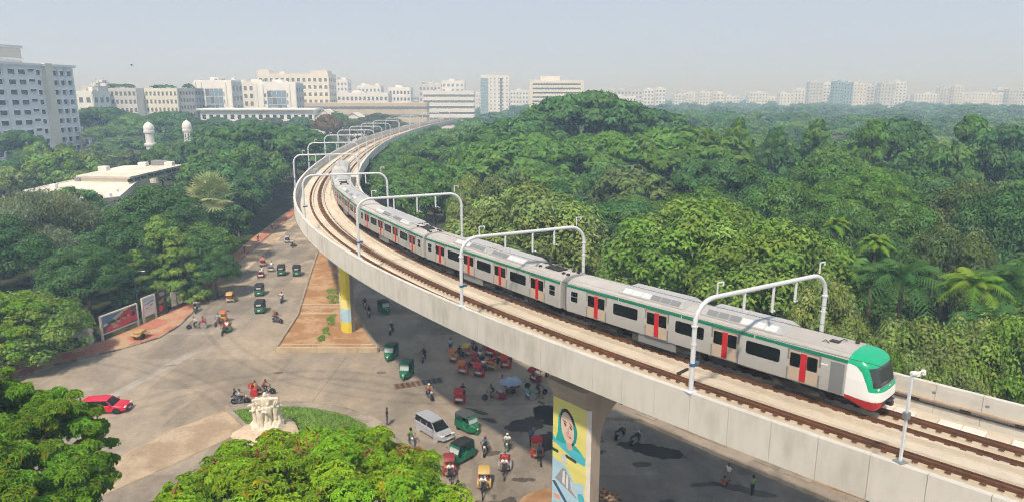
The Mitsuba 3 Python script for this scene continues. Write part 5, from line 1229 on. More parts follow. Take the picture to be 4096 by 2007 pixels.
def hulls(bones, seg=10):
    """one closed surface: the union of the hulls of the spheres at each bone's two ends"""
    M = None
    for (a, ra), (b, rb) in bones:
        s = [m3.Manifold.sphere(r, seg).translate([float(x) for x in p]) for p, r in ((a, ra), (b, rb))]
        h = m3.Manifold.batch_hull(s); M = h if M is None else M + h
    return M
def smooth_mesh(M, length=None, it=6):
    if length: M = M.refine_to_length(length)
    m = M.to_mesh(); t = trimesh.Trimesh(np.array(m.vert_properties[:, :3]), np.array(m.tri_verts), process=True)
    if it: trimesh.smoothing.filter_taubin(t, .5, -.52, it)
    return np.array(t.vertices), np.array(t.faces)
POSES = {   # joints: pelvis, chest, neck, head, then (shoulder, elbow, wrist) left/right, (hip, knee, ankle, toe) left/right; facing +x
 'stand': dict(pel=(0, 0, .95), che=(.0, 0, 1.28), nec=(.0, 0, 1.46), hea=(.02, 0, 1.60), aL=((0, .19, 1.40), (-.03, .25, 1.12), (.05, .26, .87)), aR=((0, -.19, 1.40), (-.03, -.25, 1.12), (.06, -.25, .87)), lL=((0, .09, .92), (.02, .10, .49), (-.02, .10, .08), (.14, .12, .03)), lR=((0, -.09, .92), (.03, -.11, .49), (.0, -.11, .08), (.16, -.13, .03))),
 'walk': dict(pel=(0, 0, .94), che=(.03, 0, 1.27), nec=(.04, 0, 1.45), hea=(.07, 0, 1.59), aL=((.02, .19, 1.39), (-.12, .24, 1.14), (-.06, .25, .90)), aR=((.03, -.19, 1.39), (.08, -.25, 1.12), (.24, -.22, .96)), lL=((0, .09, .91), (.16, .10, .52), (.20, .10, .10), (.35, .11, .05)), lR=((0, -.09, .91), (.02, -.10, .50), (-.26, -.10, .15), (-.15, -.11, .04))),
 'bench': dict(pel=(-.42, 0, .80), che=(-.50, 0, 1.14), nec=(-.49, 0, 1.32), hea=(-.46, 0, 1.46), aL=((-.49, .19, 1.26), (-.42, .26, 1.00), (-.18, .20, .90)), aR=((-.49, -.19, 1.26), (-.42, -.26, 1.00), (-.18, -.18, .90)), lL=((-.42, .10, .78), (-.02, .12, .80), (.04, .12, .40), (.18, .13, .35)), lR=((-.42, -.10, .78), (-.02, -.12, .80), (.05, -.12, .40), (.19, -.13, .35))),
 'moto': dict(pel=(-.20, 0, .84), che=(-.08, 0, 1.16), nec=(-.04, 0, 1.34), hea=(.0, 0, 1.48), aL=((-.05, .19, 1.27), (.18, .30, 1.08), (.44, .30, 1.02)), aR=((-.05, -.19, 1.27), (.18, -.30, 1.08), (.44, -.30, 1.02)), lL=((-.20, .11, .82), (.20, .22, .68), (.02, .20, .30), (.17, .20, .26)), lR=((-.20, -.11, .82), (.20, -.22, .68), (.02, -.20, .30), (.17, -.20, .26))),
 'pillion': dict(pel=(-.58, 0, .90), che=(-.54, 0, 1.23), nec=(-.52, 0, 1.41), hea=(-.48, 0, 1.55), aL=((-.52, .19, 1.33), (-.36, .27, 1.12), (-.14, .22, 1.05)), aR=((-.52, -.19, 1.33), (-.36, -.27, 1.12), (-.14, -.22, 1.05)), lL=((-.58, .12, .88), (-.20, .24, .74), (-.34, .22, .36), (-.19, .22, .32)), lR=((-.58, -.12, .88), (-.20, -.24, .74), (-.34, -.22, .36), (-.19, -.22, .32))),
 'cycle': dict(pel=(.28, 0, .98), che=(.46, 0, 1.28), nec=(.53, 0, 1.44), hea=(.60, 0, 1.57), aL=((.50, .19, 1.38), (.68, .27, 1.16), (.90, .26, 1.02)), aR=((.50, -.19, 1.38), (.68, -.27, 1.16), (.90, -.26, 1.02)), lL=((.28, .09, .96), (.66, .13, .82), (.58, .12, .44), (.73, .12, .40)), lR=((.28, -.09, .96), (.58, -.13, .62), (.46, -.12, .22), (.61, -.12, .18))),
 'squat': dict(pel=(-.10, 0, .30), che=(.02, 0, .62), nec=(.08, 0, .78), hea=(.13, 0, .91), aL=((.04, .19, .72), (.20, .22, .50), (.42, .16, .52)), aR=((.04, -.19, .72), (.20, -.22, .50), (.42, -.14, .50)), lL=((-.10, .10, .28), (.30, .16, .50), (.24, .14, .08), (.39, .15, .03)), lR=((-.10, -.10, .28), (.30, -.16, .50), (.26, -.14, .08), (.41, -.15, .03)))}
def hand(w, e, side):
    w, e = np.array(w), np.array(e); d = unit(w - e); s = unit(np.cross(d, [0, 0, 1.]) if abs(d[2]) < .9 else np.array([1., 0, 0])); u = np.cross(s, d)
    palm = w + d * .075; B = [((w, .028), (palm, .034))]
    for k, (o, l) in enumerate(((-.030, .062), (-.010, .075), (.011, .070), (.031, .054))):
        a = palm + s * o + d * .02; b = a + d * l * .6 - u * .012; B += [((a, .0105), (b, .0095)), ((b, .0095), (b + d * l * .45 - u * .03, .008))]
    t = w + d * .03 + s * .026 * side; B.append(((t, .013), (t + d * .045 + s * .032 * side, .010)))
    return B
def short_label(lab, n=10):
    w = lab.replace(',', '').split()[:n]
    while w[-1] in ('the', 'of', 'a', 'in', 'with', 'by', 'and', 'behind', 'at', 'on', 'one', 'to', 'left', 'right', 'two', 'front', 'before', 'near', 'painted', 'grey', 'round', 'far', 'beside', 'its', 'from'): w = w[:-1]
    return ' '.join(w)
PEOPLE = {}
def person_meshes(pose):
    if pose in PEOPLE: return PEOPLE[pose]
    P = POSES[pose]; v = np.array
    hea, nec, che, pel = (v(P[k]) for k in ('hea', 'nec', 'che', 'pel'))
    up = unit(hea - nec + [0, 0, .15]); fx = v([1., 0, 0])
    sk = [((nec - up * .03, .052), (nec + up * .06, .050)), ((hea - up * .035 + fx * .012, .078), (hea + up * .035 - fx * .01, .092)), ((hea + fx * .085 - up * .01, .013), (hea + fx * .104 - up * .028, .015)), ((hea + fx * .055 - up * .085, .030), (hea + fx * .062 - up * .078, .030)),
          ((hea + v([.0, .088, -.01]), .014), (hea + v([-.01, .09, .02]), .018)), ((hea + v([.0, -.088, -.01]), .014), (hea + v([-.01, -.09, .02]), .018)), ((hea + fx * .082 + v([0, .03, .012]), .012), (hea + fx * .082 + v([0, -.03, .012]), .012))]
    sk += [((nec, .05), (che, .06)), ((che, .06), (pel, .06))]
    sh = [((pel + [0, .05, .08], .125), (che + [0, .04, 0], .135)), ((pel + [0, -.05, .08], .125), (che + [0, -.04, 0], .135)), ((che + [0, .10, .04], .10), (che + [0, -.10, .04], .10)), ((che, .12), (nec - up * .04, .062))]
    tr = [((pel + [0, .06, 0], .128), (pel + [0, -.06, 0], .128)), ((pel + [0, 0, .06], .125), (pel, .13))]; bt = []
    for k, sd in (('L', 1), ('R', -1)):
        s, e, w = (v(q) for q in P['a' + k]); h, kn, an, to = (v(q) for q in P['l' + k])
        sk += [((s, .048), (e, .040)), ((e, .040), (w, .028))] + hand(w, e, sd)
        sh += [((che + [0, sd * .10, .06], .085), (s, .072)), ((s, .070), (s + (e - s) * .78, .058))]
        tr += [((h, .092), (kn, .066)), ((kn, .064), (an + (kn - an) * .10, .052))]
        sk += [((an + (kn - an) * .25, .040), (an, .036)), ((che, .06), (s, .045)), ((pel, .06), (h, .055)), ((h, .055), (kn, .045)), ((kn, .045), (an, .036))]
        bt += [((an + [0, 0, -.02], .045), (to, .034)), ((an + unit(an - to) * .03 - [0, 0, .03], .036), (to, .034))]
    hair = hulls([((hea + up * .035 - fx * .018, .100), (hea - fx * .035 - up * .005, .092))])
    cut = m3.Manifold.cube([.3, .4, .4], True).translate([float(x) for x in hea + fx * .185 - up * .12])
    helm = hulls([((hea + up * .03 - fx * .012, .128), (hea - up * .03 - fx * .01, .122))])
    vis = hulls([((hea + fx * .09 + v([0, .05, .0]), .05), (hea + fx * .09 + v([0, -.05, .0]), .05))])
    PEOPLE[pose] = {k: mikit.ply(m, None, True) for k, m in dict(body=smooth_mesh(hulls(sk), .05, 4), shirt=smooth_mesh(hulls(sh), .08, 6), trousers=smooth_mesh(hulls(tr), .08, 6), shoes=smooth_mesh(hulls(bt), None, 0), hair=smooth_mesh(hair - cut, None, 0), helmet=smooth_mesh(helm, None, 0), visor=smooth_mesh(vis, None, 0)).items()}
    return PEOPLE[pose]
def person(pose, x, y, deg, shirt, trousers, label, z=0.0, head='hair', skin='skin', s=1.0, group=None):
    key = numbered('person'); m = person_meshes(pose); tw = place(x, y, z, deg, s)
    add(key + '__body', m['body'], skin, tw=tw); add(key + '__shirt', m['shirt'], shirt, tw=tw); add(key + '__trousers', m['trousers'], trousers, tw=tw); add(key + '__shoes', m['shoes'], 'black', tw=tw)
    if head == 'hair': add(key + '__hair', m['hair'], 'hair', tw=tw)
    else: add(key + '__helmet', m['helmet'], head, tw=tw); add(key + '__visor', m['visor'], 'glass_dark', tw=tw)
    tag(key, label, 'person', group or ('people on foot' if pose in ('stand', 'walk', 'squat') else 'riders and passengers')); return key
def wheel(c, r, w, n=18):
    return lathe([(r * .72, -w * .4), (r * .9, -w / 2), (r, -w * .3), (r, w * .3), (r * .9, w / 2), (r * .72, w * .4), (r * .70, 0)], n, 'y', c)
def disc(c, r, w, n=14): return lathe([(.02, -w / 2), (r, -w * .4), (r, w * .4), (.02, w / 2)], n, 'y', c)
def spokes(c, r, n=10):
    c = np.array(c); return join([tube([c + [0, .02, 0], c + [r * math.cos(a), 0, r * math.sin(a)]], .006, 3) for a in np.arange(n) * 2 * PI / n] + [lathe([(.035, -.05), (.035, .05)], 8, 'y', c)])
SH = {}
def thing(name, label, cat, parts, x, y, deg, group=None, z=0.0, swap={}, sid=None):
    key = numbered(name); tw = place(x, y, z, deg); made = {}; sid = sid or name
    for i, (pn, mk, m) in enumerate(parts):
        if (sid, i) not in SH:
            r = mk(); r, sm = r if isinstance(r[1], (int, bool)) else (r, False)
            SH[sid, i] = mikit.ply(r, None, sm)
        holder = ''
        if '/' in pn: h, pn = pn.split('/'); holder = made.get(h, h) + '__'
        k = add(f'{key}__{holder}{pn}', SH[sid, i], swap.get(m, m), tw=tw); made[pn] = k.split('__', 1)[1]
    tag(key, label, cat, group or {'cycle rickshaw': 'cycle rickshaws on the junction', 'motor rickshaw': 'green motor rickshaws on the roads', 'motorcycle': 'motorcycles on the roads'}.get(cat)); return key
def shell(sections, sm=35):
    return loft([np.array(s) for s in sections]), sm
def rr_section(x, hw, z0, z1, rt=.18, rb=.08):
    """rounded section in the plane x"""
    P = []
    for cy, cz, r, a0 in ((hw - rt, z1 - rt, rt, 0), (-hw + rt, z1 - rt, rt, 90), (-hw + rb, z0 + rb, rb, 180), (hw - rb, z0 + rb, rb, 270)):
        P += [(x, cy + r * math.cos(math.radians(a0 + a)), cz + r * math.sin(math.radians(a0 + a))) for a in (0, 30, 60, 90)]
    return P
# --- motor rickshaw: green body, dark canopy
def auto_grille(W, s):
    y = s * (W - .005)
    return join([box(-1.05, -.25, y - .01, y + .01, z, z + .03) for z in (1.02, 1.12, 1.22, 1.32, 1.42)] + [box(x, x + .03, y - .012, y + .012, .95, 1.52) for x in (-1.05, -.65, -.28)])
def auto_parts():
    W = .64
    P = [('body', lambda: shell([rr_section(-1.30, W - .06, .34, .92, .12), rr_section(-1.24, W, .28, .98, .12), rr_section(-.2, W + .02, .26, .96, .10), rr_section(.10, W, .26, .60, .08), rr_section(.55, W - .04, .26, .58, .08), rr_section(.72, W - .10, .26, .98, .12), rr_section(.98, .44, .28, 1.0, .14), rr_section(1.22, .28, .40, .86, .14), rr_section(1.32, .14, .50, .74, .08)]), 'auto_green'),
         ('canopy', lambda: shell([rr_section(-1.26, W - .08, .96, 1.50, .2), rr_section(-1.20, W - .02, .95, 1.66, .22), rr_section(-.6, W, 1.45, 1.76, .14, .06), rr_section(.1, W, 1.50, 1.78, .14, .06), rr_section(.52, W - .06, 1.55, 1.74, .08, .05)]), 'canopy_black'),
         ('visor', lambda: cbox((.62, 0, 1.60), (.26, 1.12, .07), .03), 'auto_green'),
         ('windscreen', lambda: loft([np.array([(.72, -.50, 1.02), (.72, .50, 1.02), (.745, .50, 1.02), (.745, -.50, 1.02)]), np.array([(.56, -.50, 1.56), (.56, .50, 1.56), (.585, .50, 1.56), (.585, -.50, 1.56)])]), 'glass_light'),
         ('windscreen_frame', lambda: join([tube([(.74, y, .98), (.58, y, 1.60)], .03, 6) for y in (-.52, .52)] + [tube([(.745, -.5, 1.0), (.745, .5, 1.0)], .03, 6)]), 'auto_green'),
         ('rear_window', lambda: cbox((-1.245, 0, 1.30), (.05, .70, .26), .02), 'glass_light'),
         ('door_grille', lambda: auto_grille(W, 1), 'auto_dark_green'), ('door_grille', lambda: auto_grille(W, -1), 'auto_dark_green'),
         ('side_post', lambda: join([tube([(x, s * (W - .02), .6), (x, s * (W - .02), 1.55)], .022, 6) for s in (-1, 1) for x in (-.22, .46)]), 'auto_dark_green'),
         ('seat', lambda: join([cbox((-.82, 0, .66), (.62, 1.1, .16), .05), cbox((-1.08, 0, .95), (.14, 1.1, .5), .05), cbox((.15, 0, .70), (.36, .5, .12), .04)]), 'canopy_grey'),
         ('wheel', lambda: wheel((-.86, .56, .22), .22, .13), 'tyre'), ('wheel', lambda: wheel((-.86, -.56, .22), .22, .13), 'tyre'), ('wheel', lambda: wheel((1.08, 0, .22), .22, .12), 'tyre'),
         ('front_mudguard', lambda: (lathe([(.25, -.09), (.28, -.08), (.28, .08), (.25, .09)], 16, 'y', (1.08, 0, .25)), 30), 'auto_green'),
         ('headlight', lambda: lathe([(.02, -.05), (.09, -.03), (.10, .03), (.05, .06)], 12, 'x', (1.30, 0, .66)), 'headlight'),
         ('tail_light', lambda: cbox((-1.31, .48, .72), (.03, .10, .14), .01), 'lamp_red'), ('tail_light', lambda: cbox((-1.31, -.48, .72), (.03, .10, .14), .01), 'lamp_red'),
         ('number_plate', lambda: cbox((-1.315, 0, .56), (.02, .40, .16), .005), 'plate_white'),
         ('bumper', lambda: tube([(-1.36, -.6, .34), (-1.40, 0, .34), (-1.36, .6, .34)], .03, 6), 'frame_dark'),
         ('mirror', lambda: join([tube([(.66, s * .56, 1.2), (.74, s * .74, 1.28)], .014, 5) for s in (-1, 1)] + [cbox((.75, s * .76, 1.30), (.03, .10, .12), .01) for s in (-1, 1)]), 'black')]
    return P
AUTO = auto_parts()
G = 'green motor rickshaws on the roads'
for x, y, a, lab in ((-39.0, 101.6, 101, 'green motor rickshaw on the left road, the farther of two driving in line'), (-35.8, 93.0, 99, 'green motor rickshaw on the left road, the nearer of two driving in line'), (-39.6, 113.6, 103, 'green motor rickshaw on the left road, left one of two side by side'), (-36.9, 113.4, 103, 'green motor rickshaw on the left road, right one close to the island'),
                     (-18.1, 92.6, -60, 'dark green motor rickshaw in the shade behind the painted far pier'), (-11.6, 69.9, -96, 'green motor rickshaw facing the camera before the drain grating'), (-14.2, 75.2, -97, 'green motor rickshaw at the corner of the traffic island'), (-4.0, 57.5, -47, 'green motor rickshaw beside the silver minivan'), (-4.4, 52.2, -128, 'green motor rickshaw with a black canopy in front of the minivan')):
    sw = {'canopy_black': 'canopy_grey'} if 'beside the silver' in lab else {'canopy_black': 'auto_dark_green'} if 'facing the camera' in lab or 'corner of' in lab else {}
    thing('motor_rickshaw', lab, 'motor rickshaw', AUTO, x, y, a, swap=sw)
# --- cycle rickshaw
def rick_parts(hood):
    P = [('rear_wheel', lambda: wheel((-.52, .48, .34), .34, .05, 20), 'tyre'), ('rear_wheel', lambda: wheel((-.52, -.48, .34), .34, .05, 20), 'tyre'), ('front_wheel', lambda: wheel((1.22, 0, .34), .34, .05, 20), 'tyre'),
         ('rear_wheel/spokes', lambda: spokes((-.52, -.48, .34), .27), 'chrome'), ('front_wheel/spokes', lambda: spokes((1.22, 0, .34), .27), 'chrome'),
         ('frame', lambda: join([tube([(-.52, -.5, .34), (-.52, .5, .34)], .025, 6), tube([(-.52, 0, .36), (.30, 0, .40), (.42, 0, .30)], .025, 6), tube([(.30, 0, .34), (.26, 0, .92)], .022, 6), tube([(.28, 0, .82), (1.02, 0, .88)], .022, 6), tube([(.42, 0, .30), (1.02, 0, .80)], .022, 6), tube([(1.22, 0, .34), (1.00, 0, .98)], .022, 6), tube([(.96, -.28, 1.02), (1.02, 0, 1.02), (.96, .28, 1.02)], .016, 6)] + [tube([(-.52, s * .40, .36), (-.1, s * .40, .42), (.2, 0, .44)], .02, 6) for s in (-1, 1)]), 'frame_dark'),
         ('saddle', lambda: cbox((.26, 0, .96), (.26, .18, .08), .03), 'black'), ('crank', lambda: join([disc((.42, .06, .30), .10, .02), tube([(.42, .07, .30), (.52, .12, .42)], .012, 5), tube([(.42, -.07, .30), (.32, -.12, .18)], .012, 5)]), 'frame_dark'),
         ('floor', lambda: cbox((-.02, 0, .40), (.50, .84, .05), .02), 'wood'), ('seat_box', lambda: cbox((-.46, 0, .60), (.52, .86, .34), .04), 'hood_main'), ('seat_cushion', lambda: cbox((-.44, 0, .80), (.50, .82, .09), .04), 'hood_second'),
         ('backrest', lambda: cbox((-.74, 0, .98), (.08, .86, .46), .04), 'hood_second'), ('painted_backboard', lambda: cbox((-.80, 0, .50), (.03, .80, .24), .01), 'plate_white'), ('painted_back', lambda: cbox((-.795, 0, .93), (.03, .84, .56), .02), 'hood_second'), ('back_trim', lambda: cbox((-.815, 0, .86), (.02, .50, .30), .02), 'hood_main'), ('mudguard', lambda: (lathe([(.37, .41), (.40, .42), (.40, .54), (.37, .55)], 18, 'y', (-.52, 0, .36)), 30), 'hood_main'), ('mudguard', lambda: (lathe([(.37, -.55), (.40, -.54), (.40, -.42), (.37, -.41)], 18, 'y', (-.52, 0, .36)), 30), 'hood_main'),
         ('tail_bar', lambda: join([tube([(-.86, -.5, .26), (-.86, .5, .26)], .02, 6), tube([(-.86, .3, .26), (-.6, .3, .4)], .018, 6), tube([(-.86, -.3, .26), (-.6, -.3, .4)], .018, 6)]), 'frame_dark')]
    if hood == 'up':
        P.append(('hood', lambda: (loft([np.array([(-.78 + .02 + (r) * math.cos(a), y, .92 + (r * 1.05) * math.sin(a)) for a in np.linspace(math.radians(150), math.radians(34), 12)] + [(-.78 + .02 + (r - .03) * math.cos(a), y, .92 + (r * 1.05 - .03) * math.sin(a)) for a in np.linspace(math.radians(34), math.radians(150), 12)]) for y, r in ((-.45, .70), (-.2, .75), (.2, .75), (.45, .70))]), 40), 'hood_main'))
    else:
        P.append(('folded_hood', lambda: (join([tube([(-.84 - .05 * i, -.48, .90 + .02 * i), (-.98 - .05 * i, -.40, 1.08), (-1.0 - .05 * i, 0, 1.16 + .015 * i), (-.98 - .05 * i, .40, 1.08), (-.84 - .05 * i, .48, .90 + .02 * i)], .05, 6) for i in range(3)]), 50), 'hood_main'))
    return P
RUP, RDN = rick_parts('up'), rick_parts('down')
def rickshaw(x, y, a, label, up=True, main='hood_red', second='hood_yellow'):
    return thing('cycle_rickshaw', label, 'cycle rickshaw', RUP if up else RDN, x, y, a, swap={'hood_main': main, 'hood_second': second}, sid='rick%d' % up)
RK = [(-41.4, 85.9, 205, 'cycle rickshaw with a red-shirted passenger by the left kerb', False, 'hood_grey', 'hood_red', 'shirt_white', 'shirt_red'),
      (-37.1, 84.0, -88, 'green-framed cycle rickshaw in front of the two others on the left road', False, 'hood_green', 'hood_red', 'shirt_red', 'shirt_white'), (-39.2, 87.6, -100, 'orange-hooded cycle rickshaw behind the green-framed one', True, 'hood_orange', 'hood_yellow', 'shirt_sky', None),
      (-42.0, 98.0, 100, 'yellowish cycle rickshaw left of the line of motor rickshaws', True, 'hood_yellow', 'hood_red', 'shirt_black', None), (-42.5, 112.0, 100, 'cycle rickshaw with a pale load, nearest of three on the left road', False, 'hood_maroon', 'hood_grey', 'shirt_white', 'shirt_white'),
      (-42.2, 116.0, 100, 'cycle rickshaw right of three on the left road', False, 'hood_grey', 'hood_grey', 'shirt_white', None), (-45.0, 120.0, 101, 'cycle rickshaw with an orange hood, farthest of three', True, 'hood_orange', 'hood_maroon', 'shirt_black', None),
      (-46.9, 139.7, 100, 'grey cycle rickshaw far up the left road, left one of a pair', True, 'hood_grey', 'hood_maroon', 'shirt_black', None), (-44.6, 135.5, -78, 'cycle rickshaw far up the left road, right one of a pair', False, 'hood_grey', 'hood_yellow', 'shirt_white', None),
      (-25.9, 65.3, 4, 'red cycle rickshaw crossing behind the sculpture', False, 'hood_red', 'hood_red', 'shirt_rust', 'shirt_yellow'), (-5.1, 63.8, 78, 'cycle rickshaw with a round red hood at the edge of the shade', True, 'hood_red', 'hood_red', 'shirt_black', None),
      (-6.4, 74.6, 60, 'orange-backed cycle rickshaw at the left end of the parked cluster', True, 'hood_orange', 'hood_yellow', 'shirt_black', None), (-4.9, 76.4, 60, 'cycle rickshaw with a yellow and orange hood at the back of the cluster', True, 'hood_yellow', 'hood_orange', 'shirt_black', None), (-5.2, 71.1, 70, 'orange cycle rickshaw at the front left of the cluster', True, 'hood_orange', 'hood_red', None, None),
      (-3.4, 70.5, 68, 'red cycle rickshaw in the front row of the cluster, second from left', True, 'hood_red', 'hood_maroon', 'shirt_white', None), (-2.1, 72.4, 66, 'cycle rickshaw with a folded yellow hood in the middle of the cluster', False, 'hood_yellow', 'hood_red', None, 'shirt_red'), (-.5, 72.8, 70, 'cycle rickshaw with a bright red hood at the right end of the cluster', True, 'hood_red', 'hood_orange', 'shirt_black', None),
      (-2.3, 76.5, 62, 'red-seated cycle rickshaw at the back right of the cluster', False, 'hood_red', 'hood_red', 'shirt_red', None), (-3.9, 73.2, 64, 'maroon cycle rickshaw squeezed in the middle of the parked cluster', True, 'hood_maroon', 'hood_orange', 'shirt_white', None), (-.9, 75.0, 58, 'cycle rickshaw with an orange seat at the far right of the cluster', False, 'hood_orange', 'hood_red', 'shirt_black', None), (-1.6, 64.3, 200, 'brown cycle rickshaw left of the cart with the blue tarpaulin', False, 'hood_maroon', 'hood_grey', 'shirt_black', None), (2.3, 64.6, 30, 'dark cycle rickshaw right of the cart with the blue tarpaulin', False, 'hood_grey', 'hood_green', 'shirt_black', None),
      (2.9, 68.9, 40, 'cycle rickshaw with a brown round hood behind the blue tarpaulin', True, 'hood_maroon', 'hood_grey', None, None), (-.6, 50.4, -92, 'maroon cycle rickshaw with a grey folded hood right of the near motor rickshaw', False, 'hood_grey', 'hood_maroon', 'shirt_white', 'shirt_red'),
      (2.2, 52.5, -82, 'red and yellow cycle rickshaw left of the painted near pier', True, 'hood_red', 'hood_yellow', 'shirt_blue', None), (-2.2, 47.7, -92, 'yellow-hooded cycle rickshaw lowest in the photo', True, 'hood_yellow', 'hood_maroon', 'shirt_white', 'shirt_sky'), (-5.0, 49.6, -80, 'cycle rickshaw with a brown hood half behind the lime-green tree', True, 'hood_maroon', 'hood_orange', 'shirt_white', None)]
for x, y, a, lab, up, mn, sc, dr_, ps in RK:
    rickshaw(x, y, a, lab, up, mn, sc)
    if dr_: person('cycle', x, y, a, dr_, 'trouser_dark', f'{dr_[6:]}-shirted driver of the ' + short_label(lab), skin='skin_dark')
    if ps: person('bench', x, y, a, ps, 'trouser_blue', f'{ps[6:]}-shirted passenger on the ' + short_label(lab))
# flat cargo tricycle with a blue tarpaulin
thing('cargo_tricycle', 'cargo tricycle loaded under a pale blue tarpaulin', 'cart',
      [('rear_wheel', lambda: wheel((-.62, .52, .34), .34, .05, 20), 'tyre'), ('rear_wheel', lambda: wheel((-.62, -.52, .34), .34, .05, 20), 'tyre'), ('front_wheel', lambda: wheel((1.35, 0, .34), .34, .05, 20), 'tyre'),
       ('platform', lambda: cbox((-.55, 0, .62), (1.7, 1.15, .08), .02), 'wood'), ('frame', lambda: join([tube([(.2, 0, .5), (1.1, 0, .85), (1.35, 0, .34)], .025, 6), tube([(1.1, 0, .85), (1.08, 0, 1.05)], .02, 6), tube([(1.05, -.28, 1.05), (1.05, .28, 1.05)], .018, 6), tube([(-.6, 0, .34), (.3, 0, .38), (.4, 0, .95)], .025, 6)]), 'frame_dark'),
       ('load', lambda: cbox((-.55, 0, 1.0), (1.5, 1.05, .7), .12), 'wood'),
       ('tarpaulin', lambda: ((lambda g: (np.c_[g[:, 0], g[:, 1], g[:, 2]], np.array([[i * 14 + j, i * 14 + j + 1, (i + 1) * 14 + j + 1] for i in range(13) for j in range(13)] + [[i * 14 + j, (i + 1) * 14 + j + 1, (i + 1) * 14 + j] for i in range(13) for j in range(13)])))(np.array([(-.55 + 1.05 * u, .80 * v, 1.42 + .07 * math.sin(7 * u + 3 * v) - .42 * max(abs(u), abs(v)) ** 6 + .05 * math.cos(9 * v)) for u in np.linspace(-1, 1, 14) for v in np.linspace(-1, 1, 14)])), True), 'tarp_blue'),
       ('saddle', lambda: cbox((.4, 0, .98), (.26, .18, .08), .03), 'black')], .4, 66.2, 24)
person('stand', -1.0, 66.4, 30, 'shirt_red', 'trouser_dark', 'man in red standing at the left of the blue tarpaulin', skin='skin_dark')
# --- motorcycles
MOTO = [('front_wheel', lambda: wheel((.66, 0, .30), .30, .10), 'tyre'), ('rear_wheel', lambda: wheel((-.64, 0, .30), .30, .12), 'tyre'), ('front_wheel/hub', lambda: disc((.66, 0, .30), .19, .05), 'grey_steel'), ('rear_wheel/hub', lambda: disc((-.64, 0, .30), .19, .06), 'grey_steel'),
        ('fuel_tank', lambda: (sphere((.14, 0, .80), (.30, .15, .14), 12, 8), True), 'moto_colour'), ('seat', lambda: (loft([np.array(rr_section(x, w, z, z + .10, .04, .03)) for x, w, z in ((-.75, .11, .84), (-.45, .13, .78), (-.1, .10, .74))]), 40), 'black'),
        ('engine', lambda: join([cbox((.08, 0, .42), (.36, .26, .34), .06), cbox((-.15, 0, .36), (.34, .22, .2), .05)]), 'grey_steel'), ('exhaust', lambda: (tube([(.2, -.14, .34), (-.1, -.17, .26), (-.75, -.19, .36)], [.03, .04, .05], 8), 40), 'chrome'),
        ('frame', lambda: join([tube([(.48, 0, .95), (.40, 0, .60), (.1, 0, .26), (-.3, 0, .30)], .03, 6), tube([(-.64, 0, .30), (-.3, 0, .32)], .03, 6), tube([(-.60, .1, .62), (-.64, .1, .30)], .025, 6), tube([(-.60, -.1, .62), (-.64, -.1, .30)], .025, 6)]), 'frame_dark'),
        ('fork', lambda: join([tube([(.48, s * .08, .95), (.66, s * .08, .30)], .024, 6) for s in (-1, 1)]), 'chrome'), ('handlebar', lambda: tube([(.38, -.36, 1.02), (.46, -.2, 1.04), (.48, 0, 1.0), (.46, .2, 1.04), (.38, .36, 1.02)], .016, 6), 'frame_dark'),
        ('headlight', lambda: lathe([(.03, -.07), (.09, -.03), (.10, .05), (.03, .07)], 12, 'x', (.58, 0, .88)), 'headlight'), ('front_mudguard', lambda: (lathe([(.32, -.07), (.34, -.06), (.34, .06), (.32, .07)], 16, 'y', (.66, 0, .33)), 30), 'moto_colour'), ('tail', lambda: cbox((-.82, 0, .80), (.18, .18, .12), .04), 'moto_colour'), ('tail_light', lambda: cbox((-.92, 0, .80), (.03, .12, .07), .01), 'lamp_red'),
        ('mirror', lambda: join([tube([(.42, s * .26, 1.03), (.40, s * .34, 1.18)], .01, 5) for s in (-1, 1)] + [cbox((.40, s * .35, 1.20), (.02, .11, .07), .01) for s in (-1, 1)]), 'black')]
MO = [(-34.3, 97.6, -82, 'black motorcycle with a rider in white, right of the line of motor rickshaws', 'black', ('shirt_white', 'helmet_red'), None), (-31.8, 88.1, -28, 'black motorcycle with two riders turning beside the traffic island', 'black', ('shirt_black', 'helmet_black'), ('shirt_orange', 'hair')),
      (-19.9, 90.8, -75, 'dark motorcycle in the shade left of the dark motor rickshaw', 'black', ('shirt_black', 'helmet_black'), None), (-21.3, 94.7, -75, 'dark motorcycle farthest back in the shade by the far pier', 'black', ('shirt_black', 'hair'), None), (-10.2, 74.5, -95, 'motorcycle under the viaduct left of the rickshaw cluster', 'black', ('shirt_black', 'helmet_red'), None),
      (-27.1, 63.1, 3, 'black motorcycle with two riders behind the sculpture', 'black', ('shirt_sky', 'hair'), ('shirt_black', 'hair')), (-8.9, 55.0, -70, 'motorcycle with a rider in green left of the silver minivan', 'grey_steel', ('shirt_green', 'helmet_black'), None), (-2.3, 53.5, -95, 'motorcycle with a rider in blue in front of the motor rickshaws', 'black', ('shirt_blue', 'helmet_red'), None),
      (-.4, 54.0, -94, 'motorcycle with a rider in white wearing a white helmet', 'frame_green', ('shirt_white', 'helmet_white'), None), (9.7, 56.2, 52, 'parked black motorcycle without a rider, left one of two by the median', 'black', None, None), (10.9, 55.2, 52, 'parked black motorcycle without a rider, right one of two by the median', 'black', None, None),
      (-45.6, 98.6, -80, 'black motorcycle by the left kerb near the tree shade, the farther one', 'black', ('shirt_black', 'helmet_black'), None), (-45.0, 92.8, -70, 'black motorcycle by the left kerb, the nearer one', 'black', ('shirt_black', 'hair'), ('shirt_white', 'hair')), (-8.4, 64.4, -62, 'motorcycle with a rider in orange left of the round red hood', 'black', ('shirt_orange', 'helmet_white'), None), (-15.6, 83.9, -95, 'motorcycle behind the motor rickshaw at the island corner', 'black', ('shirt_black', 'helmet_white'), None), (-4.1, 46.6, -80, 'black motorcycle half hidden by the lime-green tree', 'black', ('shirt_black', 'helmet_black'), None)]
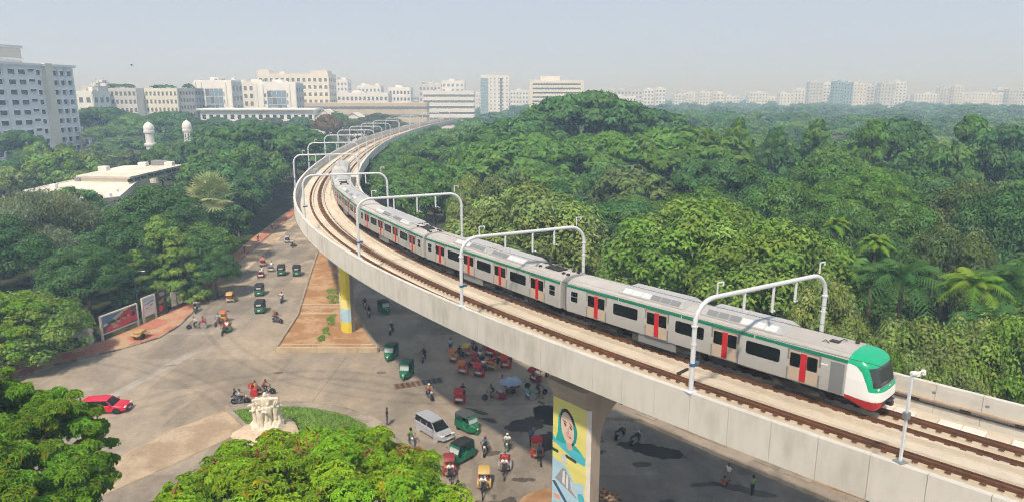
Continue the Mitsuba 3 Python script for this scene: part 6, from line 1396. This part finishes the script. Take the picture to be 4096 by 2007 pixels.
for x, y, a, lab, col, r1, r2 in MO:
    thing('motorcycle', lab, 'motorcycle', MOTO, x, y, a, swap={'moto_colour': col})
    short = short_label(lab, 11)
    if r1: person('moto', x, y, a, r1[0], 'trouser_dark', 'rider of the ' + short, head=r1[1])
    if r2: person('pillion', x, y, a, r2[0], 'trouser_blue', 'pillion rider of the ' + short, head=r2[1])
# --- cars, with glass and doors as parts
def car(name, label, x, y, a, paint, sec, roof, glass_side, L, wh, wr, front_x, rear_x, hoodz, W):
    key = numbered(name); tw = place(x, y, 0, a).scale([1, 1, .87] if name == 'red_car' else [.95, .95, .87])
    def P(n, m, mm, sm=False, h=''): return add(f'{key}__{h}{n}', m, mm, smooth=sm, tw=tw)
    P('body', loft([np.array(rr_section(*s)) for s in sec]), paint, 40)
    P('roof', loft([np.array(rr_section(*s)) for s in roof]), paint, 40)
    # greenhouse: dark glass body inside the roof pillars
    P('window', loft([np.array(rr_section(*s)) for s in glass_side]), 'glass_dark', 40)
    for px, lean in wh['pillars']:
        for s in (-1, 1): P('pillar', tube([(px, s * (W / 2 - .06), hoodz - .02), (px + lean, s * (W / 2 - .20), roof[0][3] - .04)], .038, 6), paint)
    for wx in (wh['f'], wh['r']):
        for s in (-1, 1):
            k = P('wheel', wheel((wx, s * (W / 2 - .10), wr), wr, .20, 20), 'tyre')
            add(k + '__rim', lathe([(.02, -.02), (wr * .62, -.02), (wr * .66, .02), (.02, .05)], 14, 'y', (wx, s * (W / 2 - .02), wr)), 'chrome', tw=tw)
            P('wheel_arch', lathe([(wr + .02, -.03), (wr + .07, -.02), (wr + .07, .02), (wr + .02, .03)], 20, 'y', (wx, s * (W / 2 - .005), wr + .02)), 'black' if name == 'red_car' else paint)
    for s in (-1, 1):
        P('headlight', cbox((front_x - .06, s * (W / 2 - .30), hoodz - .24), (.14, .40, .17), .05), 'headlight')
        P('tail_light', cbox((rear_x + .03, s * (W / 2 - .16), hoodz - .12), (.10, .18, .40), .03), 'lamp_red')
        P('mirror', cbox((wh['mx'], s * (W / 2 + .10), hoodz + .12), (.14, .20, .15), .05), paint)
        for dx in wh['seams']: P('door_seam', box(dx - .008, dx + .008, s * (W / 2 + .001) - .006, s * (W / 2 + .001) + .006, .40, hoodz - .03), 'black')
        for dx in wh['handles']: P('door_handle', cbox((dx, s * (W / 2 + .012), hoodz - .16), (.18, .04, .035), .012), 'chrome')
    P('grille', cbox((front_x, 0, hoodz - .30), (.06, .70, .15), .02), 'black'); P('bumper', cbox((front_x + .02, 0, .38), (.12, W - .3, .20), .05), paint if name != 'red_car' else 'black')
    P('number_plate', cbox((front_x + .09, 0, .40), (.02, .46, .12), .005), 'plate_white'); P('number_plate', cbox((rear_x - .06, 0, .62), (.02, .46, .12), .005), 'plate_white')
    tag(key, label, 'car'); return key
W1 = 1.72
car('red_car', 'bright red hatchback driving past the corner tree at the left', -39.6, 61.6, 4, 'car_red',
    [(-2.12, .68, .45, .85, .1), (-2.04, .80, .30, .98, .12), (-1.3, .86, .24, 1.0, .10), (0, .86, .22, .98, .10), (1.0, .86, .24, .95, .10), (1.7, .82, .26, .88, .12), (2.05, .72, .32, .78, .12), (2.14, .60, .42, .68, .1)],
    [(-1.95, .60, 1.42, 1.50, .05, .02), (-1.6, .66, 1.46, 1.58, .08, .03), (-.2, .68, 1.48, 1.61, .08, .03), (.45, .62, 1.44, 1.56, .06, .03)],
    [(-2.03, .70, .90, 1.02, .05, .03), (-1.92, .72, .88, 1.42, .12, .05), (-1.5, .73, .88, 1.52, .14, .05), (.35, .72, .88, 1.50, .14, .05), (1.02, .74, .88, .98, .04, .03)],
    4.2, dict(f=1.30, r=-1.28, mx=.78, pillars=((-1.95, .1), (-.55, 0), (.95, -.55)), seams=(-1.25, -.35, .75), handles=(-1.05, -.12)), .31, 2.13, -2.10, .97, W1)
car('silver_minivan', 'silver minivan driving beside the grass circle', -7.1, 57.0, -48, 'car_silver',
    [(-2.26, .66, .45, .95, .1), (-2.18, .80, .30, 1.04, .12), (-1.3, .86, .24, 1.06, .10), (.3, .86, .22, 1.04, .10), (1.2, .86, .24, 1.0, .12), (1.85, .80, .26, .90, .14), (2.20, .68, .32, .78, .14), (2.30, .54, .42, .66, .1)],
    [(-2.14, .60, 1.60, 1.68, .05, .02), (-1.8, .67, 1.64, 1.76, .08, .03), (-.3, .69, 1.66, 1.79, .08, .03), (.55, .62, 1.60, 1.72, .06, .03)],
    [(-2.18, .70, .95, 1.06, .05, .03), (-2.10, .72, .94, 1.60, .12, .05), (-1.7, .73, .94, 1.70, .14, .05), (.45, .72, .94, 1.67, .14, .05), (1.38, .74, .92, 1.03, .04, .03)],
    4.6, dict(f=1.42, r=-1.40, mx=1.05, pillars=((-2.12, .1), (-1.1, 0), (-.1, 0), (1.30, -.72)), seams=(-1.15, -.05, 1.0), handles=(-.85, .2)), .32, 2.28, -2.24, 1.04, W1)
# --- people on foot
for pose, x, y, a, sh, tr, lab in (('squat', 16.6, 48.1, 60, 'shirt_rust', 'trouser_dark', 'person in rust red crouching by the median kerb'), ('walk', 17.2, 48.9, 200, 'shirt_white', 'trouser_khaki', 'person in white walking behind the crouching one'), ('stand', 18.5, 47.1, 120, 'shirt_green', 'trouser_dark', 'person in light green standing at the right of the median kerb'),
                             ('stand', -11.6, 58.4, 200, 'shirt_black', 'trouser_blue', 'dark-clothed person standing on the ring kerb of the grass circle'), ('walk', -47.6, 99.4, 100, 'shirt_white', 'trouser_dark', 'person in white on the pavement nearest the billboards'), ('stand', -48.6, 105.6, -60, 'shirt_sky', 'trouser_dark', 'person in pale blue on the left pavement under the trees, second from the billboards'),
                             ('walk', -49.8, 113.1, -80, 'shirt_white', 'trouser_khaki', 'third walker from the billboards on the left pavement'), ('stand', -51.3, 122.2, 10, 'shirt_black', 'trouser_dark', 'fourth figure from the billboards on the left pavement'), ('walk', -52.4, 130.4, 100, 'shirt_white', 'trouser_blue', 'fifth walker from the billboards on the left pavement'), ('stand', -53.4, 140.5, -30, 'shirt_yellow', 'trouser_dark', 'sixth figure from the billboards on the left pavement'),
                             ('walk', -54.6, 152.6, 95, 'shirt_white', 'trouser_dark', 'seventh walker from the billboards on the left pavement'), ('stand', 4.2, 56.4, -100, 'shirt_white', 'trouser_dark', 'person in white standing just left of the painted near pier'), ('stand', -7.4, 77.4, -60, 'shirt_sky', 'trouser_dark', 'man in pale blue behind the rickshaw cluster, left one'), ('stand', -3.4, 78.0, -80, 'shirt_black', 'trouser_dark', 'man in black behind the rickshaw cluster, right one'), ('stand', 1.7, 54.8, -60, 'shirt_blue', 'trouser_dark', 'man in blue behind the red and yellow rickshaw')):
    person(pose, x, y, a, sh, tr, lab, z=.15 if x < -47 else (.17 if -12 < x < -11 else 0), skin='skin_dark')
# --- sculpture: a ring of standing stone figures on a boulder base, leaning together
def rock(r, seed, squash=.6, n=3, amp=.35):
    t = trimesh.creation.icosphere(n, 1.0); v = np.array(t.vertices); d = 1 + amp * (meshkit.fbm(v * 1.6 + seed, 3) - .5) * 2
    for ax in unit(np.random.default_rng(seed).normal(size=(9, 3))): v2 = v * d[:, None]; h = v2 @ ax; d *= np.where(h > .82, .82 / np.maximum(h, .01), 1)
    return v * d[:, None] * r * [1, 1, squash], np.array(t.faces)
SX, SY = -21.9, 56.2
add('sculpture__boulder_base', join([move(rock(2.7, 3, .42), (0, 0, .25)), move(rock(1.7, 8, .5), (1.3, -.4, .45)), move(rock(1.5, 9, .5), (-1.5, -.3, .4)), move(rock(1.1, 5, .6), (.2, .5, .9))]), 'statue_rock', tw=place(SX, SY))
def statue_bones(pose, deg, x, y, z, s):
    P = POSES[pose]; B = []; c, sn = math.cos(math.radians(deg)), math.sin(math.radians(deg))
    def q(p): p = np.array(p) * s; return np.array([x + p[0] * c - p[1] * sn, y + p[0] * sn + p[1] * c, z + p[2]])
    hea, nec, che, pel = (np.array(P[k]) for k in ('hea', 'nec', 'che', 'pel'))
    def b(a, ra, e, re): B.append(((q(a), ra * s * 1.28), (q(e), re * s * 1.28)))
    b(hea - [0, 0, .04], .085, hea + [0, 0, .03], .10); b(nec, .06, hea, .06); b(pel + [0, .05, .05], .14, che + [0, .06, .03], .15); b(pel + [0, -.05, .05], .14, che + [0, -.06, .03], .15); b(che + [0, .15, .06], .085, che + [0, -.15, .06], .085); b(hea + [.08, 0, -.02], .02, hea + [.10, 0, -.03], .02)
    for k in 'LR':
        sh, e, w = P['a' + k]; h, kn, an, to = P['l' + k]
        b(sh, .07, e, .058); b(e, .058, w, .045); b(w, .045, np.array(w) + [.03, 0, -.07], .04); b(h, .10, kn, .08); b(kn, .08, an, .062); b(an, .06, to, .045)
    return B
links = dict(POSES['stand']); links['aL'] = ((0, .19, 1.40), (.08, .38, 1.36), (.16, .58, 1.44)); links['aR'] = ((0, -.19, 1.40), (.08, -.38, 1.34), (.16, -.58, 1.42)); POSES['linked'] = links
raised = dict(POSES['walk']); raised['aR'] = ((.03, -.19, 1.39), (.14, -.30, 1.62), (.20, -.26, 1.86)); POSES['raised'] = raised
for i, (a, pose, s, zz, rad) in enumerate(((-60, 'linked', 1.50, 1.20, .80), (-105, 'linked', 1.42, 1.10, .95), (-150, 'linked', 1.46, 1.15, 1.0), (-15, 'raised', 1.5, 1.15, .95), (30, 'linked', 1.42, 1.2, .95), (160, 'linked', 1.5, 1.2, .95), (-80, 'linked', 1.72, 1.5, .15), (100, 'linked', 1.5, 1.3, .75))):
    r = math.radians(a); add('sculpture__stone_figure', smooth_mesh(hulls(statue_bones(pose, a, rad * math.cos(r), rad * math.sin(r), zz, s), 9), .12, 5), 'statue_stone', smooth=True, tw=place(SX, SY))
for dx, dy, h, rd, sd in ((0, 0, 1.9, .95, 41), (-.55, -.2, 1.2, .8, 42), (.6, .1, 1.3, .8, 43), (.1, -.55, 1.0, .75, 44), (.9, -.5, .8, .8, 45)):
    add('sculpture__draped_mass', move((lambda m: (m[0] * [1, 1, h / rd], m[1]))(rock(rd, sd, .9, 3, .5)), (dx, dy, .7 + h * .45)), 'statue_stone', tw=place(SX, SY))
tag('sculpture', 'pale stone sculpture of standing figures on a boulder base beside the grass', 'sculpture')
# --- billboards, booth, lamp posts, carts and heaps along the left pavement
def fp(name, layers): mat(name, flat_print(layers), .45, spec=.3)
fp('poster_red', [(.10, .12, .12), ((.12, .24, .38), [(0, 1), (.62, 1), (.30, .62), (.0, .55)]), ((.42, .46, .42), [(.30, .72), (.62, 1), (.80, 1), (.38, .55)]), ((.50, .06, .06), [(.48, .62), (.62, .88), (.80, .92), (.98, .60), (.98, .30), (.5, .35)]), ((.62, .08, .12), [(.06, .12), (.20, .34), (.45, .40), (1, .44), (1, .14), (.5, .04), (.08, .02)]), ((.50, .33, .25), (.30, .40, .07, .11, 0)), ((.50, .33, .25), (.46, .44, .06, .12, 0)), ((.52, .35, .27), (.62, .50, .05, .09, 0)), ((.52, .35, .27), (.75, .52, .05, .09, 0)), ((.03, .02, .02), (.30, .50, .07, .05, 0)), ((.03, .02, .02), (.46, .55, .06, .05, 0)), ((.03, .02, .02), (.63, .59, .055, .045, 0)), ((.03, .02, .02), (.90, .55, .06, .14, 0)), ((.72, .70, .68), [(.02, .50), (.12, .58), (.16, .46), (.04, .40)]), ((.55, .40, .32), (.36, .20, .09, .09, 0))])
fp('poster_white', [(.78, .79, .80), ((.52, .62, .74), [(0, 1), (1, 1), (1, .82), (0, .74)]), ((.16, .28, .50), [(.06, .58), (.55, .74), (1, .80), (.98, .72), (.5, .62)]), ((.25, .26, .28), [(.55, .55), (.92, .60), (.90, .50), (.60, .48)]), ((.62, .16, .14), [(.12, .42), (.50, .44), (.50, .40), (.12, .38)]), ((.55, .56, .6), [(.12, .30), (.7, .32), (.7, .29), (.12, .27)])])
fp('poster_dark', [(.07, .05, .045), ((.30, .20, .14), [(.1, .55), (.9, .7), (.8, .45), (.2, .4)]), ((.60, .04, .06), (.35, .18, .28, .16, 0)), ((.34, .36, .40), [(.2, 1), (1, 1), (1, .8), (.4, .78)])])
def billboard(label, a, b, z0, z1, poster, posts=True, frame='off_white'):
    key = numbered('billboard'); a, b = np.array(a), np.array(b); L = np.hypot(*(b - a)); deg = math.degrees(math.atan2(*(b - a)[::-1])); tw = place(*a, 0, deg)
    add(key + '__panel', box(.14, L - .14, -.06, .06, z0, z1), 'grey_steel', tw=tw)
    v = np.array([(.22, -.068, z0 + .10), (L - .22, -.068, z0 + .10), (L - .22, -.068, z1 - .12), (.22, -.068, z1 - .12)]); uv = np.array([(0, 0), (1, 0), (1, 1), (0, 1)], float)
    add(key + '__poster', (v, np.array([[0, 1, 2], [0, 2, 3]])), poster, tw=tw, uv=uv)
    for x0, x1, q0, q1 in ((0, L, z0 - .06, z0 + .10), (0, L, z1 - .12, z1 + .06)): add(key + '__frame', cbox(((x0 + x1) / 2, 0, (q0 + q1) / 2), (x1 - x0, .22, q1 - q0), .02), frame, tw=tw)
    for x in (.11, L - .11): add(key + '__post', cbox((x, 0, (z1) / 2 - .05), (.24, .26, z1 + .05), .03), frame, tw=tw)
    for x in np.linspace(.8, L - .8, 3): add(key + '__brace', tube([(x, .08, z1 * .8), (x, 1.3, .1)], .04, 6), 'grey_steel', tw=tw)
    tag(key, label, 'billboard')
billboard('large framed billboard with a red and blue crowd picture', (-51.4, 81.0), (-49.85, 86.8), .75, 3.15, 'poster_red')
billboard('white billboard with a blue swoosh right of the red one', (-49.7, 87.7), (-49.1, 90.0), .9, 3.5, 'poster_white')
billboard('dark narrow billboard with a red patch at the right of the white one', (-49.05, 90.1), (-48.6, 92.0), .6, 3.6, 'poster_dark', frame='dark_metal')
for i, (x, y, h) in enumerate(((-48.3, 93.4, 2.7), (-48.0, 94.6, 2.5))):
    k = add('notice_board', cbox((0, 0, h / 2 + .3), (1.0, .12, h - .6), .03), 'off_white', tw=place(x, y, .1, 76)); add(k + '__leg', join([cbox((sx * .42, 0, .25), (.08, .08, .6), .01) for sx in (-1, 1)]), 'grey_steel', tw=place(x, y, .1, 76))
    tag(k, ('left', 'right')[i] + ' one of two white notice boards at the end of the billboards', 'notice board')
add('guard_booth__wall', cbox((0, 0, 1.1), (1.7, 1.4, 2.2), .03), 'wall_white', tw=place(-56.2, 82.6, 0, 30)); add('guard_booth__roof', cbox((0, 0, 2.36), (2.7, 2.1, .34), .05), 'booth_roof' if 'mat_booth_roof' in scene else mat('booth_roof', (.60, .09, .10), .5), tw=place(-56.2, 82.6, 0, 30)); add('guard_booth__window', box(-.5, .5, -.72, -.69, 1.0, 1.8), 'glass_dark', tw=place(-56.2, 82.6, 0, 30)); add('guard_booth__roof_band', box(-.7, .5, -1.07, -1.05, 2.26, 2.46), 'white_paint', tw=place(-56.2, 82.6, 0, 30))
tag('guard_booth', 'small white booth with a red roof left of the billboards', 'booth')
for i, (x, y, h) in enumerate(((-54.2, 81.6, 2.0), (-52.5, 80.2, 1.9))):
    k = add('gate_pillar', lathe([(.5, 0), (.46, h * .75), (.62, h * .78), (.62, h * .86), (.35, h), (.02, h * 1.04)], 4 if i else 12), 'off_white', tw=place(x, y, 0, 40)); tag(k, ('rounded white gate pillar beside the red-roofed booth', 'square white gate pillar nearest the large billboard')[i], 'pillar')
add('cart__bed', cbox((0, 0, .62), (2.1, 1.2, .14), .03), 'wood_yellow', tw=place(-46.9, 81.6, .15, 72)); add('cart__load', (lambda m: (m[0] * [1, .62, 1], m[1]))(move(rock(.85, 21, .42), (0, 0, .85))), 'wood_yellow', smooth=True, tw=place(-46.9, 81.6, .15, 72))
for s in (-1, 1): add('cart__wheel', wheel((-.2, s * .64, .40), .40, .07), 'tyre', tw=place(-46.9, 81.6, .15, 72)); add('cart__shaft', tube([(.9, s * .35, .62), (1.8, s * .25, .75)], .03, 6), 'wood', tw=place(-46.9, 81.6, .15, 72))
tag('cart', 'yellowish wooden handcart heaped with goods before the red billboard', 'cart')
def lamp_post(x, y, h, a, label):
    k = numbered('street_lamp'); tw = place(x, y, 0, a)
    add(k + '__pole', tube([(0, 0, 0), (0, 0, h * .6), (0, 0, h)], [.09, .07, .05], 8), 'grey_steel', tw=tw); add(k + '__arm', tube([(0, 0, h - .05), (.5, 0, h + .25), (1.3, 0, h + .3)], .035, 6), 'grey_steel', tw=tw); add(k + '__lamp_head', cbox((1.5, 0, h + .3), (.6, .2, .1), .03), 'off_white', tw=tw); add(k + '__base', cbox((0, 0, .2), (.3, .3, .4), .03), 'kerb', tw=tw)
    tag(k, label, 'street lamp')
lamp_post(-52.6, 91.8, 6.0, -10, 'grey street lamp rising before the pointed young trees'); lamp_post(-58.0, 82.6, 4.6, -20, 'short grey street lamp behind the red-roofed booth')
add('tarpaulin_stall__sheet', (lambda g: (g, np.array([[i * 8 + j, i * 8 + j + 1, (i + 1) * 8 + j + 1] for i in range(7) for j in range(7)] + [[i * 8 + j, (i + 1) * 8 + j + 1, (i + 1) * 8 + j] for i in range(7) for j in range(7)])))(np.array([(u * 1.9, v * 1.3, 2.6 + .12 * math.sin(4 * u + 2 * v) - .15 * v) for u in np.linspace(-1, 1, 8) for v in np.linspace(-1, 1, 8)])), 'tarp_orange', tw=place(-66.5, 97.5, 0, 20), smooth=True)
for sx in (-1, 1):
    for sy in (-1, 1): add('tarpaulin_stall__post', tube([(sx * 1.8, sy * 1.2, 0), (sx * 1.8, sy * 1.2, 2.7)], .04, 6), 'wood', tw=place(-66.5, 97.5, 0, 20))
tag('tarpaulin_stall', 'stall under an orange tarpaulin among the dark trees at left', 'stall')
add('sand_heap', (lambda m: m)(move(rock(2.0, 31, .40), (0, 0, .1))), 'soil', smooth=True, tw=place(2.2, 45.6)); tag('sand_heap', 'heap of orange sand at the left foot of the painted near pier', 'sand heap')
rb = np.random.default_rng(8)
for k in range(60):
    q = rb.normal(0, .55, 2); add('brick_heap__brick', SH.setdefault(('brick', k % 4), mikit.ply(cbox((0, 0, 0), (.26 + .05 * (k % 4), .16, .11), .012))), ('rust', 'brick_paving', 'soil')[k % 3], tw=T().translate([7.0 + q[0], 46.4 + q[1], max(.06, .95 - 1.05 * np.hypot(*q))]).rotate([float(x) for x in unit(rb.normal(size=3))], float(rb.uniform(0, 60))))
tag('brick_heap', 'heap of loose broken bricks at the right foot of the painted near pier', 'brick heap')
# ------------------------------------------------------------------ the hazy air
scene['haze'] = {'type': 'cube', 'bsdf': {'type': 'null'}, 'interior': {'type': 'ref', 'id': 'air'},
                 'to_world': T().translate([0, 0, 38.0]).scale([6100, 6100, 39.5])}
tag('haze', 'thin pale haze lying over the whole city', 'haze', kind='stuff')
